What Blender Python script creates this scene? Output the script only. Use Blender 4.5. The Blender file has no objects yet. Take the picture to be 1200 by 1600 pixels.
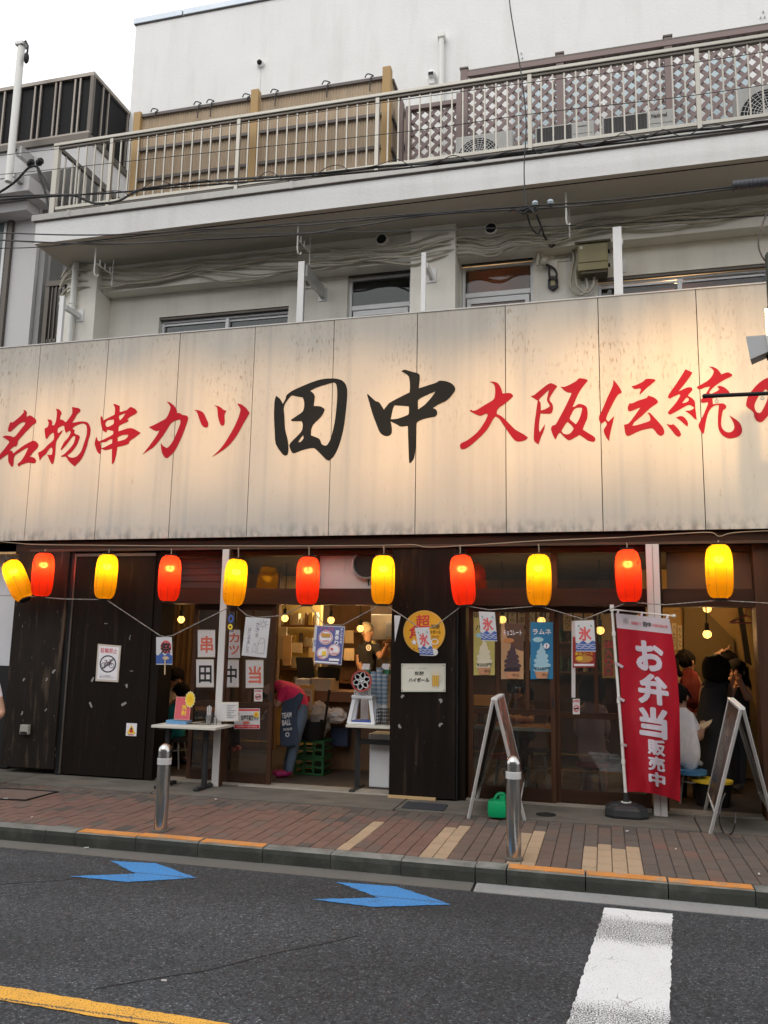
import bpy, bmesh, math, random
from mathutils import Vector, Matrix
random.seed(7)
S = bpy.context.scene
COL = S.collection
V = Vector

# ---------------------------------------------------------------- camera
CAM_H, YAW, PITCH, ROLL, FPX = 1.46324, 0.25868, 0.15836, -0.0185, 1300.0
fwd = V((-math.sin(YAW)*math.cos(PITCH), math.cos(YAW)*math.cos(PITCH), math.sin(PITCH)))
rgt0 = V((math.cos(YAW), math.sin(YAW), 0)); dwn0 = fwd.cross(rgt0)
rgt = rgt0*math.cos(ROLL)+dwn0*math.sin(ROLL); dwn = dwn0*math.cos(ROLL)-rgt0*math.sin(ROLL)
CAM = V((0, 0, CAM_H))
cd = bpy.data.cameras.new('camera'); cam = bpy.data.objects.new('camera', cd); COL.objects.link(cam)
cd.sensor_fit = 'VERTICAL'; cd.sensor_height = 24.0; cd.lens = 24.0*FPX/1600; cd.clip_end = 500; cd.clip_start = 0.05
mw = Matrix.Identity(4)
for i in range(3):
    mw[i][0] = rgt[i]; mw[i][1] = -dwn[i]; mw[i][2] = -fwd[i]; mw[i][3] = CAM[i]
cam.matrix_world = mw
S.camera = cam

# ---------------------------------------------------------------- world, sun, exposure
SUN_EL, SUN_AZ = math.radians(48), math.radians(200)   # bright overcast evening, light from above the street
w = bpy.data.worlds.new('World'); S.world = w; w.use_nodes = True
nt = w.node_tree; nt.nodes.clear()
sky = nt.nodes.new('ShaderNodeTexSky'); sky.sky_type = 'NISHITA'; sky.sun_disc = False
sky.sun_elevation = SUN_EL; sky.sun_rotation = SUN_AZ; sky.air_density = 1.0; sky.dust_density = 6.0; sky.ozone_density = 1.0
WHITE_SKY = 14.6
hs = nt.nodes.new('ShaderNodeHueSaturation'); hs.inputs['Saturation'].default_value = 0.22
bgn = nt.nodes.new('ShaderNodeBackground'); bgn.inputs['Strength'].default_value = 0.105
wo = nt.nodes.new('ShaderNodeOutputWorld')
cloud = nt.nodes.new('ShaderNodeMix'); cloud.data_type = 'RGBA'; cloud.inputs['Factor'].default_value = 0.8; cloud.inputs['B'].default_value = (WHITE_SKY, WHITE_SKY*1.0, WHITE_SKY*1.01, 1)   # closed white cloud
nt.links.new(sky.outputs[0], hs.inputs['Color']); nt.links.new(hs.outputs[0], cloud.inputs['A']); nt.links.new(cloud.outputs['Result'], bgn.inputs['Color']); nt.links.new(bgn.outputs[0], wo.inputs[0])
sd = bpy.data.lights.new('sun', 'SUN'); sd.energy = 0.6; sd.angle = math.radians(40); sd.color = (1, 0.97, 0.93)
sun = bpy.data.objects.new('sun', sd); COL.objects.link(sun)
sdir = V((math.sin(SUN_AZ)*math.cos(SUN_EL), math.cos(SUN_AZ)*math.cos(SUN_EL), math.sin(SUN_EL)))
sun.rotation_euler = sdir.to_track_quat('Z', 'Y').to_euler(); sun.location = (0, -5, 20)
vs = S.view_settings; vs.view_transform = 'Standard'; vs.look = 'None'; vs.exposure = 0.0; vs.gamma = 1.0; vs.use_curve_mapping = False
S.render.engine = 'CYCLES'; S.cycles.use_denoising = True; S.cycles.max_bounces = 8; S.cycles.transparent_max_bounces = 12
S.cycles.sample_clamp_indirect = 6.0; S.cycles.caustics_reflective = False; S.cycles.caustics_refractive = False

# ---------------------------------------------------------------- from photo measurements to metres
def ray(px, py): return rgt*((px-600)/FPX)+dwn*((py-800)/FPX)+fwd
def at(px, py, Y):
    d = ray(px, py); return CAM+d*(Y/d.y)
def atZ(px, py, Z):
    d = ray(px, py); return CAM+d*((Z-CAM_H)/d.z)
def X_(px, py, Y): return at(px, py, Y).x
def Z_(px, py, Y): return at(px, py, Y).z

# ---------------------------------------------------------------- mesh helpers
class MB:
    def __init__(s): s.v = []; s.f = []; s.m = []; s.mi = 0
    def add(s, vs, fs):
        b = len(s.v); s.v += [V(p) for p in vs]
        for f in fs: s.f.append(tuple(b+i for i in f)); s.m.append(s.mi)
        return s
    def box(s, x0, x1, y0, y1, z0, z1):
        x0, x1 = min(x0, x1), max(x0, x1); y0, y1 = min(y0, y1), max(y0, y1); z0, z1 = min(z0, z1), max(z0, z1)
        return s.add([(x0,y0,z0),(x1,y0,z0),(x1,y1,z0),(x0,y1,z0),(x0,y0,z1),(x1,y0,z1),(x1,y1,z1),(x0,y1,z1)],
              [(0,3,2,1),(4,5,6,7),(0,1,5,4),(1,2,6,5),(2,3,7,6),(3,0,4,7)])
    def obox(s, c, ax, ay, az):
        c, ax, ay, az = V(c), V(ax), V(ay), V(az)
        if ax.cross(ay).dot(az) < 0: ax = -ax
        p = [c+i*ax+j*ay+k*az for k in (-1, 1) for j in (-1, 1) for i in (-1, 1)]
        return s.add(p, [(0,2,3,1),(4,5,7,6),(0,1,5,4),(1,3,7,5),(3,2,6,7),(2,0,4,6)])
    def bar(s, p0, p1, w, h=None, up=(0, 0, 1)):
        p0, p1 = V(p0), V(p1); d = p1-p0; h = h or w; up = V(up)
        if abs(d.normalized().dot(up)) > .99: up = V((0, 1, 0))
        sx = d.cross(up).normalized(); uz = sx.cross(d).normalized()
        return s.obox((p0+p1)/2, d/2, sx*w/2, uz*h/2)
    def cyl(s, p0, p1, r0, r1=None, n=12, cap=True):
        p0, p1 = V(p0), V(p1); r1 = r0 if r1 is None else r1
        d = (p1-p0).normalized(); a = d.orthogonal().normalized(); b = d.cross(a)
        vs = []
        for p, r in ((p0, r0), (p1, r1)):
            for i in range(n):
                t = 2*math.pi*i/n; vs.append(p+a*math.cos(t)*r+b*math.sin(t)*r)
        fs = [(i, (i+1) % n, n+(i+1) % n, n+i) for i in range(n)]
        if cap: fs += [tuple(range(n-1, -1, -1)), tuple(range(n, 2*n))]
        return s.add(vs, fs)
    def tube(s, pts, r, n=6, rr=None):
        pts = [V(p) for p in pts]; m = len(pts); vs = []; prev = None
        for i, p in enumerate(pts):
            d = (pts[min(i+1, m-1)]-pts[max(i-1, 0)]).normalized()
            if prev is None: a = d.orthogonal().normalized()
            else:
                a = prev-d*prev.dot(d); a = a.normalized() if a.length > 1e-6 else d.orthogonal().normalized()
            prev = a; b = d.cross(a); q = rr[i] if rr else r
            vs += [p+a*math.cos(2*math.pi*k/n)*q+b*math.sin(2*math.pi*k/n)*q for k in range(n)]
        fs = [(i*n+k, i*n+(k+1) % n, (i+1)*n+(k+1) % n, (i+1)*n+k) for i in range(m-1) for k in range(n)]
        fs += [tuple(range(n-1, -1, -1)), tuple(range((m-1)*n, m*n))]
        return s.add(vs, fs)
    def lathe(s, prof, o=(0, 0, 0), n=24, ax=(0, 0, 1), rad=None):
        o = V(o); ax = V(ax).normalized(); a = ax.orthogonal().normalized() if abs(ax.z) < .999 else V((1, 0, 0)); b = ax.cross(a)
        vs = []; m = len(prof)
        for r, z in prof:
            for k in range(n):
                t = 2*math.pi*k/n; q = r*(rad(k, n) if rad else 1); vs.append(o+ax*z+a*math.cos(t)*q+b*math.sin(t)*q)
        fs = [(i*n+k, i*n+(k+1) % n, (i+1)*n+(k+1) % n, (i+1)*n+k) for i in range(m-1) for k in range(n)]
        fs += [tuple(range(n-1, -1, -1)), tuple(range((m-1)*n, m*n))]
        return s.add(vs, fs)
    def sph(s, c, r, n=14, m=8):
        r = r if isinstance(r, (tuple, list)) else (r, r, r); c = V(c); vs = []
        for j in range(m+1):
            p = math.pi*j/m-math.pi/2; q = max(math.cos(p), .02)
            for k in range(n):
                t = 2*math.pi*k/n; vs.append(c+V((r[0]*q*math.cos(t), r[1]*q*math.sin(t), r[2]*math.sin(p))))
        fs = [(j*n+k, j*n+(k+1) % n, (j+1)*n+(k+1) % n, (j+1)*n+k) for j in range(m) for k in range(n)]
        fs += [tuple(range(n-1, -1, -1)), tuple(range(m*n, m*n+n))]
        return s.add(vs, fs)
    def prism(s, pts, t):
        pts = [V(p) for p in pts]; t = V(t); n = len(pts)
        nrm = sum(((pts[i]).cross(pts[(i+1) % n]) for i in range(n)), V((0, 0, 0)))
        if nrm.dot(t) < 0: pts = pts[::-1]
        return s.add(pts+[p+t for p in pts], [tuple(range(n-1, -1, -1)), tuple(range(n, 2*n))]+[(i, (i+1) % n, n+(i+1) % n, n+i) for i in range(n)])
    def build(s, name, mat, parent=None, smooth=False, bevel=0, **tags):
        if parent is None:
            zs = min(p.z for p in s.v); c = sum(s.v, V((0, 0, 0)))/len(s.v); org = V((c.x, c.y, zs))
        else: org = WL[parent.name]
        me = bpy.data.meshes.new(name); me.from_pydata([tuple(p-org) for p in s.v], [], s.f)
        for m in (mat if isinstance(mat, (list, tuple)) else [mat]): me.materials.append(m)
        for p, i in zip(me.polygons, s.m): p.material_index = i
        if bevel:
            bm = bmesh.new(); bm.from_mesh(me)
            es = [e for e in bm.edges if len(e.link_faces) == 2 and e.calc_face_angle(0) > .5]
            bmesh.ops.bevel(bm, geom=es, offset=bevel, segments=2, affect='EDGES', profile=.6)
            bm.to_mesh(me); bm.free()
        if smooth:
            for p in me.polygons: p.use_smooth = True
            try: me.set_sharp_from_angle(angle=math.radians(smooth if smooth is not True else 40))
            except Exception: pass
        o = bpy.data.objects.new(name, me); COL.objects.link(o)
        if parent is None: o.location = org
        else: o.parent = parent
        WL[o.name] = org
        return tag(o, **tags)
WL = {}
def tag(o, label=None, cat=None, group=None, kind=None):
    if label: o['label'] = label
    if cat: o['category'] = cat
    if group: o['group'] = group
    if kind: o['kind'] = kind
    return o
def thing(name, label, cat, loc, group=None, kind=None):
    o = bpy.data.objects.new(name, None); COL.objects.link(o); o.location = loc; o.empty_display_size = .1
    WL[o.name] = V(loc)
    return tag(o, label, cat, group, kind)
def struct(name, loc=(0, 0, 0)): return thing(name, None, None, loc, kind='structure')
def share(src, name, parent, off):
    """another piece with the same mesh data, moved by off (world) from its source"""
    o = bpy.data.objects.new(name, src.data); COL.objects.link(o); o.parent = parent
    o.location = WL[src.name]+V(src.location if src.parent else (0, 0, 0))+V(off)-WL[parent.name]; WL[o.name] = WL[parent.name]
    return o
def bx(name, mat, parent, x0, x1, y0, y1, z0, z1, bevel=0, **t): return MB().box(x0, x1, y0, y1, z0, z1).build(name, mat, parent, bevel=bevel, **t)
def spline(pts, k=6):
    pts = [V(p) for p in pts]; out = []
    for i in range(len(pts)-1):
        a, b, c, d = pts[max(i-1, 0)], pts[i], pts[i+1], pts[min(i+2, len(pts)-1)]
        for j in range(k):
            t = j/k; out.append(.5*((2*b)+(c-a)*t+(2*a-5*b+4*c-d)*t*t+(3*b-a-3*c+d)*t**3))
    return out+[pts[-1]]
def light(name, kind, loc, energy, col, parent=None, **kw):
    l = bpy.data.lights.new(name, kind); l.energy = energy; l.color = col
    for k, x in kw.items(): setattr(l, k, x)
    o = bpy.data.objects.new(name, l); COL.objects.link(o); o.location = loc
    if parent is not None: o.parent = parent; o.location = V(loc)-WL[parent.name]
    return o

# ---------------------------------------------------------------- materials
def mat(name, col, rough=.6, metal=0., var=.12, vs=3., st=(1, 1, 1), bump=0., bs=40., rnd=0., col2=None, s2=6., st2=(1, 1, 1), t2=(.55, .7), a2=1., col3=None, s3=30., st3=(1, 1, 1), t3=(.62, .7), a3=.8, spec=.5, emit=0., rvar=.1):
    m = bpy.data.materials.new(name); m.use_nodes = True; nt = m.node_tree; N = nt.nodes; L = nt.links
    b = N['Principled BSDF']; b.inputs['Roughness'].default_value = rough; b.inputs['Metallic'].default_value = metal
    b.inputs['Specular IOR Level'].default_value = spec
    tc = N.new('ShaderNodeTexCoord')
    def noise(sc, st, det=6):
        mp = N.new('ShaderNodeMapping'); mp.inputs['Scale'].default_value = st; L.new(tc.outputs['Object'], mp.inputs[0])
        n = N.new('ShaderNodeTexNoise'); n.inputs['Scale'].default_value = sc; n.inputs['Detail'].default_value = det; n.inputs['Roughness'].default_value = .6
        L.new(mp.outputs[0], n.inputs['Vector']); return n.outputs['Fac']
    def rng(src, a, b_, c, d):
        r = N.new('ShaderNodeMapRange'); L.new(src, r.inputs[0])
        for i, x in enumerate((a, b_, c, d)): r.inputs[i+1].default_value = x
        return r.outputs[0]
    cur = N.new('ShaderNodeRGB'); cur.outputs[0].default_value = (*col, 1); cur = cur.outputs[0]
    def layer(cur, c, fac):
        mx = N.new('ShaderNodeMix'); mx.data_type = 'RGBA'; L.new(fac, mx.inputs['Factor']); L.new(cur, mx.inputs['A']); mx.inputs['B'].default_value = (*c, 1); return mx.outputs['Result']
    if col2: cur = layer(cur, col2, rng(noise(s2, st2), t2[0], t2[1], 0, a2))
    if col3: cur = layer(cur, col3, rng(noise(s3, st3), t3[0], t3[1], 0, a3))
    n1 = noise(vs, st)
    if var or rnd:
        hv = N.new('ShaderNodeHueSaturation'); L.new(cur, hv.inputs['Color'])
        val = rng(n1, .25, .75, 1-var, 1+var)
        if rnd:
            oi = N.new('ShaderNodeObjectInfo'); rr = rng(oi.outputs['Random'], 0, 1, 1-rnd, 1+rnd)
            mm = N.new('ShaderNodeMath'); mm.operation = 'MULTIPLY'; L.new(val, mm.inputs[0]); L.new(rr, mm.inputs[1]); val = mm.outputs[0]
        L.new(val, hv.inputs['Value']); cur = hv.outputs[0]
    L.new(cur, b.inputs['Base Color'])
    if rvar: L.new(rng(n1, .3, .7, max(0, rough-rvar), min(1, rough+rvar)), b.inputs['Roughness'])
    if bump:
        bp = N.new('ShaderNodeBump'); bp.inputs['Strength'].default_value = 1; bp.inputs['Distance'].default_value = bump
        L.new(noise(bs, st if st != (1, 1, 1) else (1, 1, 1), 4), bp.inputs['Height']); L.new(bp.outputs[0], b.inputs['Normal'])
    if emit:
        L.new(cur, b.inputs['Emission Color']); b.inputs['Emission Strength'].default_value = emit
    return m
def flat(name, col, rough=.6, **k): return mat(name, col, rough, var=k.pop('var', .05), **k)
def glass(name, tint=(.85, .88, .88), rough=.02, ior=1.5, dirt=.06):
    m = bpy.data.materials.new(name); m.use_nodes = True; nt = m.node_tree; N = nt.nodes; L = nt.links; N.clear()
    o = N.new('ShaderNodeOutputMaterial'); t = N.new('ShaderNodeBsdfTransparent'); t.inputs[0].default_value = (*tint, 1)
    g = N.new('ShaderNodeBsdfGlossy'); g.inputs['Roughness'].default_value = rough; g.inputs[0].default_value = (1, 1, 1, 1)
    fr = N.new('ShaderNodeFresnel'); fr.inputs[0].default_value = ior
    mx = N.new('ShaderNodeMixShader'); L.new(fr.outputs[0], mx.inputs[0]); L.new(t.outputs[0], mx.inputs[1]); L.new(g.outputs[0], mx.inputs[2])
    d = N.new('ShaderNodeBsdfDiffuse'); d.inputs[0].default_value = (.5, .5, .48, 1)
    n = N.new('ShaderNodeTexNoise'); n.inputs['Scale'].default_value = 5; n.inputs['Detail'].default_value = 6
    tc = N.new('ShaderNodeTexCoord'); L.new(tc.outputs['Object'], n.inputs['Vector'])
    r = N.new('ShaderNodeMapRange'); L.new(n.outputs['Fac'], r.inputs[0]); r.inputs[1].default_value = .4; r.inputs[2].default_value = .8; r.inputs[3].default_value = dirt*.3; r.inputs[4].default_value = dirt*1.6
    m2 = N.new('ShaderNodeMixShader'); L.new(r.outputs[0], m2.inputs[0]); L.new(mx.outputs[0], m2.inputs[1]); L.new(d.outputs[0], m2.inputs[2]); L.new(m2.outputs[0], o.inputs[0])
    return m
def shade(name, col, tr=.75, glow=0.):
    """thin lit-through sheet: paper, vinyl, cloth"""
    m = bpy.data.materials.new(name); m.use_nodes = True; nt = m.node_tree; N = nt.nodes; L = nt.links; N.clear()
    o = N.new('ShaderNodeOutputMaterial'); d = N.new('ShaderNodeBsdfPrincipled'); d.inputs['Base Color'].default_value = (*col, 1); d.inputs['Roughness'].default_value = .35
    t = N.new('ShaderNodeBsdfTranslucent'); t.inputs[0].default_value = (*col, 1)
    mx = N.new('ShaderNodeMixShader'); mx.inputs[0].default_value = tr; L.new(d.outputs[0], mx.inputs[1]); L.new(t.outputs[0], mx.inputs[2]); L.new(mx.outputs[0], o.inputs[0])
    if glow:   # part of the light comes through only half scattered, so the lamp inside shows as a soft hot spot
        rf = N.new('ShaderNodeBsdfRefraction'); rf.inputs['Color'].default_value = (*[min(1, x*1.0) for x in col], 1); rf.inputs['Roughness'].default_value = .62; rf.inputs['IOR'].default_value = 1.3
        m3 = N.new('ShaderNodeMixShader'); m3.inputs[0].default_value = glow; L.new(mx.outputs[0], m3.inputs[1]); L.new(rf.outputs[0], m3.inputs[2]); L.new(m3.outputs[0], o.inputs[0])
    tc = N.new('ShaderNodeTexCoord'); n = N.new('ShaderNodeTexNoise'); n.inputs['Scale'].default_value = 9; L.new(tc.outputs['Object'], n.inputs['Vector'])
    h = N.new('ShaderNodeHueSaturation'); h.inputs['Color'].default_value = (*col, 1)
    r = N.new('ShaderNodeMapRange'); L.new(n.outputs['Fac'], r.inputs[0]); r.inputs[3].default_value = .88; r.inputs[4].default_value = 1.08; L.new(r.outputs[0], h.inputs['Value'])
    L.new(h.outputs[0], d.inputs['Base Color']); L.new(h.outputs[0], t.inputs[0])
    return m
def emitter(name, col, s):
    m = bpy.data.materials.new(name); m.use_nodes = True; N = m.node_tree.nodes; N.clear()
    e = N.new('ShaderNodeEmission'); e.inputs[0].default_value = (*col, 1); e.inputs[1].default_value = s
    o = N.new('ShaderNodeOutputMaterial'); m.node_tree.links.new(e.outputs[0], o.inputs[0]); return m

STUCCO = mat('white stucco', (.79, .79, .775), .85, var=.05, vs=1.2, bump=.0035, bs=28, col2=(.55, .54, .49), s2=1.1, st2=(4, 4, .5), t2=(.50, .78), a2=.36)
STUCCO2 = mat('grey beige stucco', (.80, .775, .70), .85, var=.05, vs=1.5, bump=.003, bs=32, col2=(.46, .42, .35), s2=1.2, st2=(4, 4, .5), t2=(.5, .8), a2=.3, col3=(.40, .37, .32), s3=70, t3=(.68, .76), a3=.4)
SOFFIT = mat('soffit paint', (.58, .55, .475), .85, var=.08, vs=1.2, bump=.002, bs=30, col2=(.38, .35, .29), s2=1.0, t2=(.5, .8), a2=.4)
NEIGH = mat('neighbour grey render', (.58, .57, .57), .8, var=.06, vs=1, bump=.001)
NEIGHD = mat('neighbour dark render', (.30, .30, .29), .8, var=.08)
BRONZE = mat('bronze aluminium', (.115, .10, .085), .45, .5, var=.1)
CHAMP = mat('champagne aluminium', (.385, .365, .32), .42, .55, var=.08, vs=2, col2=(.33, .30, .26), s2=5, t2=(.6, .8), a2=.35)
COPING = mat('grey metal coping', (.42, .41, .385), .5, .25, var=.12, vs=3, col2=(.24, .23, .22), s2=2.2, st2=(3, 3, 1), t2=(.55, .75), a2=.5)
ALU = mat('white aluminium', (.86, .87, .88), .4, .0, var=.05)
STEEL = mat('galvanised steel', (.50, .50, .49), .45, .5, var=.12)
DARK = mat('black plastic', (.016, .016, .017), .55, var=.2, spec=.25)
RUBBER = mat('cable black', (.028, .028, .030), .6, var=.15)
CABLEB = mat('beige cable', (.50, .465, .38), .6, var=.12)
PIPEW = mat('white pvc', (.74, .74, .70), .45, var=.05)
WOODD = mat('dark stained wood', (.0125, .009, .007), .68, spec=.09, var=.35, vs=2.5, st=(6, 6, .45), bump=.0012, bs=26, col2=(.045, .031, .022), s2=1.6, st2=(9, 9, .7), t2=(.58, .78), a2=.75, col3=(.16, .13, .105), s3=9, st3=(6, 6, 1.1), t3=(.685, .735), a3=.75)
WOODW = mat('worn dark boards', (.020, .0155, .0125), .7, spec=.12, var=.4, vs=2.2, st=(5, 5, .5), bump=.0016, bs=20, col2=(.12, .085, .06), s2=1.9, st2=(6, 6, .8), t2=(.56, .75), a2=.8, col3=(.33, .30, .27), s3=6, st3=(5, 5, 1.3), t3=(.66, .71), a3=.7)
WOODB = mat('brown door wood', (.060, .027, .0145), .55, spec=.2, var=.3, vs=3, st=(7, 7, .5), bump=.0008, bs=30, col2=(.03, .015, .010), s2=2, st2=(8, 8, .6), t2=(.5, .75), a2=.7)
WOODH = mat('brown door wood lying', (.036, .0165, .009), .55, spec=.2, var=.3, vs=3, st=(.5, 7, 7), bump=.0008, bs=30, col2=(.028, .014, .009), s2=2, st2=(.6, 8, 8), t2=(.5, .75), a2=.7)
WHITEP = flat('white paint', (.78, .78, .77), .5)
GLASS = glass('shop glass', (.84, .85, .83), dirt=.018)
GLASSD = glass('upper glass', (.62, .66, .66), dirt=.03)
PAPER = shade('white paper', (.80, .80, .82), .35)
RED = flat('red ink', (.60, .03, .045), .55)
BLACKI = flat('black ink', (.012, .012, .014), .6)
WHITEI = flat('white ink', (.82, .80, .83), .55)
BLUEI = flat('blue ink', (.05, .10, .36), .55)
YELI = flat('yellow ink', (.85, .58, .04), .5)
GREENI = flat('green ink', (.03, .22, .12), .55)

# ---------------------------------------------------------------- lettering and printed sheets
GSC = bpy.data.scenes.new('workbench')   # side scene where lettering and bodies are meshed, removed at the end
_gc = {}
def glyph(s, bold=0.):
    """outline of a line of text, scaled to 0..1; heavy weights are struck several times, each strike a hair higher (third value)"""
    k = (s, bold)
    if k not in _gc:
        c = bpy.data.curves.new('t', 'FONT'); c.body = s; c.size = 1; c.offset = min(bold, .008); c.resolution_u = 3; c.space_line = .95
        o = bpy.data.objects.new('t', c); GSC.collection.objects.link(o); GSC.view_layers[0].update()
        me = bpy.data.meshes.new_from_object(o.evaluated_get(GSC.view_layers[0].depsgraph))
        v0 = [(p.co.x, p.co.y) for p in me.vertices]; f0 = [tuple(p.vertices) for p in me.polygons]
        bpy.data.objects.remove(o); bpy.data.curves.remove(c); bpy.data.meshes.remove(me)
        vs = []; fs = []; r = max(0, bold-.006)
        for q in range(8 if r > .004 else 1):
            a = q*math.pi/4; dx, dy = (math.cos(a)*r, math.sin(a)*r) if r > .004 else (0, 0); b = len(vs)
            vs += [(x+dx, y+dy, q) for x, y in v0]; fs += [tuple(b+i for i in f) for f in f0]
        x0 = min(p[0] for p in vs); x1 = max(p[0] for p in vs); y0 = min(p[1] for p in vs); y1 = max(p[1] for p in vs)
        _gc[k] = ([((x-x0)/(x1-x0), (y1-y)/(y1-y0), q*.00006) for x, y, q in vs], fs)
    return _gc[k]
class Sheet:
    """flat printed thing given by its four corners; prints are thin children lying on it"""
    def __init__(s, obj, TL, TR, BR, BL):
        s.o = obj; s.c = [V(p) for p in (TL, TR, BR, BL)]; s.k = 1
        s.n = (s.c[3]-s.c[0]).cross(s.c[1]-s.c[0]).normalized()
        if s.n.dot(CAM-s.c[0]) < 0: s.n = -s.n
        s.th = 0.
    def P(s, u, v, h=0.):
        a, b, c, d = s.c; return (a*(1-u)+b*u)*(1-v)+(d*(1-u)+c*u)*v+s.n*h
    def _mk(s, name, vs, fs, m):
        h = s.th+.0009*s.k; s.k += 1
        mb = MB(); mb.add([s.P(q[0], q[1], h+(q[2] if len(q) > 2 else 0)) for q in vs], fs); return mb.build(name, m, s.o)
    def text(s, t, u0, v0, u1, v1, m, bold=.0, name='lettering'):
        g, f = glyph(t, bold); return s._mk(name, [(u0+(u1-u0)*x, v0+(v1-v0)*y, q) for x, y, q in g], f, m)
    def vtext(s, t, u0, v0, u1, v1, m, bold=.0):
        n = len(t); h = (v1-v0)/n; g = []; f = []
        for i, ch in enumerate(t):
            a, b = glyph(ch, bold); k = len(g); sm = .3 if ch in 'ーっッゃゅょ' else 0
            g += [(u0+(u1-u0)*x, v0+h*(i+.05+y*.88), q) for x, y, q in a]; f += [tuple(k+j for j in q) for q in b]
        return s._mk('lettering', g, f, m)
    def rect(s, u0, v0, u1, v1, m, name='printed_patch'): return s._mk(name, [(u0, v0), (u1, v0), (u1, v1), (u0, v1)], [(0, 1, 2, 3)], m)
    def poly(s, pts, m, name='printed_shape'): return s._mk(name, pts, [tuple(range(len(pts)))], m)
    def disc(s, u, v, ru, rv, m, n=28, r0=0., name='printed_disc', w=None):
        P = [(u+math.cos(2*math.pi*i/n)*ru*(w(i) if w else 1), v+math.sin(2*math.pi*i/n)*rv*(w(i) if w else 1)) for i in range(n)]
        if r0:
            Q = [(u+(a-u)*r0, v+(b-v)*r0) for a, b in P]
            return s._mk(name, P+Q, [(i, (i+1) % n, n+(i+1) % n, n+i) for i in range(n)], m)
        return s._mk(name, P, [tuple(range(n))], m)
    def line(s, pts, wd, m, name='printed_line'):
        vs = []; fs = []
        A = (s.c[1]-s.c[0]).length/(s.c[3]-s.c[0]).length
        for (a, b), (c, d) in zip(pts, pts[1:]):
            dx, dy = (c-a)*A, d-b; l = math.hypot(dx, dy) or 1; nx, ny = -dy/l*wd/2/A, dx/l*wd/2; k = len(vs)
            vs += [(a+nx, b+ny), (c+nx, d+ny), (c-nx, d-ny), (a-nx, b-ny)]; fs.append((k, k+1, k+2, k+3))
        return s._mk(name, vs, fs, m)
def slab(name, corners, th, m, parent=None, **t):
    """a thin board or sheet from four corners TL TR BR BL, thickness th away from the viewer"""
    c = [V(p) for p in corners]; n = (c[3]-c[0]).cross(c[1]-c[0]).normalized()
    if n.dot(CAM-c[0]) < 0: n = -n
    o = MB().prism(c, -n*th).build(name, m, parent, **t); return Sheet(o, *c)
def quadpx(x0, y0, x1, y1, Y): return [at(x0, y0, Y), at(x1, y0, Y), at(x1, y1, Y), at(x0, y1, Y)]
def upright(x0, y0, x1, y1, Y):
    """an upright rectangle (metres) whose middle edges meet the measured box"""
    xm, ym = (x0+x1)/2, (y0+y1)/2; a = X_(x0, ym, Y); b = X_(x1, ym, Y); t = Z_(xm, y0, Y); u = Z_(xm, y1, Y)
    return [V((a, Y, t)), V((b, Y, t)), V((b, Y, u)), V((a, Y, u))]
# ================================================================ ground
ZR = -0.122            # road level under the kerb
ASPH = mat('asphalt', (.034, .0375, .043), .88, var=.22, vs=.8, bump=.006, bs=75, col2=(.022, .023, .025), s2=60, t2=(.44, .60), a2=.85, col3=(.21, .215, .22), s3=95, t3=(.58, .66), a3=.75)
def asphalt_extra(m):
    N = m.node_tree.nodes; L = m.node_tree.links; b = N['Principled BSDF']
    base = b.inputs['Base Color'].links[0].from_socket
    tc = N.new('ShaderNodeTexCoord'); v = N.new('ShaderNodeTexVoronoi'); v.inputs['Scale'].default_value = 70
    L.new(tc.outputs['Object'], v.inputs['Vector'])
    r = N.new('ShaderNodeMapRange'); L.new(v.outputs['Color'], r.inputs[0]); r.inputs[1].default_value = .1; r.inputs[2].default_value = .95; r.inputs[3].default_value = .45; r.inputs[4].default_value = 1.65
    n = N.new('ShaderNodeTexNoise'); n.inputs['Scale'].default_value = .9; n.inputs['Detail'].default_value = 5; mp = N.new('ShaderNodeMapping'); mp.inputs['Scale'].default_value = (.28, 1.5, 1); L.new(tc.outputs['Object'], mp.inputs[0]); L.new(mp.outputs[0], n.inputs['Vector'])   # wheel-polished lanes
    r2 = N.new('ShaderNodeMapRange'); L.new(n.outputs['Fac'], r2.inputs[0]); r2.inputs[1].default_value = .3; r2.inputs[2].default_value = .7; r2.inputs[3].default_value = .66; r2.inputs[4].default_value = 1.4
    mm = N.new('ShaderNodeMath'); mm.operation = 'MULTIPLY'; L.new(r.outputs[0], mm.inputs[0]); L.new(r2.outputs[0], mm.inputs[1])
    h = N.new('ShaderNodeHueSaturation'); L.new(base, h.inputs['Color']); L.new(mm.outputs[0], h.inputs['Value']); L.new(h.outputs[0], b.inputs['Base Color'])
asphalt_extra(ASPH)
KERB = mat('kerb concrete', (.20, .20, .185), .9, var=.2, vs=5, bump=.004, bs=60, col2=(.075, .08, .068), s2=4, t2=(.45, .68), a2=.75, col3=(.42, .42, .39), s3=90, t3=(.63, .7), a3=.6, rnd=.12)
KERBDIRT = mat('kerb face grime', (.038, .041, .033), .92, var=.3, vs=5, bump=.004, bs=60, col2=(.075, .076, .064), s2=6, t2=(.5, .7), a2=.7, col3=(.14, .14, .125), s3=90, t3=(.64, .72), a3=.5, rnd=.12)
ORANGE = mat('worn orange paint', (.60, .24, .055), .75, var=.12, vs=6, col2=(.30, .24, .17), s2=11, t2=(.48, .66), a2=.8, bump=.002, bs=70)
APRON = mat('apron concrete', (.125, .112, .092), .9, var=.18, vs=2.5, bump=.002, bs=50, col2=(.060, .055, .048), s2=2.6, st2=(1, 2, 1), t2=(.46, .68), a2=.7, col3=(.33, .31, .28), s3=60, t3=(.64, .72), a3=.5)
GUTTER = mat('gutter concrete', (.125, .118, .105), .9, var=.15, vs=4, bump=.003, bs=70, col2=(.10, .098, .092), s2=8, t2=(.45, .7), a2=.6)
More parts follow.
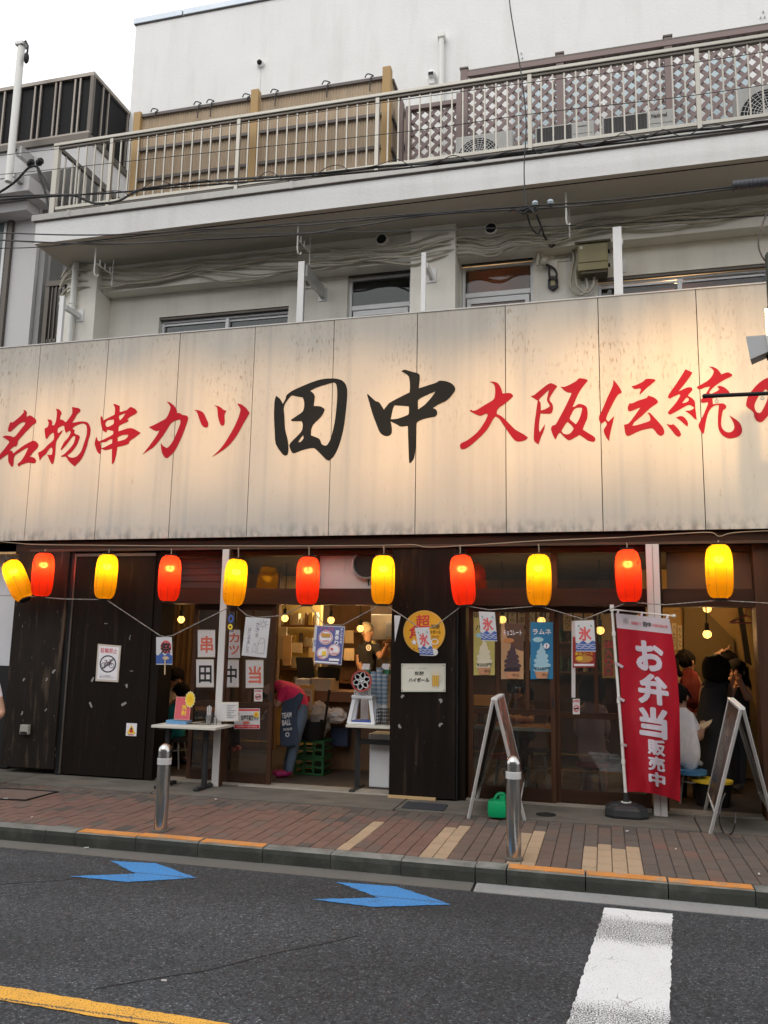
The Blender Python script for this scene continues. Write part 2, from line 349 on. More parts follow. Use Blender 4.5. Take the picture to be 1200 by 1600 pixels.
GUTTERL = mat('pale gutter concrete', (.27, .27, .265), .9, var=.12, vs=4, bump=.003, bs=70, col2=(.20, .20, .19), s2=40, t2=(.5, .7), a2=.5)

bx('road', ASPH, None, -40, 40, -30, 5.745, ZR-.3, ZR, kind='structure')
bx('ground', APRON, None, -60, 60, -30, 60, -.6, -.45, kind='structure')
KY0, KY1 = 5.895, 6.03
g = struct('gutter', (0, 5.7, ZR))
xg = X_(737, 1388, 5.80)
def gut(x0, x1, m, GY=5.735): MB().add([(x0, GY, ZR+.005), (x1, GY, ZR+.005), (x1, KY0+.02, ZR+.016), (x0, KY0+.02, ZR+.016), (x0, GY, ZR-.1), (x1, GY, ZR-.1), (x1, KY0+.02, ZR-.1), (x0, KY0+.02, ZR-.1)], [(0,1,2,3),(4,7,6,5),(0,4,5,1),(1,5,6,2),(2,6,7,3),(3,7,4,0)]).build('gutter_slab', m, g)
gut(-40, xg, GUTTER)
for i in range(5): gut(xg+.02+i*2.0, xg+2.0+i*2.0, GUTTERL)

# kerb: one stone after another
k = struct('kerb', (0, KY0, ZR))
kx = [X_(px, py, KY0) for px, py in ((69, 1310), (116, 1312), (210, 1322), (308, 1331), (409, 1341), (515, 1352), (626, 1362), (742, 1374), (791, 1378), (915, 1390), (1045, 1402), (1182, 1413))]
kx = [kx[0]-.6*i for i in range(6, 0, -1)]+kx+[kx[-1]+.6*i for i in range(1, 5)]
for i, (a, b) in enumerate(zip(kx, kx[1:])):
    j = random.uniform(-.004, .004); a += .004; b -= .004; zt = random.uniform(-.004, .003)
    y0, y1 = KY0+j, KY1; r = .028
    pr = [(y0+.012, ZR-.1), (y0+.004, -r-.012), (y0+.010, -r*.4), (y0+r*.6, zt-.004), (y0+r*1.6, zt), (y1, zt), (y1, ZR-.1)]
    mb = MB(); n = len(pr)
    mb.add([(a, *p) for p in pr]+[(b, *p) for p in pr], [])
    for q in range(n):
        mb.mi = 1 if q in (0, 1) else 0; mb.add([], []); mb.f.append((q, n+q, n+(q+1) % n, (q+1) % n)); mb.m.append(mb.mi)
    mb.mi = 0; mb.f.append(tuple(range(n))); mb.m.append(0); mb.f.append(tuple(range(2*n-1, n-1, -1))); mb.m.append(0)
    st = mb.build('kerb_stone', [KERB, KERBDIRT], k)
    if kx[7]-.05 < a and b < kx[10]+.05 or kx[14]-.05 < a and b < kx[17]+.05:
        MB().box(a+.004, b-.004, y0+r*.9, y1-.006, zt-.02, zt+.003).build('painted_edge', ORANGE, st)

# brick pavement between the kerb and the concrete apron, rows laid straight towards the shop
AY = 7.56
bx('pavement', mat('paving bed', (.095, .078, .066), .95, var=.2, bump=.002), None, -30, 30, KY1-.004, AY+.02, -.3, -.012, kind='structure')
pav = bpy.data.objects['pavement']
BR = [mat('paver '+n, c, .85, var=.16, vs=9, bump=.0015, bs=60, rnd=.07, col2=tuple(x*.68 for x in c), s2=2.2, t2=(.48, .74), a2=.7) for n, c in (('red brown', (.165, .096, .075)), ('dull brown', (.135, .095, .076)), ('grey brown', (.118, .094, .080)), ('tan', (.40, .29, .19)), ('dark', (.085, .070, .062)))]
CW, BL = .1015, .2035
bricks = []; tanx = [X_(px, 1330, 6.4) for px in (540, 668, 812, 940)]
tanx = [(X_(520, 1325, KY1), 1), (X_(640, 1335, KY1), 2), (X_(775, 1345, KY1), 2), (X_(898, 1355, KY1), 4)]
x = -8.0; c = 0
while x < 4.5:
    off = (c % 2)*.5*BL+random.uniform(-.008, .008); y = KY1+.004
    first = True; r = 0
    while y < AY-.02:
        y1 = min(y+(BL if not first or off < .05 else off), AY-.004); first = False
        kind = 0 if x < -1.2 else (1 if x < -.3 else 2)
        kind = random.choices((kind, 1, 2, 0, 4), (14, 2, .6, .5, .15))[0]
        if y > AY-.42: kind = random.choice((2, 2, 4, 1))
        for tx, nc in tanx:
            if tx-.03 <= x < tx+nc*CW-.03 and y < AY-(.55 if nc < 3 else .9): kind = 3
        bricks.append((x+.0025, x+CW-.0025, y+.0025, y1-.0025, random.uniform(-.0025, .0018), kind)); y = y1; r += 1
    x += CW; c += 1
def vis(b):
    q = V(((b[0]+b[1])/2, (b[2]+b[3])/2, 0))-CAM; z = q.dot(fwd); px = 600+FPX*q.dot(rgt)/z; return -10 < px < 1210, z
bricks.sort(key=lambda b: (not vis(b)[0], vis(b)[1]))
rest = MB()
bmesh_cache = {}
for i, (a, b, y0, y1, z, kd) in enumerate(bricks):
    if i < 300:
        key = (round(y1-y0, 3), kd)
        if key not in bmesh_cache:
            m = MB(); w_, l_ = (b-a)/2, (y1-y0)/2; e = .003
            m.add([(-w_, -l_, -.03), (w_, -l_, -.03), (w_, l_, -.03), (-w_, l_, -.03), (-w_, -l_, -e), (w_, -l_, -e), (w_, l_, -e), (-w_, l_, -e), (-w_+e, -l_+e, 0), (w_-e, -l_+e, 0), (w_-e, l_-e, 0), (-w_+e, l_-e, 0)],
                  [(0,1,5,4),(1,2,6,5),(2,3,7,6),(3,0,4,7),(4,5,9,8),(5,6,10,9),(6,7,11,10),(7,4,8,11),(8,9,10,11)])
            me = bpy.data.meshes.new('brick'); me.from_pydata([tuple(p) for p in m.v], [], m.f); me.materials.append(BR[kd]); bmesh_cache[key] = me
        o = bpy.data.objects.new('brick', bmesh_cache[key]); COL.objects.link(o); o.parent = pav
        o.location = V(((a+b)/2, (y0+y1)/2, z))-WL['pavement']; o.rotation_euler = (random.uniform(-.006, .006), random.uniform(-.006, .006), random.uniform(-.004, .004))
    else:
        rest.mi = kd; rest.box(a, b, y0, y1, -.03, z)
rest.build('more_bricks', BR, pav, kind='stuff')

# concrete apron in front of the shop, cast in bays
ap = struct('apron', (0, AY, 0))
bay = [-30, X_(8, 1220, AY), X_(236, 1240, AY), X_(615, 1262, AY), X_(1095, 1290, AY), 30]
for a, b in zip(bay, bay[1:]):
    MB().box(a+.006, b-.006, AY, 9.4, -.3, .012).build('concrete_bay', APRON, ap, bevel=.008)

# road paint
PAINT = dict(bump=.003, bs=85)
BLUEP = mat('blue road paint', (.05, .25, .60), .8, var=.1, vs=8, col2=(.04, .07, .12), s2=95, t2=(.64, .72), a2=.75, col3=(.10, .18, .30), s3=45, t3=(.58, .70), a3=.7, **PAINT)
WHITER = mat('worn white road paint', (.70, .71, .72), .8, var=.06, vs=5, col2=(.055, .058, .062), s2=3.2, t2=(.50, .54), a2=0, **PAINT)
YELR = mat('orange road paint', (.78, .40, .055), .8, var=.1, vs=6, col2=(.25, .15, .06), s2=70, t2=(.62, .72), a2=.6, **PAINT)
def wear(m, base, worn, ybands, lo=.69, hi=.73):
    """paint rubbed through to the aggregate where wheels run"""
    N = m.node_tree.nodes; L = m.node_tree.links; b = N['Principled BSDF']; src = b.inputs['Base Color'].links[0].from_socket
    tc = N.new('ShaderNodeTexCoord'); sx = N.new('ShaderNodeSeparateXYZ'); L.new(tc.outputs['Object'], sx.inputs[0])
    n = N.new('ShaderNodeTexNoise'); n.inputs['Scale'].default_value = 130; n.inputs['Detail'].default_value = 3; L.new(tc.outputs['Object'], n.inputs['Vector'])
    n2 = N.new('ShaderNodeTexNoise'); n2.inputs['Scale'].default_value = 4; n2.inputs['Detail'].default_value = 4; L.new(tc.outputs['Object'], n2.inputs['Vector'])
    tot = None
    for c, h in ybands:
        d = N.new('ShaderNodeMath'); d.operation = 'SUBTRACT'; L.new(sx.outputs['Y'], d.inputs[0]); d.inputs[1].default_value = c
        a = N.new('ShaderNodeMath'); a.operation = 'ABSOLUTE'; L.new(d.outputs[0], a.inputs[0])
        r = N.new('ShaderNodeMapRange'); L.new(a.outputs[0], r.inputs[0]); r.inputs[1].default_value = h; r.inputs[2].default_value = h*.55; r.inputs[3].default_value = 0; r.inputs[4].default_value = 1
        if tot is None: tot = r.outputs[0]
        else:
            q = N.new('ShaderNodeMath'); q.operation = 'MAXIMUM'; L.new(tot, q.inputs[0]); L.new(r.outputs[0], q.inputs[1]); tot = q.outputs[0]
    s = N.new('ShaderNodeMath'); s.operation = 'MULTIPLY_ADD'; L.new(tot, s.inputs[0]); s.inputs[1].default_value = .16; L.new(n.outputs['Fac'], s.inputs[2])
    s2 = N.new('ShaderNodeMath'); s2.operation = 'MULTIPLY_ADD'; L.new(n2.outputs['Fac'], s2.inputs[0]); s2.inputs[1].default_value = .12; L.new(s.outputs[0], s2.inputs[2])
    r = N.new('ShaderNodeMapRange'); L.new(s2.outputs[0], r.inputs[0]); r.inputs[1].default_value = lo; r.inputs[2].default_value = hi
    # hairline cracks
    vo = N.new('ShaderNodeTexVoronoi'); vo.feature = 'DISTANCE_TO_EDGE'; vo.inputs['Scale'].default_value = 4.2
    w_ = N.new('ShaderNodeTexNoise'); w_.inputs['Scale'].default_value = 9; L.new(tc.outputs['Object'], w_.inputs['Vector'])
    ad = N.new('ShaderNodeMix'); ad.data_type = 'RGBA'; ad.inputs['Factor'].default_value = .12; L.new(tc.outputs['Object'], ad.inputs['A']); L.new(w_.outputs['Color'], ad.inputs['B']); L.new(ad.outputs['Result'], vo.inputs['Vector'])
    cr = N.new('ShaderNodeMapRange'); L.new(vo.outputs['Distance'], cr.inputs[0]); cr.inputs[1].default_value = .012; cr.inputs[2].default_value = .004; cr.inputs[3].default_value = 0; cr.inputs[4].default_value = .6
    mk = N.new('ShaderNodeMapRange'); L.new(n2.outputs['Fac'], mk.inputs[0]); mk.inputs[1].default_value = .48; mk.inputs[2].default_value = .58
    cm = N.new('ShaderNodeMath'); cm.operation = 'MULTIPLY'; L.new(cr.outputs[0], cm.inputs[0]); L.new(mk.outputs[0], cm.inputs[1])
    q = N.new('ShaderNodeMath'); q.operation = 'MAXIMUM'; L.new(r.outputs[0], q.inputs[0]); L.new(cm.outputs[0], q.inputs[1])
    mx = N.new('ShaderNodeMix'); mx.data_type = 'RGBA'; L.new(q.outputs[0], mx.inputs['Factor']); L.new(src, mx.inputs['A']); mx.inputs['B'].default_value = (*worn, 1)
    L.new(mx.outputs['Result'], b.inputs['Base Color'])
def painted(name, pts, m, label=None, cat=None, group=None, z=.004):
    """ragged painted outline lying on the road"""
    out = []; n = len(pts)
    for i in range(n):
        a, b = V(pts[i]), V(pts[(i+1) % n]); L_ = (b-a).length; k_ = max(2, int(L_/.03)); t = (b-a).normalized(); nn = V((-t.y, t.x, 0))
        for j in range(k_):
            w_ = 0 if j == 0 else random.uniform(-.005, .005); out.append(a+(b-a)*(j/k_)+nn*w_)
    mb = MB(); mb.add([(p.x, p.y, ZR+z) for p in out], [tuple(range(len(out)))])
    return mb.build(name, m, None, label=label, cat=cat, group=group)
def rz(px, py): return atZ(px, py, ZR)
painted('road_arrow', [rz(*p) for p in ((108, 1370), (212, 1366), (173, 1346), (244, 1349.5), (307, 1372.5), (200, 1379))], BLUEP, 'blue painted chevron arrow on the road, nearer the left edge', 'road arrow', 'blue road arrows')
painted('road_arrow', [rz(*p) for p in ((487, 1406), (592, 1403.5), (525, 1379), (620, 1386), (705, 1414), (585, 1418))], BLUEP, 'blue painted chevron arrow on the road, in front of the black doormat', 'road arrow', 'blue road arrows')
c0 = [rz(945, 1419), rz(1051, 1428.5)]; d0 = rz(887, 1598)-c0[0]; d1 = rz(1046, 1598)-c0[1]
zs_ = painted('crossing_stripe', [c0[0], c0[1], c0[1]+d1*1.6, c0[0]+d0*1.6], WHITER, 'white zebra crossing stripe with cracked and worn paint', 'crossing stripe')
wear(WHITER, None, (.10, .10, .10), [(.93, .28), (-.42, .36)])
a, b = rz(0, 1541), rz(500, 1625); a2, b2 = rz(0, 1563), rz(500, 1650)
dx = (b-a).normalized(); painted('centre_line', [a-dx*6, b+dx*7, b+dx*7+(a2-a)*1.05, a2-dx*6], YELR, 'orange yellow centre line painted across the near road', 'road line')
wear(BLUEP, None, (.05, .06, .075), [(0, .01)], .625, .69); wear(YELR, None, (.07, .065, .06), [(0, .01)], .64, .70)
# repair seam and crack in the asphalt
SEAM = mat('tar seam', (.016, .016, .017), .7, var=.2)
def seam(px, w_, name, label):
    pts = spline([rz(*p) for p in px], 8); mb = MB(); vs = []
    for i, p in enumerate(pts):
        t = (pts[min(i+1, len(pts)-1)]-pts[max(i-1, 0)]).normalized(); nn = V((-t.y, t.x, 0))*w_*random.uniform(.5, 1.2)
        vs += [p+nn+V((0, 0, .0025)), p-nn+V((0, 0, .0025))]
    mb.add(vs, [(2*i, 2*i+1, 2*i+3, 2*i+2) for i in range(len(pts)-1)]); mb.build(name, SEAM, None, label=label, cat='crack')
seam([(0, 1382), (40, 1379), (90, 1376), (130, 1372)], .006, 'road_crack', 'thin dark crack in the asphalt left of the first blue arrow')
seam([(150, 1545), (255, 1527), (330, 1515), (420, 1492), (500, 1476), (560, 1462)], .005, 'road_crack', 'long thin dark seam in the asphalt above the orange line')
# iron cover let into the bricks at the left, small drain cover in the apron
cv = [atZ(px, py, .004) for px, py in ((0, 1248), (46, 1250), (92, 1237.5), (30, 1232), (-30, 1236))]
MB().prism([atZ(-60, 1246, 0), atZ(40, 1250, 0), atZ(90, 1237, 0), atZ(30, 1233, 0), atZ(-20, 1231, 0)], (0, 0, .004)).build('manhole_cover', BR[1], None, label='brick filled cover set in the pavement, framed in black iron', cat='cover')
o = bpy.data.objects['manhole_cover']
pts = [atZ(-60, 1246, .006), atZ(40, 1250, .006), atZ(90, 1237, .006), atZ(30, 1233, .006), atZ(-20, 1231, .006)]
mb = MB()
for p, q in zip(pts, pts[1:]+pts[:1]): mb.bar(p, q, .02, .008)
mb.build('iron_frame', DARK, o)
p = atZ(853, 1273, .013); MB().lathe([(.0, .0), (.085, .0), (.085, .006), (.03, .008), (.0, .008)], p, 24).build('drain_cover', DARK, None, label='small round black drain cover in the concrete beside the bollard', cat='drain cover')

# bits of litter on the pavement and in the gutter
LIT = flat('litter white', (.62, .61, .58), .7)
for px, py, z, lb in ((135, 1325, ZR+.018, 'white cigarette end in the gutter left of the first blue arrow'), (296, 1327, ZR+.018, 'white cigarette end in the gutter by the orange kerb'), (50, 1277, .004, 'white paper scrap on the bricks near the left edge'), (9, 1248, .008, 'tiny white scrap on the iron framed cover'), (1186, 1366, .004, 'tiny white scrap on the bricks at the right edge'), (1056, 1327, .004, 'tiny white scrap on the bricks before the right folding board'), (980, 1299, .014, 'pale scrap on the concrete in front of the banner base'), (256, 1533, ZR+.003, 'white speck of litter on the asphalt seam'), (337, 1249, .014, 'pale crumb on the concrete by the slim white post')):
    c = atZ(px, py, z); a = random.uniform(0, 3); d = V((math.cos(a), math.sin(a), 0))*random.uniform(.012, .022); e = V((-d.y, d.x, 0))*.35
    MB().obox(c+V((0, 0, .003)), d, e, (0, 0, .003)).build('litter_scrap', LIT, None, bevel=.001, label=lb, cat='litter', group='scraps of litter')
# ================================================================ signboard
YS = 8.043; X0 = -6.3566; ZB, ZT = 2.561, 4.886
PANEL = mat('weathered sign panel', (.575, .535, .47), .7, spec=.2, var=.05, vs=1.1, rnd=.035, bump=.0004, bs=60,
            col2=(.40, .38, .35), s2=2.0, st2=(3.5, 1, .16), t2=(.47, .76), a2=.5, col3=(.30, .20, .115), s3=9, st3=(3.2, 1, .8), t3=(.62, .74), a3=.55)
def sign_extra(m):
    """stud shadows painted as faint grey lines, grime along the bottom, patchy browner top"""
    N = m.node_tree.nodes; L = m.node_tree.links; b = N['Principled BSDF']; src = b.inputs['Base Color'].links[0].from_socket
    tc = N.new('ShaderNodeTexCoord'); sx = N.new('ShaderNodeSeparateXYZ'); L.new(tc.outputs['Object'], sx.inputs[0])
    def mth(op, a, b_=None, c=None):
        q = N.new('ShaderNodeMath'); q.operation = op
        for i, x in enumerate((a, b_, c)):
            if x is None: continue
            if isinstance(x, (int, float)): q.inputs[i].default_value = x
            else: L.new(x, q.inputs[i])
        return q.outputs[0]
    def rg(s_, a, b_, c, d):
        r = N.new('ShaderNodeMapRange'); L.new(s_, r.inputs[0])
        for i, x in enumerate((a, b_, c, d)): r.inputs[i+1].default_value = x
        return r.outputs[0]
    def nz(sc, st):
        mp = N.new('ShaderNodeMapping'); mp.inputs['Scale'].default_value = st; L.new(tc.outputs['Object'], mp.inputs[0])
        n = N.new('ShaderNodeTexNoise'); n.inputs['Scale'].default_value = sc; n.inputs['Detail'].default_value = 5; L.new(mp.outputs[0], n.inputs['Vector']); return n.outputs['Fac']
    ph = mth('FRACT', mth('MULTIPLY', mth('ADD', sx.outputs['X'], .91*.30), 1/.91))
    stud = mth('MULTIPLY', rg(mth('ABSOLUTE', mth('SUBTRACT', ph, .5)), .035, .012, 0, .34), rg(nz(1.4, (1, 1, .8)), .35, .6, .3, 1))  # shadows of the studs, painted into the colour as grey bands
    low = mth('MULTIPLY', rg(sx.outputs['Z'], .16, .01, 0, .75), rg(nz(7, (2, 1, 1)), .42, .66, 0, 1))
    top = mth('MULTIPLY', rg(sx.outputs['Z'], 1.75, 2.3, 0, .45), rg(nz(2.4, (3, 1, .5)), .35, .7, .2, 1))
    cur = src
    for fac, c in ((stud, (.36, .37, .38)), (low, (.20, .20, .19)), (top, (.36, .32, .27))):
        mx = N.new('ShaderNodeMix'); mx.data_type = 'RGBA'; L.new(fac, mx.inputs['Factor']); L.new(cur, mx.inputs['A']); mx.inputs['B'].default_value = (*c, 1); cur = mx.outputs['Result']
    # rust specks thickest in the upper half
    sp = mth('MULTIPLY', rg(nz(26, (1.6, 1, .45)), .55, .69, 0, .72), mth('MULTIPLY', rg(sx.outputs['Z'], .9, 1.7, .05, 1), rg(nz(1.3, (1, 1, .8)), .44, .60, 0, 1)))
    mx = N.new('ShaderNodeMix'); mx.data_type = 'RGBA'; L.new(sp, mx.inputs['Factor']); L.new(cur, mx.inputs['A']); mx.inputs['B'].default_value = (.27, .19, .12, 1)
    L.new(mx.outputs['Result'], b.inputs['Base Color'])
sign_extra(PANEL)
SIGN = thing('signboard', 'long weathered white signboard with red and black brush lettering above the shop', 'signboard', (X0, YS, ZB))
for n in range(-2, 12):
    a = X0+.91*n; j = random.uniform(0, .003)
    bx('panel', PANEL, SIGN, a+.004, a+.906, YS+j, YS+.02+j, ZB, ZT)
bx('backing_board', DARK, SIGN, X0-1.9, X0+11, YS+.024, YS+.05, ZB+.01, ZT-.01)
bx('top_trim', mat('sign top trim', (.55, .53, .50), .5, .2), SIGN, X0-1.9, X0+11, YS-.006, YS+.06, ZT+.001, ZT+.014)
bx('under_board', WOODD, SIGN, X0-1.9, X0+11, YS+.052, YS+.5, ZB-.02, ZB+.006)
SRED = mat('sign red', (.32, .007, .022), .65, var=.05, vs=2, spec=.15); SBLK = mat('sign black', (.008, .010, .012), .65, var=.1, spec=.15)
CH = {  # outlines of the brush characters: name -> (origin, scale, colour, [loops])
'a': ((0, 630), 14.545, 0, ["530,155 580,165 612,215 600,290 625,305 675,275 740,305 800,350 825,395 810,455 760,480 600,640 500,750 415,850 400,930 365,985 330,980 270,1020 222,1072 285,1095 300,1145 400,1065 560,950 740,855 800,860 855,905 875,960 850,1020 760,1110 670,1215 780,1240 825,1300 805,1350 755,1365 640,1350 480,1400 430,1440 395,1385 480,1310 560,1190 645,1015 600,1020 420,1130 340,1190 318,1250 310,1370 290,1440 265,1440 200,1350 185,1260 190,1150 100,1210 0,1285 -60,1325 -95,1325 -60,1240 0,1160 110,1030 215,885 190,850 60,765 90,745 165,735 250,748 320,768 400,690 500,560 560,490 580,435 520,430 440,470 350,550 260,630 210,648 180,630 195,540 235,430 290,435 370,375 480,280 550,200"]),
'b': ((55, 620), 13.333, 0, ["435,250 500,262 540,310 550,350 525,400 518,470 580,485 630,530 665,505 740,400 775,330 770,212 900,235 940,265 940,300 880,360 820,460 772,545 900,520 1000,513 1090,535 1135,600 1155,680 1145,790 1110,900 1070,1060 970,1290 820,1450 700,1340 640,1250 550,1250 540,1230 600,1200 720,1080 800,970 835,850 830,820 790,820 740,880 650,1000 540,1115 535,1090 600,950 690,850 740,740 720,705 690,720 645,755 620,700 605,600 560,605 480,650 465,700 470,745 490,755 570,690 550,750 460,890 435,960 425,1100 410,1250 380,1380 360,1402 335,1385 290,1290 250,1205 330,1210 355,1190 360,1090 345,1050 300,1075 220,1195 165,1235 95,1330 60,1165 160,1110 270,1000 385,890 390,770 370,745 320,780 240,880 215,850 195,665 265,620 280,540 255,470 330,480 355,520 350,595 400,590 435,500 455,330",
  "780,655 830,610 930,570 1000,555 1060,590 1080,660 1070,800 1020,960 960,1130 870,1240 780,1268 700,1250 675,1215 770,1140 870,1000 920,880 930,830 905,800 840,775 815,745 825,695 800,680"]),
'c': ((140, 620), 13.333, 0, ["495,155 530,150 630,190 628,320 775,275 845,215 900,225 970,270 995,320 960,355 840,420 790,465 815,490 800,515 680,570 610,620 603,722 860,650 1065,750 1020,790 830,930 820,970 730,1010 580,1045 555,1210 510,1370 480,1400 465,1390 468,1080 330,1110 240,1078 230,1180 200,1185 160,1140 110,1000 115,920 148,825 165,890 210,925 480,790 498,720 470,705 365,685 355,740 300,720 265,670 240,560 228,430 255,400 290,490 525,370 530,230",
  "505,470 400,485 350,510 332,560 350,620 390,625 490,575 508,540", "755,335 620,390 612,430 632,492 680,450", "475,885 470,970 300,1055 248,1066 226,950 340,937 420,888", "810,790 700,795 610,830 585,860 590,930 735,890 790,840"]),
'd': ((215, 610), 13.333, 0, ["610,230 690,260 760,320 815,400 825,475 870,470 940,510 1020,525 1055,570 1040,640 990,790 920,970 850,1120 760,1280 620,1415 560,1385 510,1300 490,1190 483,1090 540,1160 610,1200 660,1165 740,1050 830,850 895,670 885,605 820,615 730,660 680,710 560,900 450,1050 330,1185 200,1270 100,1340 220,1190 330,1040 400,940 460,830 400,845 330,825 235,765 290,745 400,690 560,605 610,560 660,450 685,340"]),
'e': ((300, 610), 12., 0, ["40,365 120,372 190,400 230,440 270,530 305,610 300,670 280,690 225,685 180,640 140,540 90,400", "412,280 480,290 550,325 600,370 645,375 630,410 610,460 615,600 600,650 555,662 530,630 490,500 480,380 462,310", "845,245 930,265 1020,335 1080,420 1060,460 960,630 850,830 740,980 620,1090 480,1185 370,1250 500,1130 600,1010 700,850 800,670 870,510 910,370 895,320"]),
'f': ((420, 580), 8.571, 1, ["100,328 150,370 190,438 225,370 240,320 320,260 450,200 600,140 740,103 900,100 990,130 1040,200 1052,300 1035,520 1000,780 940,1000 870,1140 805,1200 760,1175 620,1035 560,1030 440,1060 340,1098 310,1085 275,1000 300,950 370,880 440,800 455,720 440,668 310,668 298,650 380,595 460,530 475,420 455,350 390,340 310,325 280,350 205,465 210,600 220,780 250,900 265,1020 255,1110 220,1133 185,1110 95,975 80,800 70,600 75,440 85,370",
  "870,152 780,175 650,215 555,262 600,300 615,340 603,465 690,472 740,500 745,530 700,610 600,710 570,780 565,860 620,880 680,910 705,970 735,993 780,990 830,900 880,700 905,500 918,300 905,180", "460,855 420,905 395,950 425,948 465,900"]),
'g': ((570, 570), 8., 1, ["455,80 500,62 600,90 660,105 688,135 675,295 780,260 890,225 940,198 1030,210 1100,245 1132,300 1110,350 1030,440 920,495 850,540 895,565 905,610 880,645 780,665 700,690 650,725 643,850 635,1050 615,1170 570,1230 555,1220 545,1000 538,765 450,772 400,745 322,708 335,760 338,850 300,888 240,885 190,845 160,780 100,620 65,500 28,370 40,368 130,450 180,470 240,560 270,520 310,475 450,400 560,345 565,250 550,150 500,105",
  "550,520 460,512 370,508 350,560 325,680 400,676 540,625 552,580", "885,330 780,375 690,420 665,450 668,560 760,490 840,400"]),
'h': ((715, 590), 10., 0, ["500,62 570,65 630,90 680,170 702,248 790,240 840,250 870,285 830,330 740,405 660,460 620,510 612,568 680,600 780,690 900,810 1030,885 1100,935 1060,975 960,1000 890,975 820,890 730,760 650,640 595,605 560,640 470,800 350,930 200,1060 120,1110 60,1118 38,1080 50,1030 150,980 280,880 360,790 430,680 470,590 460,560 420,570 360,595 290,575 190,520 210,500 240,520 300,505 420,430 560,345 585,260 585,160 560,95"]),
'i': ((825, 580), 10.909, 0, ["45,425 100,410 200,330 320,235 400,205 500,255 420,370 370,460 375,510 415,560 428,630 410,700 370,725 215,720 195,850 185,980 200,1040 240,980 290,900 275,1000 220,1130 180,1248 105,1185 100,1060 115,870 140,680 165,500 100,460", "360,315 300,370 190,480 188,500 215,540 218,668 300,645 370,600 365,570 325,500 335,420",
  "555,262 610,268 700,235 820,170 875,120 1000,140 1018,165 930,270 850,400 760,610 800,600 860,560 920,565 990,600 1015,670 1010,800 960,920 935,995 1020,1050 1130,1120 1150,1170 1120,1205 1030,1185 960,1140 880,1085 800,1130 710,1175 650,1150 545,1045 510,1080 470,1168 430,1100 392,990 415,930 470,910 560,750 650,580 738,390 735,368 680,360 620,330", "880,620 830,625 780,660 735,740 710,805 760,860 815,905 860,840 900,740 922,640 910,618", "675,865 640,900 570,1015 600,1060 670,1078 730,1050 780,980 740,920"]),
'j': ((930, 580), 10.435, 0, ["298,140 380,240 430,330 425,355 370,385 270,560 178,770 215,825 310,730 290,830 260,950 235,1070 228,1138 180,1080 138,965 190,870 165,810 95,860 65,800 65,730 110,640 200,430 285,240", "590,248 680,220 780,170 835,125 960,130 985,155 850,265 760,350 730,380 722,370 750,290 720,280 645,290",
  "560,522 600,525 700,480 840,435 860,398 950,425 1015,475 1018,515 900,600 760,730 640,830 605,890 680,880 880,815 900,790 885,720 850,680 890,680 960,750 1060,860 1110,930 1128,990 1115,1030 1075,1055 1020,1030 940,935 850,940 720,975 560,1050 515,1053 490,1010 470,875 545,850 640,730 740,590 660,620 570,655 540,640 530,590"]),
'k': ((1035, 565), 9.231, 0, ["330,110 430,155 420,185 330,310 232,430 370,370 420,372 432,410 380,470 368,495 430,530 468,580 474,668 485,750 495,840 460,820 400,760 325,708 400,705 462,668 400,625 340,640 200,720 110,765 78,745 90,715 190,600 260,490 245,470 170,500 110,535 78,515 95,470 200,320 320,130", "350,515 320,550 285,600 340,590 380,560 375,530", "195,808 260,785 310,800 360,860 370,900 362,935 320,905 260,850", "58,900 130,912 155,900 210,950 255,1010 268,1060 240,1085 195,1065 130,985",
  "670,72 720,75 780,100 820,140 850,185 940,155 1005,185 1000,210 880,270 760,350 690,420 675,450 700,465 780,430 825,400 790,360 830,350 890,370 950,420 985,480 960,505 860,500 720,530 730,615 800,605 880,605 920,640 910,680 875,700 850,830 848,920 880,985 940,1020 1000,1010 1035,960 1030,900 1000,830 965,775 1080,850 1130,910 1150,990 1130,1050 1070,1090 970,1108 900,1085 840,1030 805,950 800,800 815,625 740,640 670,720 630,850 600,1035 570,1035 520,930 545,860 600,750 660,600 650,585 580,595 555,580 560,540 590,520 690,360 620,370 560,395 510,390 495,365 560,330 660,270 720,200 740,140 715,100"]),
'l': ((1120, 560), 13.333, 0, ["1060,405 870,520 740,660 650,790 612,930 620,1000 760,1120 780,1210 830,1300 905,1330 960,1310 1060,1200 1150,1050 1230,900 1400,1150 1500,1400 1640,1150 1640,900 1500,600 1300,430", "1020,635 950,700 870,790 790,950 790,1040 830,1120 890,1140 930,1110 1010,960 1060,820 1060,690"]),
}
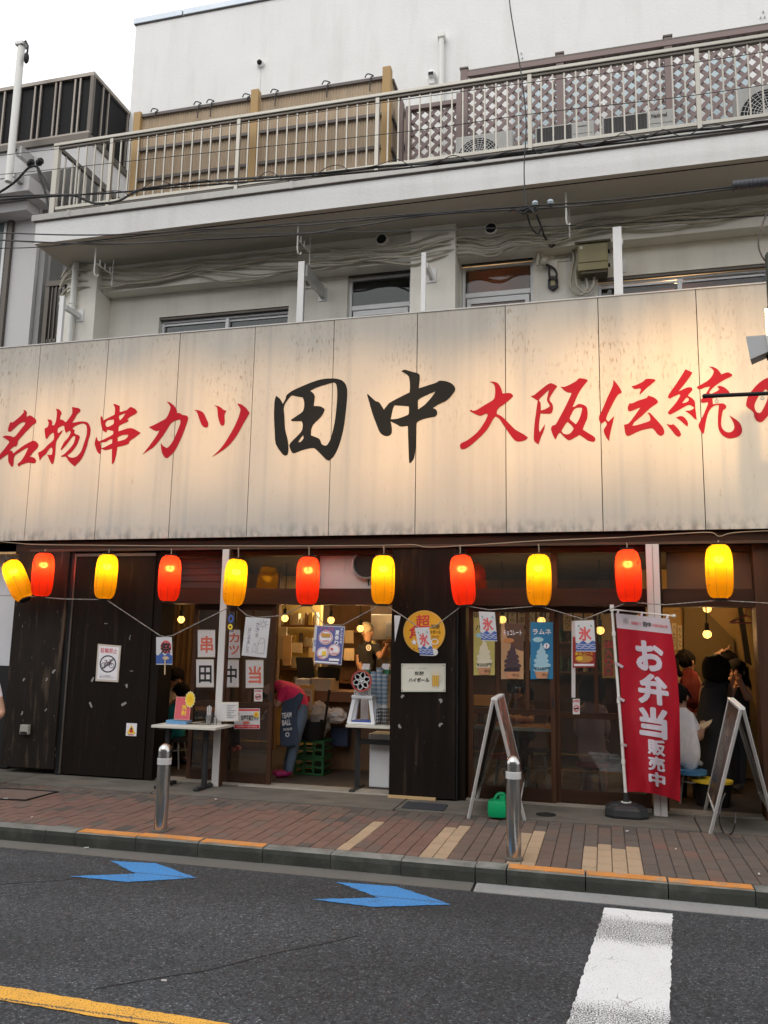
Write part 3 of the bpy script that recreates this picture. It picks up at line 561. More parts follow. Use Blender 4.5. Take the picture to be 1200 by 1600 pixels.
for kk, (o0, sc, ci, loops) in CH.items():
    cu = bpy.data.curves.new('ch', 'CURVE'); cu.dimensions = '2D'; cu.fill_mode = 'BOTH'
    for lp in loops:
        pts = [tuple(map(float, q.split(','))) for q in lp.split()]
        pp = [at(o0[0]+x/sc, o0[1]+y/sc, YS) for x, y in pts]
        n = len(pp); sm = []
        for i in range(n):   # round the brush outline, keep the sharp tips
            a, b, c_, d = pp[i-1], pp[i], pp[(i+1) % n], pp[(i+2) % n]
            def cor(p, q, r): 
                u, v_ = (q-p), (r-q); return u.length < 1e-6 or v_.length < 1e-6 or u.angle(v_) > 1.05
            sm.append(b)
            if (c_-b).length > .012:
                tb = V((0, 0, 0)) if cor(a, b, c_) else (c_-a)*.5; tc_ = V((0, 0, 0)) if cor(b, c_, d) else (d-b)*.5
                mx_ = (c_-b).length
                if tb.length > mx_: tb *= mx_/tb.length
                if tc_.length > mx_: tc_ *= mx_/tc_.length
                if tb.length < 1e-6: tb = (c_-b)
                if tc_.length < 1e-6: tc_ = (c_-b)
                for t in (.33, .67):
                    h00, h10, h01, h11 = 2*t**3-3*t*t+1, t**3-2*t*t+t, -2*t**3+3*t*t, t**3-t*t
                    sm.append(b*h00+tb*h10+c_*h01+tc_*h11)
        sp = cu.splines.new('POLY'); sp.points.add(len(sm)-1); sp.use_cyclic_u = True
        for q, p in zip(sp.points, sm): q.co = (p.x, p.z, 0, 1)
    ob = bpy.data.objects.new('ch', cu); GSC.collection.objects.link(ob); GSC.view_layers[0].update()
    me = bpy.data.meshes.new_from_object(ob.evaluated_get(GSC.view_layers[0].depsgraph))
    mb = MB(); mb.add([(p.co.x, YS-.0025, p.co.y) for p in me.vertices], [tuple(p.vertices) for p in me.polygons])
    bpy.data.objects.remove(ob); bpy.data.curves.remove(cu); bpy.data.meshes.remove(me)
    mb.build('brush_character', SBLK if ci else SRED, SIGN)
# floodlights across the street wash the sign with warm light
for px, py, e, sz in ((20, 705, 900, 20), (130, 690, 950, 20), (260, 672, 1000, 21), (405, 668, 850, 20), (560, 672, 1050, 21), (705, 680, 1000, 21), (850, 640, 950, 21), (1000, 625, 1000, 21), (1130, 600, 1100, 22)):
    q = at(px, py, YS); p = V((q.x*.8+.2, 1.3, 6.2))
    l = light('sign_floodlight', 'SPOT', p, e*1.3, (1, .57, .225), spot_size=math.radians(sz*.86), spot_blend=1.0, shadow_soft_size=.1)
    l.rotation_euler = (p-q).to_track_quat('Z', 'Y').to_euler()
# ================================================================ main building above the sign
YB, YP, YW2, Y3 = 7.9, 8.5, 8.82, 9.5
BLD = thing('shop_building', 'white stuccoed building with shop, balcony and recessed windows', 'building', (-2, 9, 0))
XL, XR = -6.46, 6.5
def holes_wall(name, m, parent, x0, x1, z0, z1, y0, y1, holes):
    mb = MB(); hs_ = sorted(holes); x = x0
    for a, b, c, d in hs_:
        if a > x: mb.box(x, a, y0, y1, z0, z1)
        if c > z0: mb.box(a, b, y0, y1, z0, c)
        if d < z1: mb.box(a, b, y0, y1, d, z1)
        x = b
    if x < x1: mb.box(x, x1, y0, y1, z0, z1)
    return mb.build(name, m, parent)
W = [(-5.28, -3.56, 4.2, 5.445), (-2.83, -2.06, 4.2, 5.775), (-1.478, -.672, 4.2, 5.775), (.02, 1.75, 4.2, 5.44)]
W2V = (-4.115, -3.86, 5.30, 5.46)
vent1 = (X_(478, 440, YW2), X_(500, 440, YW2), Z_(488, 447, YW2), Z_(488, 434, YW2))
vent2 = (X_(866, 400, YW2), X_(888, 400, YW2), Z_(876, 405, YW2), Z_(876, 394, YW2))
hl = W+[vent2]
holes_wall('upper_wall', STUCCO2, BLD, XL+.05, XR, 2.7, 6.09, YW2, YW2+.22, [W[0], vent1, W[1], W[2], vent2, W[3]])
bx('room_dark', DARK, BLD, XL+.3, XR, YW2+.6, YW2+.65, 2.7, 6.09)  # black sheet stands in for the dark of the rooms
bx('side_wall', STUCCO2, BLD, XL+.05, XL+.25, YW2+.22, 14, 2.7, 6.09)
# beam between the pilasters and the pilasters themselves
xp = [(XL+.05, -5.985), (-1.997, -1.49)]
for a, b in xp: bx('pilaster', STUCCO2, BLD, a, b, YP, YW2-.002, 2.7, 6.095, bevel=.008)
for a, b in ((-5.985, -1.997), (-1.49, XR)): bx('beam', STUCCO2, BLD, a+.002, b-.002, YP+.12, YW2-.002, 5.752, 6.094)
# balcony slab
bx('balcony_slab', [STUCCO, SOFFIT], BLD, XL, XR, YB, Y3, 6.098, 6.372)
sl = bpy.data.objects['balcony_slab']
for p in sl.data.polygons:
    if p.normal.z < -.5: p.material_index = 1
bx('soffit_groove', DARK, BLD, XL+.05, XR, YB+.075, YB+.09, 6.094, 6.099)
bx('slab_coping', COPING, BLD, XL-.045, XR, YB-.03, YB+.22, 6.378, 6.455, bevel=.004)
bx('coping_shadow_gap', BRONZE, BLD, XL-.01, XR, YB-.012, YB+.1, 6.366, 6.379)
for xj in (-6.0, -3.2, .52): bx('coping_joint', COPING, BLD, xj-.02, xj+.02, YB-.034, YB+.224, 6.374, 6.459)
# third floor block
x3 = -6.365
holes_wall('top_wall', STUCCO, BLD, x3, XR, 6.37, 10.27, Y3, Y3+.25, [])
bx('top_side_wall', STUCCO, BLD, x3, x3+.25, Y3+.25, 16, 6.37, 10.27)
bx('top_roof', COPING, BLD, x3+.02, XR, Y3+.1, 16, 10.15, 10.26)
for i, (a, b) in enumerate(((x3-.03, -5.62), (-5.6, -2.2), (-2.18, 1.3), (1.32, XR))):
    bx('roof_coping', mat('roof coping', (.45, .50, .56), .4, .4) if i == 0 else bpy.data.materials['roof coping'], BLD, a, b, Y3-.03, Y3+.27, 10.272, 10.36, bevel=.006)
bx('roof_coping_lip', BRONZE, BLD, x3-.012, XR, Y3-.012, Y3+.1, 10.258, 10.274)

# windows on the second floor
BLIND = shade('brown blind', (.48, .265, .165), .5); BLINDP = shade('dusty pink blind', (.42, .235, .20), .55)
def window(hole, label, blind, split, transom=None, blindparts=None):
    a, b, c, d = hole; y = YW2+.07; t = thing('window', label, 'window', ((a+b)/2, y, c), 'second floor windows')
    def fr(nm, x0, x1, z0, z1, yy=y, dp=.07): return bx(nm, ALU, t, x0, x1, yy, yy+dp, z0, z1, bevel=.003)
    bx('reveal', BRONZE, t, a+.002, b-.002, YW2+.015, YW2+.055, d-.03, d-.003)
    fr('frame', a+.003, b-.003, d-.058, d-.032); fr('frame', a+.003, a+.035, c, d-.059); fr('frame', b-.035, b-.003, c, d-.059)
    if transom:
        z = transom; q = fr('rail', a+.037, b-.037, z-.055, z+.0); bx('glass_pane', GLASSD, q, a+.036, b-.036, y+.03, y+.035, z+.001, d-.059)
        fr('sash', a+.052, a+.10, c, z-.06, y+.015, .03); fr('sash', b-.10, b-.052, c, z-.06, y+.015, .03); q = fr('sash', a+.10, b-.10, z-.125, z-.06, y+.015, .03)
        bx('glass_pane', GLASSD, q, a+.101, b-.101, y+.03, y+.034, c, z-.126)
    else:
        xm = split
        fr('sash', xm-.022, xm+.022, c, d-.06, y-.005, .05); q = fr('sash', a+.036, xm-.023, d-.092, d-.068, y+.012, .03); q2 = fr('sash', xm+.023, b-.036, d-.092, d-.068, y+.03, .03)
        bx('glass_pane', GLASSD, q, a+.036, xm-.023, y+.03, y+.034, c, d-.093); bx('glass_pane', GLASSD, q2, xm+.023, b-.036, y+.045, y+.049, c, d-.093)
    if blind:
        for (u0, u1, zt, mt) in (blindparts or [(0, 1, d-.045, BLIND)]):
            bx('blind', mt, t, a+.06+(b-a-.12)*u0, a+.06+(b-a-.12)*u1, y+.10, y+.106, c, zt)
    return t
window(W[0], 'low sliding window with grey panes between left pilaster and steel bracket', True, X_(351, 505, YW2), None, [(.12, .48, 5.33, mat('grey screen', (.25, .27, .29), .7)), (.52, .9, 5.35, mat('dark blind', (.06, .06, .062), .8, var=.3, vs=6))])
window(W[1], 'tall window with black panes beside the middle pilaster', True, None, 5.40, [(0, 1, 5.69, mat('charcoal screen', (.035, .036, .034), .8))])
window(W[2], 'tall window with glowing brown blind right of the middle pilaster', True, None, 5.43)
t4 = window(W[3], 'wide sliding window with brown blinds at the right above the sign', True, X_(1063, 440, YW2), None, [(0, .46, 5.33, BLIND), (.5, 1, 5.36, BLINDP)])
for (a, b, c, d), e in ((W[2], 9), (W[3], 14)):   # lamps lit in the rooms behind the brown blinds
    light('room_lamp', 'POINT', ((a+b)/2-.05, YW2+.48, d-.25), e, (1, .62, .32), BLD, shadow_soft_size=.1)
for hx, nm, lb in ((vent1, 'wall_vent', 'small louvred vent half hidden by the steel bracket'), (vent2, 'wall_vent', 'small louvred vent left of the olive meter box')):
    t = thing(nm, lb, 'vent', ((hx[0]+hx[1])/2, YW2, hx[2]), 'louvred wall vents')
    bx('vent_back', DARK, t, hx[0], hx[1], YW2+.06, YW2+.07, hx[2], hx[3])
    for i in range(4):
        z = hx[2]+(hx[3]-hx[2])*(i+.3)/4; MB().obox(((hx[0]+hx[1])/2, YW2+.03, z), ((hx[1]-hx[0])/2, 0, 0), (0, .025, -.012), (0, .002, .004)).build('slat', STUCCO2, t)
    bx('sill', STUCCO2, t, hx[0]-.02, hx[1]+.02, YW2-.02, YW2-.001, hx[2]-.03, hx[2]-.005)
for px, py, lb in ((598, 377, 'round black vent hood above the black window'), (768, 360, 'round black vent hood above the brown window')):
    c = at(px, py, YP+.12); t = thing('vent_hood', lb, 'vent', c, 'round vent hoods')
    MB().lathe([(.075, -.005), (.075, .05), (.06, .06), (.055, .02), (.0, .02)], c+V((0, -.004, 0)), 20, (0, -1, 0)).build('ring', STUCCO2, t, smooth=True)
    MB().lathe([(.0, 0), (.056, 0), (.056, .024), (.0, .026)], c+V((0, -.03, 0)), 20, (0, -1, 0)).build('opening', DARK, t)
# steel posts of the sign with arms back to the wall
for (px, py, yw, m, lb, wd) in ((97, 462, YP, WHITEP, 'white steel sign post with an arm back to the left pilaster', .06), (471, 408, YW2, STEEL, 'grey steel sign post with heavy arm back to the wall', .075), (662, 394, YP, WHITEP, 'slim white sign post in front of the middle pilaster', .05), (964, 354, YW2, WHITEP, 'white sign post right of the olive meter box', .085)):
    p = at(px, py, YS+.12); t = thing('sign_post', lb, 'post', (p.x, p.y, 4.3), 'posts behind the sign')
    bx('post', m, t, p.x-wd/2, p.x+wd/2, p.y, p.y+wd*.7, 4.3, p.z, bevel=.003)
    if px < 900 or True:
        bx('arm', m, t, p.x+wd/2-.03, p.x+wd/2+.015, p.y+wd*.7+.002, yw-.012, p.z-.16, p.z-.10 if m is not STEEL else p.z-.02, bevel=.002)
        bx('foot_plate', m, t, p.x+wd/2-.06, p.x+wd/2+.05, yw-.012, yw-.001, p.z-.2, p.z-.04)

# ---------------------------------------------------------------- balcony railing
YR = 8.0
RL = thing('balcony_railing', 'champagne aluminium balcony railing with thin balusters', 'railing', (-2, YR, 6.45))
posts = [1.02-1.645*i for i in range(5)]+[1.02+1.645*i for i in range(1, 3)]
bx('handrail', CHAMP, RL, -6.36, 4.4, YR-.035, YR+.035, 7.392, 7.432, bevel=.008)
bx('handrail_underside', BRONZE, RL, -6.30, 4.4, YR-.02, YR+.02, 7.362, 7.384)
bx('bottom_rail', CHAMP, RL, -6.28, 4.4, YR-.02, YR+.02, 6.555, 6.595, bevel=.004)
bx('bottom_rail_lip', BRONZE, RL, -6.28, 4.4, YR-.012, YR+.016, 6.535, 6.554)
for x in posts: bx('post', CHAMP, RL, x-.022, x+.022, YR-.03, YR+.012, 6.456, 7.384, bevel=.004)
bx('end_post', CHAMP, RL, -6.355, -6.285, YR-.03, YR+.03, 6.456, 7.384, bevel=.004)
b0 = None
for i in range(-60, 29):
    x = 1.02+.1175*i
    if x < -6.24 or any(abs(x-p) < .05 for p in posts): continue
    if b0 is None: b0 = bx('baluster', CHAMP, RL, x-.0075, x+.0075, YR-.009, YR+.009, 6.596, 7.361); bx0 = x
    else: share(b0, 'baluster', RL, (x-bx0, 0, 0))
# the short return of the railing at the left end
bx('return_rail', BRONZE, RL, -6.34, -6.30, YR+.04, 9.4, 7.375, 7.42)
bx('return_rail', BRONZE, RL, -6.33, -6.30, YR+.04, 9.4, 6.56, 6.60)
for i in range(9): bx('return_baluster', CHAMP, RL, -6.328, -6.312, YR+.15+i*.14, YR+.168+i*.14, 6.60, 7.374)

# brown reed-pattern fence behind the railing
REED = mat('brown reed panel', (.45, .345, .235), .75, var=.14, vs=14, st=(1, 1, .12), col2=(.52, .43, .33), s2=22, st2=(1, 1, .35), t2=(.55, .7), a2=.5)
OCHRE = mat('ochre fence post', (.42, .265, .10), .6, var=.06)
BATTEN = mat('dark batten', (.12, .10, .09), .6, var=.1)
FN = thing('reed_fence', 'brown ribbed screen fence with ochre posts on the balcony', 'fence', (-3.8, 8.3, 6.4))
def ribbed(p0, p1, z0, z1, pitch=.034, amp=.006):
    p0, p1 = V(p0), V(p1); d = p1-p0; L_ = d.length; n = int(L_/pitch*4); t = d.normalized(); nn = V((t.y, -t.x, 0)); mb = MB(); vs = []
    for i in range(n+1):
        s = L_*i/n; o = amp*math.cos(2*math.pi*s/pitch); q = p0+t*s+nn*o; vs += [(q.x, q.y, z0), (q.x, q.y, z1)]
    mb.add(vs, [(2*i, 2*i+2, 2*i+3, 2*i+1) for i in range(n)]); return mb
for a, b, zt in ((-5.38, -3.93, 7.86), (-3.80, -2.30, 7.86)):
    pn = ribbed((a, 8.31, 0), (b, 8.31, 0), 6.46, zt).build('screen_panel', REED, FN, smooth=60)
    for z in (7.855, 7.40, 7.0): bx('batten', BATTEN, FN, a, b, 8.275, 8.298, z-.018, z+.018)
for x, zt in ((-5.425, 7.90), (-3.865, 7.95), (-2.25, 7.97)): bx('post', OCHRE, FN, x-.048, x+.048, 8.25, 8.345, 6.456, zt, bevel=.006)
ribbed((-2.215, 8.35, 0), (-2.215, 9.46, 0), 6.46, 7.86).build('side_panel', REED, FN, smooth=60)
for z in (7.855, 7.40, 7.0): bx('batten', BATTEN, FN, -2.205, -2.185, 8.35, 9.46, z-.018, z+.018)
for x in (-5.2, -4.62, -4.45, -3.98, -3.62, -2.98, -2.46):
    pts = [(x-.05, 8.27, 7.88), (x-.02, 8.26, 7.915), (x+.03, 8.27, 7.905), (x+.05, 8.27, 7.885), (x+.02, 8.262, 7.86), (x+.015, 8.262, 7.86-random.uniform(.05, .22))]
    MB().tube(spline(pts, 4), .007, 5).build('tie_string', RUBBER, FN)

# lattice fences
LATT = mat('mauve brown lattice', (.23, .17, .16), .65, var=.1, rnd=.06)
def lattice(t, x0, x1, z0, z1, y, sp=.150, w=.041):
    for k, dz in ((1, 0), (-1, .012)):
        n = int((x1-x0+z1-z0)/sp)+2
        for i in range(n):
            c = i*sp; P = []
            # line x + k*z = const clipped to the rectangle
            if k == 1:   # rising to the right
                s0 = x0-(z1-z0)+c; a = max(s0, x0); b = min(s0+(z1-z0), x1); za = z0+(a-s0); zb = z0+(b-s0)
            else:
                s0 = x0+c; b = min(s0, x1); a = max(s0-(z1-z0), x0); za = z0+(s0-a); zb = z0+(s0-b)
            if b-a < .03: continue
            MB().bar((a, y+dz, za), (b, y+dz, zb), .010, w, up=(-k, 0, 1)).build('slat', LATT, t)
LT = thing('low_lattice', 'low mauve brown lattice panel beside the reed fence', 'lattice', (-1.75, 8.45, 6.45), 'balcony lattices')
lattice(LT, -2.0, -1.47, 6.47, 7.50, 8.46)
bx('post', LATT, LT, -2.15, -2.09, 8.4, 8.49, 6.456, 7.62); bx('post', LATT, LT, -2.06, -2.0, 8.42, 8.48, 6.456, 7.55); bx('post', LATT, LT, -1.475, -1.42, 8.42, 8.48, 6.456, 7.62); bx('top_rail', LATT, LT, -2.0, -1.475, 8.42, 8.48, 7.50, 7.55)
L2 = thing('tall_lattice', 'tall mauve brown lattice screen behind the outdoor units', 'lattice', (0, 8.7, 6.45), 'balcony lattices')
lx = [-1.43, -.34, .82, 1.98]
for a, b in zip(lx, lx[1:]): lattice(L2, a+.04, b-.04, 6.62, 8.0, 8.72)
for x in lx: bx('post', LATT, L2, x-.042, x+.042, 8.67, 8.75, 6.456, 8.10); bx('post_cap', BRONZE, L2, x-.05, x+.05, 8.66, 8.76, 8.101, 8.12)
bx('top_rail', LATT, L2, lx[0]+.044, lx[-1], 8.66, 8.69, 7.99, 8.05); bx('bottom_rail', LATT, L2, lx[0]+.044, lx[-1], 8.70, 8.75, 6.56, 6.62)
bx('shelf_rail', BRONZE, L2, lx[0]+.044, lx[-1], 8.66, 8.80, 8.052, 8.07)
# pale blue window wall seen through the lattice
BLUEW = mat('pale blue sash', (.45, .56, .60), .35, var=.08)
bt = thing('balcony_window', 'pale blue glazed door seen through the tall lattice', 'window', (0, Y3, 6.4))
for a, b in ((-.95, -.42), (-.36, .02), (.22, .60), (.72, 1.15), (1.3, 1.75)): bx('sash_pane', BLUEW, bt, a, b, Y3-.03, Y3-.004, 6.5, 8.32)

# outdoor units
ACW = mat('aged white unit', (.50, .50, .47), .5, var=.1, vs=4, col2=(.3, .29, .26), s2=3, t2=(.5, .75), a2=.4)
MESH = mat('black fin mesh', (.02, .02, .021), .5, var=.3, vs=60)
def acunit(x0, x1, z1, kind, label, y=8.36, z0=6.50):
    t = thing('outdoor_unit', label, 'air conditioner', ((x0+x1)/2, y, z0), 'air conditioner units on the balcony')
    bx('casing', ACW, t, x0, x1, y, y+.28, z0, z1, bevel=.012)
    if kind == 'fan':
        c = V((x0+(x1-x0)*.40, y-.006, (z0+z1)/2-.01)); r = min(z1-z0, x1-x0)*.43
        MB().lathe([(r, 0), (r, .004), (0, .004)], c+V((0, .003, 0)), 32, (0, -1, 0)).build('fan_opening', DARK, t)
        for q in range(1, 9): MB().tube([c+V((math.cos(a_*math.pi/16)*r*q/9, -.012, math.sin(a_*math.pi/16)*r*q/9)) for a_ in range(33)], .0028, 4).build('grille_ring', STEEL, t)
        mb = MB()
        for a_ in range(28):
            d = V((math.cos(a_*math.pi/14), 0, math.sin(a_*math.pi/14))); mb.bar(c+d*r*.2+V((0, -.014, 0)), c+d*r+V((0, -.010, 0)), .004)
        mb.build('grille_spokes', STEEL, t)
        MB().lathe([(r*.22, 0), (r*.2, .012), (0, .014)], c+V((0, -.012, 0)), 24, (0, -1, 0)).build('hub', ACW, t)
        for a_ in range(4):
            d = V((math.cos(a_*1.57+.4), 0, math.sin(a_*1.57+.4))); e = V((-d.z, 0, d.x)); MB().add([c+d*r*.15, c+d*r*.9+e*r*.3+V((0, .003, 0)), c+d*r*.95-e*r*.15+V((0, .003, 0))], [(0, 1, 2)]).build('fan_blade', BATTEN, t)
    else:
        xm = x0+(x1-x0)*.62; bx('fin_panel', MESH, t, x0+.02, xm, y-.008, y-.001, z0+.03, z1-.02)
        for i in range(26):
            xx = x0+.03+(xm-x0-.04)*i/25
            if i % 2: continue
            bx('fin', BATTEN, t, xx-.002, xx+.002, y-.014, y-.0085, z0+.03, z1-.02)
        for i in range(3): bx('panel_seam', BATTEN, t, xm+.02, x1-.02, y-.0025, y-.001, z0+.12+i*.13, z0+.124+i*.13)
        sh = Sheet(t, V((xm+.02, y-.001, z1-.03)), V((x1-.03, y-.001, z1-.03)), V((x1-.03, y-.001, z1-.09)), V((xm+.02, y-.001, z1-.09)))
        if 'second' in label: sh.text('National', .12, .1, .8, .9, DARK, .02)
        else: sh.rect(.2, .3, .75, .5, BATTEN)
    for x in (x0+.06, x1-.06): bx('foot', DARK, t, x-.03, x+.03, y+.02, y+.26, 6.456, z0-.001)
    return t
acunit(-1.47, -.84, 7.035, 'fan', 'grey outdoor unit with dark round fan behind the railing, leftmost of four')
acunit(-.60, .02, 7.02, 'fin', 'outdoor unit with black fin mesh, first of the middle pair')
acunit(.10, .83, 7.03, 'fin', 'outdoor unit with black fin mesh and maker plate, second of the middle pair')
acunit(1.43, 2.2, 7.15, 'fan', 'large outdoor unit with big round fan at the right edge of the balcony')

# things on the white top wall
c = at(408, 101, Y3); t = thing('wall_camera', 'small white dome camera high on the blank white wall', 'camera', c)
MB().lathe([(.055, 0), (.055, .03), (.05, .05), (.0, .05)], c, 20, (0, -1, 0)).build('housing', WHITEP, t, smooth=True); MB().sph(c+V((0, -.055, -.005)), .036, 16, 10).build('lens_dome', DARK, t, smooth=True)
MB().tube([c+V((0, -.004, -.05)), c+V((.0, -.004, -.5))], .004, 5).build('thin_cable', PIPEW, t)
c = at(690, 50, Y3-.07); e = at(688, 130, Y3-.07); t = thing('drain_pipe', 'white drain pipe with a cap on the top wall', 'pipe', e)
MB().cyl((c.x, c.y, 6.4), (c.x, c.y, c.z-.06), .035, n=14).build('pipe', PIPEW, t, smooth=True); MB().box(c.x-.05, c.x+.05, c.y-.05, c.y+.068, c.z-.1, c.z-.02).build('cap', PIPEW, t, bevel=.01)
c = at(676, 122, Y3); t = thing('wall_camera', 'white turret camera beside the drain pipe', 'camera', c)
MB().lathe([(.06, 0), (.06, .03), (.0, .03)], c, 18, (0, -1, 0)).build('base', WHITEP, t); MB().sph(c+V((0, -.07, 0)), (.055, .06, .06), 16, 10).build('housing', WHITEP, t, smooth=True); bx('lens', DARK, t, c.x-.03, c.x+.03, c.y-.133, c.y-.1, c.z-.035, c.z-.005); bx('bracket', WHITEP, t, c.x-.035, c.x+.035, c.y-.07, c.y-.001, c.z-.12, c.z-.05)
for px, py, lb in ((813, 92, 'tiny bolts in the white wall above the left lattice'), (1191, 28, 'tiny bolts in the white wall at the top right')):
    c = at(px, py, Y3); t = thing('wall_bolts', lb, 'bolts', c, 'leftover wall bolts')
    for dx, dz in ((-.02, 0), (.025, .0), (.012, .07)): MB().cyl(c+V((dx, 0, dz)), c+V((dx, -.03, dz)), .008, n=8).build('bolt', STEEL, t)

# ---------------------------------------------------------------- things on the second floor wall
def cable(name, pxs, Y, r, m, label=None, cat='cable', parent=None, k=6, group=None):
    pts = [at(p[0], p[1], p[2] if len(p) > 2 else Y) for p in pxs]
    return MB().tube(spline(pts, k), r, 6).build(name, m, parent, smooth=60, label=label, cat=cat if label else None, group=group)
BUN = thing('cable_bundle', 'bundle of beige cables clipped along the wall under the balcony', 'cables', at(650, 380, YP-.03))
top = [(96, 436), (108, 420), (128, 415), (160, 419), (200, 419), (240, 417), (290, 409), (312, 404), (350, 405), (400, 399), (440, 393), (500, 389), (540, 387), (570, 384), (600, 386), (640, 382), (670, 372), (690, 366), (730, 366), (770, 369), (800, 358), (840, 357), (880, 356), (920, 346), (960, 340), (1010, 337), (1060, 328), (1110, 325), (1160, 318), (1215, 312)]
for i in range(7):
    u = i/6.; pts = []
    for x, y in top:
        w_ = 30 if x < 700 else (26 if x < 900 else 20)
        pts.append((x+(-4*u if x < 130 else 0), y+w_*u*(1+.25*math.sin(x*.02+i))+2.2*math.sin(x*.045+i*1.7)+random.uniform(-1, 1), YP-.02-.012*(i % 3)+(.0 if x < 155 or 636 < x < 716 else .10)))
    cable('cable', pts, YP, .0115, CABLEB, parent=BUN, k=4)
cable('cable_dark', [(900, 358), (960, 350), (1040, 346), (1100, 342), (1160, 339), (1210, 336)], YP-.05, .006, RUBBER, parent=BUN)
# ladder-like cable hooks hanging from the soffit
for px, py, ln, lb in ((150, 386, 45, 'white cable hook rack under the balcony at the left'), (466, 348, 48, 'white cable hook rack above the grey bracket'), (884, 296, 55, 'white cable hook rack above the meter box')):
    a = at(px, py+2, YB+.22); t = thing('cable_hook', lb, 'hook', a, 'cable hooks under the balcony'); a.z = 6.096; zl = Z_(px, py+ln, a.y)
    b = V((a.x+.02, YP-.02, 0))
    MB().tube([(a.x, a.y, 6.096), (a.x, a.y, zl+.05), (a.x+.005, a.y+.01, zl+.015), (a.x+.02, a.y+.03, zl), (a.x+.035, a.y+.04, zl+.03)], .009, 6).build('front_rod', PIPEW, t)
    MB().tube([(b.x, b.y-.02, 6.096), (b.x, b.y-.02, zl+.02)], .008, 6).build('rear_rod', PIPEW, t)
    MB().tube([(a.x, a.y, zl+.17), (b.x, b.y-.02, zl+.17)], .007, 6).build('cross_rod', PIPEW, t)
    for i in range(3):
        y = a.y+.1*(i+1); MB().tube([(a.x+.004*i, y, zl+.17), (a.x+.004*i, y, zl+.25)], .008, 6).build('peg', PIPEW, t)
# olive meter box with its two looping conduits
OLIVE = mat('olive painted steel', (.30, .265, .135), .5, var=.08, vs=2); OLIVED = mat('dark olive steel', (.10, .085, .05), .6)
y0 = YW2-.2; cnr = upright(902, 380, 950, 421, y0); x0, x1, z1, z0 = cnr[0].x, cnr[1].x, cnr[0].z, cnr[2].z
t = thing('meter_box', 'olive steel meter box on the wall beside the white sign post', 'meter box', ((x0+x1)/2, YW2, z0))
bx('box', OLIVE, t, x0, x1, y0, YW2-.002, z0, z1, bevel=.006); bx('lid', OLIVE, t, x0+.012, x1-.012, y0-.012, y0-.001, z0+.085, z1-.012, bevel=.003); bx('rain_hood', OLIVED, t, x0-.025, x1+.03, y0-.03, YW2-.002, z1+.001, z1+.02); bx('base', OLIVED, t, x0+.03, x1-.01, y0+.02, YW2-.003, z0-.03, z0-.001)
for z in (z0+.06, z1-.08): MB().cyl((x1+.001, y0+.06, z), (x1+.022, y0+.06, z), .02, n=10).build('hinge', DARK, t)
bx('sticker', WHITEP, t, x0+.03, x0+.055, y0-.0145, y0-.0125, z1-.06, z1-.03)
for dx in (0, 5): cable('conduit', [(869, 368), (884, 375), (893+dx, 388), (897+dx, 405), (893+dx*1.4, 425), (891+dx*2, 445), (896+dx*2, 456-dx), (906+dx, 461-dx), (914+dx*1.2, 456), (918+dx*1.8, 445), (914+dx*2.8, 427)], YW2-.07, .016, CABLEB, parent=t)
# service entrance: cable drop, insulator and pocket meter
t = thing('service_drop', 'black service cable dropping from the overhead line to a small wall meter', 'cable', at(861, 440, YW2))
cable('drop_cable', [(838, 335, 8.15), (846, 355, 8.35), (850, 368, 8.5), (855, 376, 8.6), (860, 382, 8.7)], 8, .011, RUBBER, parent=t); cable('loop_cable', [(824, 335, 8.1), (828, 350, 8.2), (834, 361, 8.25), (842, 365, 8.3), (846, 355, 8.3)], 8, .010, RUBBER, parent=t)
cable('tail_cable', [(860, 382, 8.7), (851, 388, 8.72), (848, 395, 8.72), (850, 405, 8.74), (853, 411, 8.74)], 8, .010, CABLEB, parent=t)
cable('tail_cable', [(853, 413, 8.74), (858, 418, 8.74), (858, 426, 8.74), (859, 436, 8.74)], 8, .014, RUBBER, parent=t); cable('tail_cable', [(853, 413, 8.74), (866, 420, 8.74), (870, 430, 8.74), (868, 438, 8.74)], 8, .012, RUBBER, parent=t)
c = at(852, 410, 8.73); MB().lathe([(.05, 0), (.05, .03), (.02, .06), (0, .06)], c, 12, (-.5, -.5, .3)).build('cable_cleat', CABLEB, t)
c = at(864, 442, YW2-.05); MB().prism([c+V((-.055, 0, .05)), c+V((.055, 0, .05)), c+V((.055, 0, -.04)), c+V((0, 0, -.085)), c+V((-.055, 0, -.04))], (0, .045, 0)).build('meter', RUBBER, t, bevel=.006); bx('meter_window', OLIVE, t, c.x-.025, c.x+.025, c.y-.004, c.y-.0005, c.z-.03, c.z+.025)
c = upright(857, 408, 871, 432, YW2-.03); bx('conduit_box', STUCCO2, t, c[0].x, c[1].x, YW2-.05, YW2-.002, c[2].z, c[0].z, bevel=.004)
MB().tube([at(843, 372, 8.7), at(842, 395, 8.72), at(840, 415, 8.74)], .02, 8).build('wall_tube', CABLEB, t)
for px, py in ((859, 380), (862, 384), (865, 381)): MB().tube(spline([at(px-3, py-3, 8.62), at(px, py-6, 8.6), at(px+3, py-2, 8.6), at(px, py+3, 8.6), at(px-3, py, 8.62)], 4), .007, 5).build('cable_curl', RUBBER, t)
# rain pipe at the left pilaster
p = at(114, 470, YP-.05); t = thing('rain_pipe', 'white rain pipe running down the left pilaster', 'pipe', (p.x, p.y, 4.6))
MB().cyl((p.x, p.y, 3.0), (p.x, p.y, 6.09), .038, n=14).build('pipe', PIPEW, t, smooth=True)
for z in (5.55, 6.0): MB().cyl((p.x, p.y, z), (p.x, p.y, z+.03), .045, n=14).build('clip', PIPEW, t)

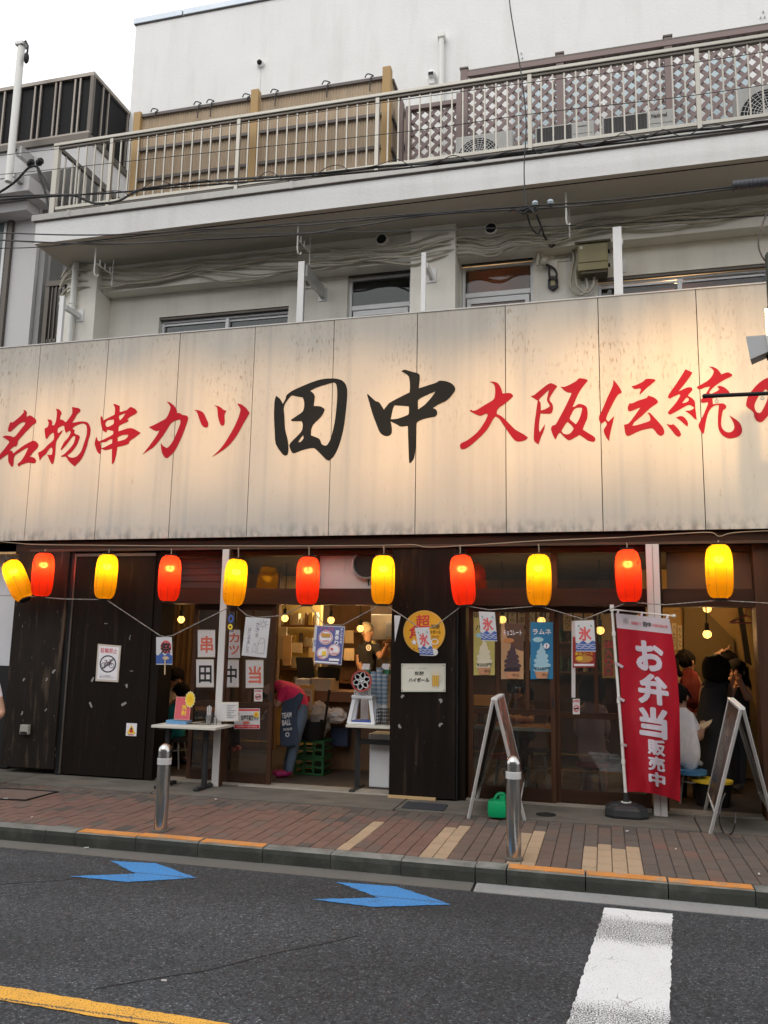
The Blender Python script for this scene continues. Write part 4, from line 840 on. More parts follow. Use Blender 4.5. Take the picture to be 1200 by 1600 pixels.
# ---------------------------------------------------------------- overhead cables in front of the building
def wire(pxs, Y, r, label, grp='overhead cables', m=RUBBER): return cable('overhead_cable', pxs, Y, r, m, label, 'cable', None, 6, grp)
wire([(-40, 314), (0, 312), (60, 308), (110, 305), (130, 311), (150, 318), (185, 314), (215, 298), (260, 290), (330, 283), (400, 278), (500, 271), (600, 260), (700, 252), (830, 236), (950, 222), (1060, 206), (1130, 199), (1240, 184)], 7.6, .014, 'thick black cable along the foot of the balcony railing')
wire([(-40, 309), (60, 305), (150, 303), (260, 294), (400, 283), (600, 266), (830, 240), (1000, 220), (1240, 192)], 7.62, .010, 'second black cable just under the thick one at the railing')
wire([(100, 308), (180, 298), (205, 305), (225, 293), (245, 281), (280, 292), (300, 284), (320, 281), (360, 288), (395, 283), (420, 268), (450, 282), (490, 274), (510, 262), (530, 258), (550, 266), (590, 258), (620, 249), (650, 261), (690, 250), (710, 243), (745, 252), (790, 238), (830, 232), (845, 240), (890, 222), (920, 228), (960, 214), (975, 208), (1000, 219), (1030, 205), (1040, 203), (1070, 213), (1110, 194), (1150, 200), (1180, 190), (1240, 186)], 7.58, .0045, 'thin looping wire wound round the thick railing cable')
wire([(-40, 276), (60, 267), (340, 237), (640, 205), (830, 178), (1060, 152), (1240, 126)], 7.4, .0038, 'thin wire crossing the middle of the balusters')
wire([(-40, 248), (60, 236), (200, 220), (400, 190), (600, 160), (820, 130), (1060, 101), (1240, 74)], 7.4, .0038, 'thin wire just below the handrail')
wire([(-40, 366), (0, 364), (100, 367), (200, 366), (330, 358), (470, 352), (600, 341), (720, 330), (830, 322), (960, 312), (1146, 292)], 7.0, .007, 'black cable running under the balcony soffit into the black sleeve')
wire([(-40, 372), (0, 375), (80, 379), (180, 381), (330, 374), (470, 366), (560, 353), (640, 340), (720, 332), (820, 327), (960, 317), (1146, 295)], 7.0, .0085, 'twisted black cable crossing the soffit below the first')
wire([(-40, 392), (0, 388), (60, 386), (200, 373), (420, 352), (600, 338), (720, 330)], 7.0, .005, 'thin wire rising from the neighbour wall to the soffit cables')
wire([(300, 366), (470, 364), (640, 361), (760, 357), (800, 356), (900, 352)], 7.9, .005, 'thin dark wire strung level in front of the middle pilaster')
wire([(794, -30), (797, 10), (805, 60), (815, 120), (822, 190), (819, 260), (820, 300), (822, 333)], 7.3, .006, 'thin black wire hanging down past the lattice to the cable splice')
wire([(1215, 318), (1198, 335), (1190, 355), (1185, 375), (1187, 392), (1196, 408), (1212, 420)], 6.2, .006, 'thin looped wire beside the dark pole at the right')
for (px, py, lb) in ((836, 318, 'left blue white insulator on the soffit cable'), (860, 316, 'right blue white insulator on the soffit cable')):
    c = at(px, py, 7.0); t = thing('insulator', lb, 'insulator', c, 'cable insulators'); MB().lathe([(.0, -.02), (.02, -.02), (.03, 0), (.022, .018), (0, .02)], c, 14).build('bell', mat('insulator blue', (.42, .50, .55), .25) if 'insulator blue' not in bpy.data.materials else bpy.data.materials['insulator blue'], t, smooth=True); MB().cyl(c+V((0, 0, -.045)), c+V((0, 0, -.02)), .014, n=10).build('pin', DARK, t)
t = thing('cable_splice', 'tangle of black cable splices under the insulators', 'splice', at(828, 330, 7.0))
for i in range(7): cable('splice_coil', [(808+random.uniform(0, 8), 330+random.uniform(-3, 5)), (818, 325+random.uniform(0, 10)), (828, 324+random.uniform(0, 12)), (836+random.uniform(-2, 4), 327+random.uniform(0, 6))], 7.0+random.uniform(-.03, .03), .010, RUBBER, parent=t)
cable('splice_lead', [(795, 330), (803, 327), (810, 330), (818, 334)], 7.0, .010, RUBBER, parent=t)
t = thing('cable_sleeve', 'black corrugated sleeve on the cable at the right edge', 'cable sleeve', at(1170, 289, 7.0))
a, b = at(1144, 291, 7.0), at(1420, 262, 7.0); d = (b-a).normalized(); L_ = (b-a).length
SLV = mat('slate sleeve', (.035, .038, .05), .5); pr = []
n = 80
for i in range(n+1): pr.append((.040+(.006 if i % 2 else 0), L_*i/n))
MB().lathe([(0, 0)]+pr+[(0, L_)], a, 14, d).build('sleeve', SLV, t, smooth=30)

# ---------------------------------------------------------------- left neighbour
NB = thing('neighbour_building', 'grey neighbouring building with dark roof screen at the left edge', 'building', (-9, 9, 0))
YN = 8.9; xn = -7.23
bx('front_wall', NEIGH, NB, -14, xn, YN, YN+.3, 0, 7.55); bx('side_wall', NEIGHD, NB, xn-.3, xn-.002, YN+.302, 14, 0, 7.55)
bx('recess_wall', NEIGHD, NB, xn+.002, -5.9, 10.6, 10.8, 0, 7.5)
bx('corner_pipe', NEIGHD, NB, xn+.01, xn+.09, YN+.06, YN+.14, 2, 7.2)
bx('ledge', NEIGH, NB, -14, X_(42, 318, YN-.25), YN-.25, YN-.002, Z_(20, 330, YN-.25), Z_(20, 316, YN-.25)); bx('ledge', NEIGH, NB, -14, X_(45, 290, YN-.45), YN-.45, YN-.002, Z_(20, 300, YN-.45), Z_(20, 278, YN-.45))
ux = X_(138, 212, 8.6); bx('upper_storey', NEIGH, NB, -14, ux, 8.6, 14, Z_(100, 264, 8.6), Z_(137, 214, 8.6))
zt0, zt1 = Z_(138, 209, 8.6), Z_(140, 113, 8.6)
bx('roof_flashing', BRONZE, NB, -14, ux+.03, 8.56, 14, zt0-.09, zt0-.005)
SCR = mat('black louvre mesh', (.009, .0095, .0105), .6, spec=.15, var=.25, vs=1.2, st=(5, 5, .3)); SCT = mat('bronze post', (.30, .265, .23), .45, .4)
bx('screen_panel', SCR, NB, -14, ux-.03, 8.66, 8.68, zt0, zt1-.03); bx('screen_side', SCR, NB, ux-.05, ux-.03, 8.69, 11.6, zt0, zt1-.03)
bx('screen_rail', SCT, NB, -14, ux, 8.62, 8.70, zt1-.03, zt1+.02); bx('screen_rail', SCT, NB, ux-.07, ux, 8.702, 11.6, zt1-.03, zt1+.02); bx('screen_rail', SCT, NB, -14, ux, 8.60, 8.64, zt0+.0, zt0+.05)
for px in (6, 30, 53, 62, 85, 92, 115, 123):
    x = X_(px, 160, 8.63); bx('screen_post', SCT, NB, x-.012, x+.012, 8.63, 8.655, zt0+.05, zt1-.031)
bx('screen_post', BRONZE, NB, ux-.05, ux-.0, 8.62, 8.67, zt0+.05, zt1-.031)
for y in (8.85, 8.98, 9.45, 9.62, 10.2, 10.4, 11.1): bx('screen_post', SCT, NB, ux-.028, ux-.008, y, y+.025, zt0+.05, zt1-.031)
# its window, railing and things
wx = X_(8, 450, YN-.02); t = thing('neighbour_window', 'tall bronze framed window of the grey building at the left edge', 'window', (wx-.6, YN, 4.5))
bx('frame', BRONZE, t, wx-.02, wx+.045, YN-.05, YN-.002, 2.6, Z_(10, 333, YN)); bx('frame', BRONZE, t, wx-2, wx-.022, YN-.05, YN-.002, Z_(5, 343, YN), Z_(5, 333, YN)); bx('glass_pane', mat('green grey glass', (.10, .13, .125), .15), t, wx-2, wx-.1, YN-.02, YN-.004, Z_(3, 455, YN), Z_(3, 350, YN)); bx('lower_panel', mat('orange blind', (.40, .16, .05), .7), t, wx-2, wx-.1, YN-.02, YN-.004, 2.6, Z_(3, 459, YN)); bx('sash_bar', STEEL, t, wx-.1, wx-.06, YN-.03, YN-.004, 2.6, Z_(5, 350, YN))
a, b = at(33, 70, 8.3), at(8, 285, 8.3); t = thing('white_pole', 'white pole on the grey building with a small camera on top', 'pole', b)
MB().cyl((b.x+.05, 8.3, b.z), (b.x+.05, 8.3, Z_(27, 70, 8.3)), .046, n=16).build('pole', PIPEW, t, smooth=True)
zz = Z_(27, 70, 8.3); xx = b.x+.05; MB().tube([(xx, 8.3, zz), (xx+.06, 8.3, zz+.03), (xx+.1, 8.3, zz-.05), (xx+.1, 8.3, zz-.16)], .014, 6).build('camera_arm', DARK, t); MB().sph((xx+.11, 8.28, zz-.24), (.035, .035, .08), 12, 8).build('camera_head', DARK, t, smooth=True); bx('clamp', STEEL, t, xx-.06, xx+.06, 8.24, 8.36, zz-.04, zz+.0); bx('bracket', STEEL, t, xx+.03, xx+.1, 8.36, 8.6, Z_(20, 240, 8.3), Z_(20, 225, 8.3)); bx('bracket', STEEL, t, xx+.03, xx+.1, 8.36, 8.6, b.z+.05, b.z+.15)
t = thing('side_railing', 'dark bronze railing of the neighbour in the gap beside the building', 'railing', (-6.9, 9.0, 4.6))
xa, xb = X_(74, 480, 8.95), X_(100, 480, 8.95); bx('top_rail', BRONZE, t, xa-.03, xb+.2, 8.92, 8.98, Z_(85, 448, 8.95), Z_(85, 440, 8.95)); bx('corner_post', BRONZE, t, xa-.03, xa+.03, 8.92, 8.98, 4.2, Z_(85, 449, 8.95))
for i in range(7): bx('baluster', BRONZE, t, xa+.06+.06*i, xa+.075+.06*i, 8.93, 8.96, 4.2, Z_(85, 449, 8.95))
bx('lower_rail', BRONZE, t, xa+.032, xb+.2, 8.93, 8.97, Z_(85, 535, 8.95), Z_(85, 530, 8.95))
t = thing('side_pipes', 'grey drain pipes in the gap between the two buildings', 'pipe', (-6.9, 9.4, 3))
for px, r in ((86, .05), (95, .04)): x = X_(px, 480, 9.5); MB().cyl((x, 9.5, 2), (x, 9.5, 7), r, n=12).build('pipe', mat('pipe grey', (.40, .41, .43), .5) if 'pipe grey' not in bpy.data.materials else bpy.data.materials['pipe grey'], t, smooth=True)
t = thing('wall_insulators', 'pair of cable insulators on the grey building above the ledge', 'insulator', at(60, 258, 8.3))
for px, py in ((48, 255), (62, 253)):
    c = at(px, py, 8.35); MB().lathe([(0, -.05), (.03, -.05), (.045, -.02), (.02, 0), (.045, .02), (.03, .05), (0, .05)], c, 12, (.7, -.3, .2)).build('insulator', DARK, t, smooth=True)
cable('lead', [(-20, 312), (20, 287), (45, 262), (58, 260)], 8.2, .016, RUBBER, parent=t); cable('lead', [(58, 260), (65, 285), (72, 305), (76, 330)], 8.3, .016, RUBBER, parent=t); cable('lead', [(60, 262), (72, 285), (80, 300)], 8.3, .012, RUBBER, parent=t)
# ================================================================ shop front (ground floor)
YF, YD = 8.13, 8.27          # face of pillars and posts, face of the sliding doors
FR = thing('shop_facade', 'dark timber shop facade with sliding glass doors under the signboard', 'facade', (-2, YF, 0))
ZL0, ZL1 = 1.865, 2.03       # transom beam
ZH = 2.44
# fascia strip under the sign
bx('fascia', WOODH, FR, -8, 3.5, YF-.02, YF+.02, ZH, ZB-.022)
bx('fascia_strip', mat('worn fascia edge', (.075, .048, .033), .6, var=.3, vs=4, st=(.4, 4, 4), spec=.2), FR, -6.3, 3.5, YF-.035, YF-.021, ZH-.004, ZH+.022)
# left boarded pillar, boarded panel
a0, a1 = X_(17, 1040, YF), X_(98, 1040, YF)
bx('boarded_pillar', WOODW, FR, a0, a1, YF-.03, YF+.3, .075, ZH-.005)
bx('pillar_edge_strip', DARK, FR, a1+.002, a1+.05, YF+.0, YF+.3, .02, ZH-.005)
p0, p1 = a1+.055, X_(233, 1040, YF)
MB().box(p0, p1, YF+.005, YF+.3, .03, ZH-.005).build('boarded_panel', WOODD, FR)
bx('panel_trim', BRONZE, FR, p0+.0, p0+.018, YF-.006, YF+.004, .03, ZH-.03); bx('panel_head', BRONZE, FR, p0+.02, p1, YF-.006, YF+.004, ZH-.06, ZH-.03)
s0, s1 = p1+.003, X_(246, 1040, YF); bx('jamb', WOODD, FR, s0, s1, YF+.02, YF+.3, .02, ZH-.005)
c0, c1 = X_(611, 1050, YF), X_(712, 1050, YF)
bx('boarded_pillar', WOODD, FR, c0, c1, YF-.01, YF+.32, .03, ZH-.005); bx('pillar_edge', DARK, FR, c1+.002, c1+.02, YF+.01, YF+.3, .02, ZH-.005)
rj0 = X_(1183, 1050, YD); bx('jamb', WOODD, FR, c1+.022, X_(729, 1050, YD), YF+.06, YD+.12, .02, ZH-.005); bx('jamb', WOODB, FR, rj0, rj0+.16, YF+.05, YD+.12, .02, ZH-.005); bx('boarded_pillar', WOODD, FR, rj0+.165, rj0+2.2, YF, YF+.3, .02, ZH-.005)
# steel posts painted white, pinkish where the lanterns shine
for px, wd, lb in ((339.5, .075, 'slim white steel post in front of the left doors'), (1032, .115, 'white grooved steel post behind the red banner')):
    x = X_(px, 1235, YF) if px < 500 else X_(px, 1272, YF); t = thing('steel_post', lb, 'post', (x, YF, 0), 'white steel posts of the shop front')
    bx('shaft', mat('post white', (.60, .58, .56), .5, var=.06, vs=2) if 'post white' not in bpy.data.materials else bpy.data.materials['post white'], t, x-wd/2, x+wd/2, YF-.07, YF-.005, .012, ZH-.006, bevel=.004)
    if px > 500: bx('groove', BRONZE, t, x-.002, x+.002, YF-.0725, YF-.069, .02, ZH-.01)
    else: bx('edge_strip', WOODB, t, x+wd/2+.001, x+wd/2+.016, YF-.06, YF-.005, .012, ZH-.006)
# transom beams and head rail
jl = X_(729, 1050, YD)
for a, b in ((s1+.002, c0-.002), (jl+.002, X_(1013, 900, YD)), (X_(1013, 900, YD)+.12, rj0-.002)):
    bx('transom_beam', WOODH, FR, a, b, YD-.06, YD+.1, ZL0, ZL1); bx('head_rail', WOODH, FR, a, b, YD-.05, YD+.1, ZH-.06, ZH-.005)
bx('mid_post', WOODB, FR, X_(1013, 900, YD)+.002, X_(1013, 900, YD)+.118, YD-.03, YD+.1, .02, ZH-.005)
def zmid(py, x=800): return Z_(x, py, YD)
# transom lights: corrugated board, dark glass, white vent panel, glass, glass, brown board
CORR = mat('dark corrugated board', (.030, .022, .018), .6, var=.3)
xa, xb = s1+.03, X_(350, 890, YD)
mb = MB()
for i in range(9): z = ZL1+.01+i*(ZH-.08-ZL1)/9; mb.box(xa, xb, YD+.02+(.012 if i % 2 else 0), YD+.05, z, z+(ZH-.08-ZL1)/9)
mb.build('corrugated_transom', CORR, FR)
def pane(x0, x1, z0, z1, y=YD+.03, m=None, nm='glass_pane'): return bx(nm, m or GLASS, FR, x0, x1, y, y+.005, z0, z1)
xs = [X_(377, 890, YD), X_(497, 890, YD), X_(601, 890, YD)]
bx('mullion', WOODB, FR, xb+.002, xs[0]-.002, YD-.02, YD+.08, ZL1+.001, ZH-.061); pane(xs[0], xs[1]-.02, ZL1+.001, ZH-.061)
bx('mullion', WOODB, FR, xs[1]-.02, xs[1]+.01, YD-.02, YD+.08, ZL1+.001, ZH-.061)
VENTP = mat('grubby white board', (.48, .45, .42), .5, var=.1, vs=3, col2=(.25, .22, .2), s2=4, st2=(3, 3, .6), t2=(.55, .75), a2=.5)
bx('vent_board', VENTP, FR, xs[1]+.012, xs[2], YD+.02, YD+.04, ZL1+.001, ZH-.061)
c = at(573, 882, YD); t = FR
MB().lathe([(.155, 0), (.155, .05), (.14, .06), (.13, .02), (.0, .02)], c+V((0, .02, 0)), 32, (0, -1, 0)).build('vent_ring', STEEL, FR, smooth=30)
MB().lathe([(0, 0), (.132, 0), (.132, .012), (0, .013)], c+V((0, -.004, 0)), 32, (0, -1, 0)).build('vent_opening', DARK, FR)
for dx in (.0, .03, .055): MB().cyl((c.x+dx+.02, YD+.012, c.z-.15), (c.x+dx+.02, YD+.012, c.z-.22), .006, n=6).build('vent_drip', DARK, FR)
x8 = [jl+.02, X_(860, 885, YD), X_(871, 885, YD), X_(1012, 885, YD)]
pane(x8[0], x8[1], ZL1+.001, ZH-.061); bx('mullion', WOODB, FR, x8[1]+.002, x8[2]-.002, YD-.02, YD+.08, ZL1+.001, ZH-.061); pane(x8[2], x8[3]-.002, ZL1+.001, ZH-.061)
bx('transom_board', mat('brown transom board', (.075, .036, .018), .55, var=.2, vs=2), FR, X_(1042, 890, YD), rj0-.002, YD+.02, YD+.05, ZL1+.001, ZH-.061)
# --- sliding doors: each door a thing with stiles, rails, panes
def door(x0, x1, y, label, mull, zmidrail, kick, z1=ZL0-.002, st=.045):
    t = thing('sliding_door', label, 'door', ((x0+x1)/2, y, .03), 'sliding glass doors'); z0 = .03
    def b(nm, u0, u1, w0, w1, m=WOODB): bx(nm, m, t, u0, u1, y, y+.035, w0, w1, bevel=.002)
    b('stile', x0, x0+st, z0, z1); b('stile', x1-st, x1, z0, z1); b('top_rail', x0+st, x1-st, z1-.06, z1, WOODH); b('bottom_rail', x0+st, x1-st, z0, z0+kick, WOODH); b('mid_rail', x0+st, x1-st, zmidrail-.028, zmidrail+.028, WOODH)
    xs_ = [x0+st]+[v_ for m_ in mull for v_ in (m_-.018, m_+.018)]+[x1-st]
    for m_ in mull: b('muntin', m_-.018, m_+.018, zmidrail+.028, z1-.06)
    for i in range(0, len(xs_), 2): bx('glass_pane', GLASS, t, xs_[i], xs_[i+1], y+.015, y+.02, zmidrail+.028, z1-.06)
    bx('glass_pane', GLASS, t, x0+st, x1-st, y+.015, y+.02, z0+kick, zmidrail-.028)
    bx('pull', DARK, t, x1-st*.7, x1-st*.3, y-.003, y-.0005, zmidrail+.05, zmidrail+.14)
    return t
zm = Z_(390, 1102, YD)
dl0 = X_(294, 1080, YD); dl1 = X_(356, 1080, YD); dl2 = X_(427, 1080, YD)
D1 = door(dl0, dl1+.03, YD+.05, 'glass door behind the slim white post, left of the doorway', [], zm, .11)
D2 = door(dl1-.02, dl2, YD, 'glass door with the red and white notice, beside the open doorway', [X_(392, 1050, YD)], zm, .11)
zm2 = Z_(800, 1112, YD)
e = [X_(732, 1100, YD), X_(866, 1100, YD), X_(872, 1100, YD), X_(970, 1100, YD), X_(1014, 1100, YD)]
D3 = door(e[0], e[1]+.01, YD, 'glass door with the three soft ice posters', [X_(778, 1050, YD), X_(824, 1050, YD)], zm2, .12)
D4 = door(e[2]-.03, e[4], YD+.05, 'glass door just left of the red banner', [X_(931, 1050, YD), X_(966, 1050, YD)], zm2-.015, .12)
# sill track
for a, b in ((s1, c0), (jl, e[4]), (e[4]+.13, rj0)): bx('sill', mat('worn sill', (.27, .24, .20), .7, var=.25, vs=5) if 'worn sill' not in bpy.data.materials else bpy.data.materials['worn sill'], FR, a+.003, b-.003, YD-.05, YD+.14, -.02, .028)
bx('step_edge', mat('pale sill lip', (.36, .33, .29), .8, var=.2, vs=6), FR, X_(372, 1228, YD-.08), c0-.003, YD-.085, YD-.052, -.02, .022)
# pale timber edging visible left under the sign, neighbour shutter beyond
bx('eave_timber', mat('pale timber', (.55, .36, .16), .6, var=.2, vs=5, st=(.6, 5, 5)), FR, X_(-60, 858, YF), X_(27, 858, YF), YF-.02, YF+.4, Z_(15, 866, YF), Z_(15, 849, YF))

# ================================================================ room behind the front
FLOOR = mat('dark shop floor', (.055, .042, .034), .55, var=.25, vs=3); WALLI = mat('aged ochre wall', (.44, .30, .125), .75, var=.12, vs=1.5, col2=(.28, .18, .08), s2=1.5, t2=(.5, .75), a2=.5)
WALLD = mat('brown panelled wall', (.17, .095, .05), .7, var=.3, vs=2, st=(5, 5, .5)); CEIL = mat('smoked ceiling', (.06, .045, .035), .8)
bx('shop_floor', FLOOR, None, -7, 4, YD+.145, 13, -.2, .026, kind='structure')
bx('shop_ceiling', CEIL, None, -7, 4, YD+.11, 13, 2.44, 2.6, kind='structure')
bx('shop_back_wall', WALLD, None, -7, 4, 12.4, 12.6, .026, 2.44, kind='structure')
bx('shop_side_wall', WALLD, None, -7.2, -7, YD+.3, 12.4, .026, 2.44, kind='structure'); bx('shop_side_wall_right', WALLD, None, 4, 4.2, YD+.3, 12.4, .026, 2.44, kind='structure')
# bright plastered wall of the kitchen and the yellow stair room at the right
KW = thing('kitchen_wall', 'bright yellow plastered wall inside the open doorway', 'wall', (-4.8, 11.4, .03))
xk0, xk1 = X_(436, 1000, 11.4), X_(500, 1000, 11.4); bx('plaster', mat('bright plaster', (.66, .46, .15), .7, var=.06), KW, xk0-.05, xk1, 11.4, 11.5, .03, 2.43)
ST = thing('stair_wall', 'ochre wall with a dark sloping stair underside inside the right doorway', 'wall', (1.2, 10.6, .03))
xw0, xw1 = X_(1035, 1000, 10.6), X_(1230, 1000, 10.6)
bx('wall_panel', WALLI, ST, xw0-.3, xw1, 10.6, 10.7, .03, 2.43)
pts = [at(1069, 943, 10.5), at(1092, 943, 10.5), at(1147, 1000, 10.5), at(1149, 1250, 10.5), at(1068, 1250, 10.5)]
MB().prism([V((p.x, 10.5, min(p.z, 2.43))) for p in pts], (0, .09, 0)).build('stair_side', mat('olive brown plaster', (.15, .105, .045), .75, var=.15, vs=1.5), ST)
pts = [at(1153, 945, 10.3), at(1160, 945, 10.3), at(1175, 1040, 10.3), at(1165, 1035, 10.3)]
MB().prism(pts, (0, .05, 0)).build('stair_beam', DARK, ST)
# slatted curtain wall behind the left tables
CURT = mat('brown corrugated curtain', (.21, .13, .07), .75, var=.15)
ct = ribbed((X_(238, 1000, 10.0), 10.0, 0), (X_(305, 1000, 10.0), 10.0, 0), .03, 2.4, .09, .02).build('ribbed_screen', CURT, None, smooth=50, label='brown ribbed wall behind the diners at the left', cat='wall screen')
# ================================================================ lanterns
LY = shade('yellow lantern vinyl', (1.0, .52, .012), .85, .3); LR = shade('red lantern vinyl', (.93, .05, .016), .85, .3)
LBULB = emitter('lantern bulb', (1, .72, .36), 30)
YLN = 7.88; SEAMR = flat('red seam', (.30, .008, .006), .5); SEAMY = flat('ochre seam', (.45, .19, .005), .5)
def lantern(px, py, col, label, tilt=0., h=.475, r=.116, txt=True):
    c = at(px, py, YLN); red = col == 'r'
    t = thing('paper_lantern', label, 'lantern', c, 'red and yellow lanterns under the sign')
    up = V((math.sin(tilt), 0, math.cos(tilt))); sx = V((math.cos(tilt), 0, -math.sin(tilt)))
    prof = []
    for i in range(15):
        a = math.pi*(i/14)-math.pi/2; k = abs(math.sin(a)); z = h/2*math.copysign(k**.62 if k else 0, math.sin(a)); q = r*max(.50, math.cos(a)**.42 if math.cos(a) > 0 else .5)
        prof.append((q, z))
    prof = [(q, z) for q, z in prof]
    n = 32
    def rad(k_, n_): return 1.0-.022*abs(math.sin(k_*math.pi*4/n_))**.6
    mb = MB(); ringn = len(prof); vs = []
    yv = up.cross(sx)
    for q, z in prof:
        for k_ in range(n):
            a = 2*math.pi*k_/n; w_ = q*(1-.03*(abs(math.cos(a*4)) > .96)); vs.append(c+up*z+sx*math.cos(a)*w_+yv*math.sin(a)*w_)
    mb.add(vs, [(i*n+k_, i*n+(k_+1) % n, (i+1)*n+(k_+1) % n, (i+1)*n+k_) for i in range(ringn-1) for k_ in range(n)])
    mb.build('shell', LR if red else LY, t, smooth=60)
    for k_ in range(8):   # welded seams of the vinyl
        a = 2*math.pi*(k_+.5)/8; MB().tube([c+up*z+(sx*math.cos(a)+yv*math.sin(a))*(q*1.004) for q, z in prof], .0016, 4).build('seam', SEAMR if red else SEAMY, t)
    for s in (-1, 1):
        mb = MB(); mb.lathe([(r*.50, 0), (r*.53, .004), (r*.53, .016), (r*.44, .018), (r*.44, .002)], c+up*(s*(h/2)-(0.002 if s > 0 else .016)), 24, up); mb.build('rim', DARK, t)
    hook = c+up*(h/2+.012)
    mb = MB(); mb.tube([hook+sx*.055, hook+sx*.05+up*.03, hook+up*.06, hook-sx*.05+up*.03, hook-sx*.055], .0025, 5); mb.build('wire_handle', DARK, t)
    bp = c+up*(h*.22)
    MB().sph(bp, .018, 12, 8).build('bulb', LBULB, t, smooth=True); MB().cyl(bp+up*.022, c+up*(h/2), .013, n=10).build('socket', DARK, t)
    light('lantern_light', 'POINT', bp, 7.5 if red else 6, (1, .66, .30), t, shadow_soft_size=.03)
    if txt:   # small printed lines, curling round the shell
        ink = mat('lantern ink red', (.45, .02, .02), .5) if 'lantern ink red' not in bpy.data.materials else bpy.data.materials['lantern ink red']
        ink2 = mat('lantern ink ochre', (.42, .20, .01), .5) if 'lantern ink ochre' not in bpy.data.materials else bpy.data.materials['lantern ink ochre']
        side = txt
        def onshell(u, v_):   # u angle, v height
            z = h*(.5-v_)*.8; a = u; rr_ = r*1.012
            return c+up*z+sx*math.cos(a)*rr_+yv*math.sin(a)*rr_
        cam_a = math.atan2((CAM-c).dot(yv), (CAM-c).dot(sx))
        s_ = 'ジャパン\nハイボール' if red else 'レモンサワー'
        g, f = glyph(s_ if red else '\n'.join(s_), .01)
        da = .85*side
        mb = MB()
        if red:
            mb.add([onshell(cam_a+da-(x-.5)*.75*1, .42+.2*y) for x, y, q in g], f); mb.build('lettering', ink, t)
            mb = MB(); mb.add([onshell(cam_a+da+math.cos(a_*.5236)*.13, .22+math.sin(a_*.5236)*.035) for a_ in range(12)], [tuple(range(12))]); mb.build('printed_disc', ink, t)
        else:
            mb.add([onshell(cam_a+da-(x-.5)*.26, .12+.72*y) for x, y, q in g], f); mb.build('lettering', ink2, t)
    return c, up
LN = [(27, 907, 'y', 'yellow lantern hanging tilted at the far left edge', -.52, 1), (67, 898, 'r', 'leftmost red lantern in front of the boarded pillar', 0, -1), (166, 901, 'y', 'yellow lantern above the no bicycle sign', .03, -1), (265, 904, 'r', 'red lantern left of the slim white post', .0, -1), (367.5, 910, 'y', 'yellow lantern hiding the top of the slim white post', .06, -1), (481, 907.5, 'r', 'red lantern over the open doorway', .0, -1), (598.5, 906, 'y', 'yellow lantern beside the round vent', .0, 1), (723, 906.5, 'r', 'slightly tilted red lantern beside the dark pillar', -.09, -1), (842, 906, 'y', 'yellow lantern above the blue soft ice poster', .0, -1), (982, 900, 'r', 'red lantern left of the grooved white post', -.03, 1), (1124, 893, 'y', 'rightmost yellow lantern over the right doorway', .0, -1)]
tops = []; bots = []
for px, py, cl, lb, tl, tx in LN:
    c, up = lantern(px, py, cl, lb, tl, txt=tx); tops.append(c+up*.31); bots.append(c-up*.245)
CORD = mat('tan cord', (.36, .27, .18), .7); ROPE = mat('black and white twist', (.26, .245, .22), .8, var=.75, vs=45)
yc = YLN
anch = [at(px, py, yc) for px, py in ((-40, 842), (28, 849), (67, 851), (166, 852), (265, 853), (367, 853), (481, 853), (600, 852), (645, 851), (668, 855), (718, 853), (842, 845), (965, 840), (982, 839), (1060, 834), (1110, 832), (1124, 838), (1150, 832), (1240, 828))]
t = thing('lantern_line', 'tan cord under the signboard that the lanterns hang from', 'cord', anch[5])
MB().tube(spline(anch, 5), .0045, 6).build('cord', CORD, t, smooth=60)
for c_, (px, py, *_r) in zip(tops, LN):
    if px > 40: MB().tube([V((c_.x, yc, c_.z-.075)), V((c_.x+.004, yc, c_.z-.03)), V((c_.x, yc, Z_(px, 853-(px-600)*.013, yc)))], .006, 6).build('hanger', CORD, t)
MB().tube([at(8, 868, yc), at(11, 873, yc), at(14, 880, yc)], .004, 5).build('hanger', CORD, t)
# the black and white rope with the little flags
rope_px = [(-60, 930), (40, 931), (48, 932), (100, 936), (166, 937), (250, 993), (258, 995), (270, 993), (366, 945), (385, 961), (400, 965), (440, 962), (481, 943), (506, 976), (535, 977), (598, 943), (630, 963), (660, 985), (680, 978), (723, 946), (765, 953), (842, 947), (880, 958), (912, 968), (950, 953), (982, 941), (1040, 945), (1124, 938), (1240, 945)]
ropes = MB().tube([at(x, y, YLN-.01) for x, y in rope_px], .005, 6).build('bunting_rope', ROPE, None, smooth=60, label='black and white twisted rope strung below the lanterns', cat='rope')

# ---------------------------------------------------------------- little hanging flags and papers on the rope
YR_ = YLN-.025
def hang(name, quad, label, cat, m=PAPER, th=.002, group=None): return slab(name, [at(x, y, YR_) if len((x, y)) == 2 else None for x, y in quad], th, m, None, label=label, cat=cat, group=group)
PINKR = flat('flag red', (.62, .10, .11), .6); FLB = flat('flag blue', (.045, .10, .33), .6)
def iceflag(quad, label):
    s = hang('ice_flag', quad, label, 'flag', group='white ice flags on the rope')
    s.text('氷', .17, .2, .83, .66, PINKR, .035)
    wv = [(i/24, .70+.045*math.sin(i/24*12.5)) for i in range(25)]; s.poly(wv+[(1, .97), (0, .97)], FLB, 'wave_pattern')
    for q in range(3): s.line([(i/30, .78+q*.06+.016*math.sin(i/30*19+q*2)) for i in range(31)], .012, WHITEI, 'wave_line')
    for u in (.14, .78): s.poly([(u, .13), (u+.1, .17), (u+.06, .22)], GREENI, 'leaf_print')
    return s
iceflag([(748, 955.5), (773, 956.5), (777, 1002), (752, 1001)], 'white ice flag hanging over the yellow soft ice poster')
iceflag([(898, 970), (928, 969), (931, 1018), (900, 1018)], 'white ice flag hanging over the red meal poster')
iceflag([(648, 981), (670, 980), (678, 1025), (656, 1024)], 'white ice flag hanging over the round orange sign')
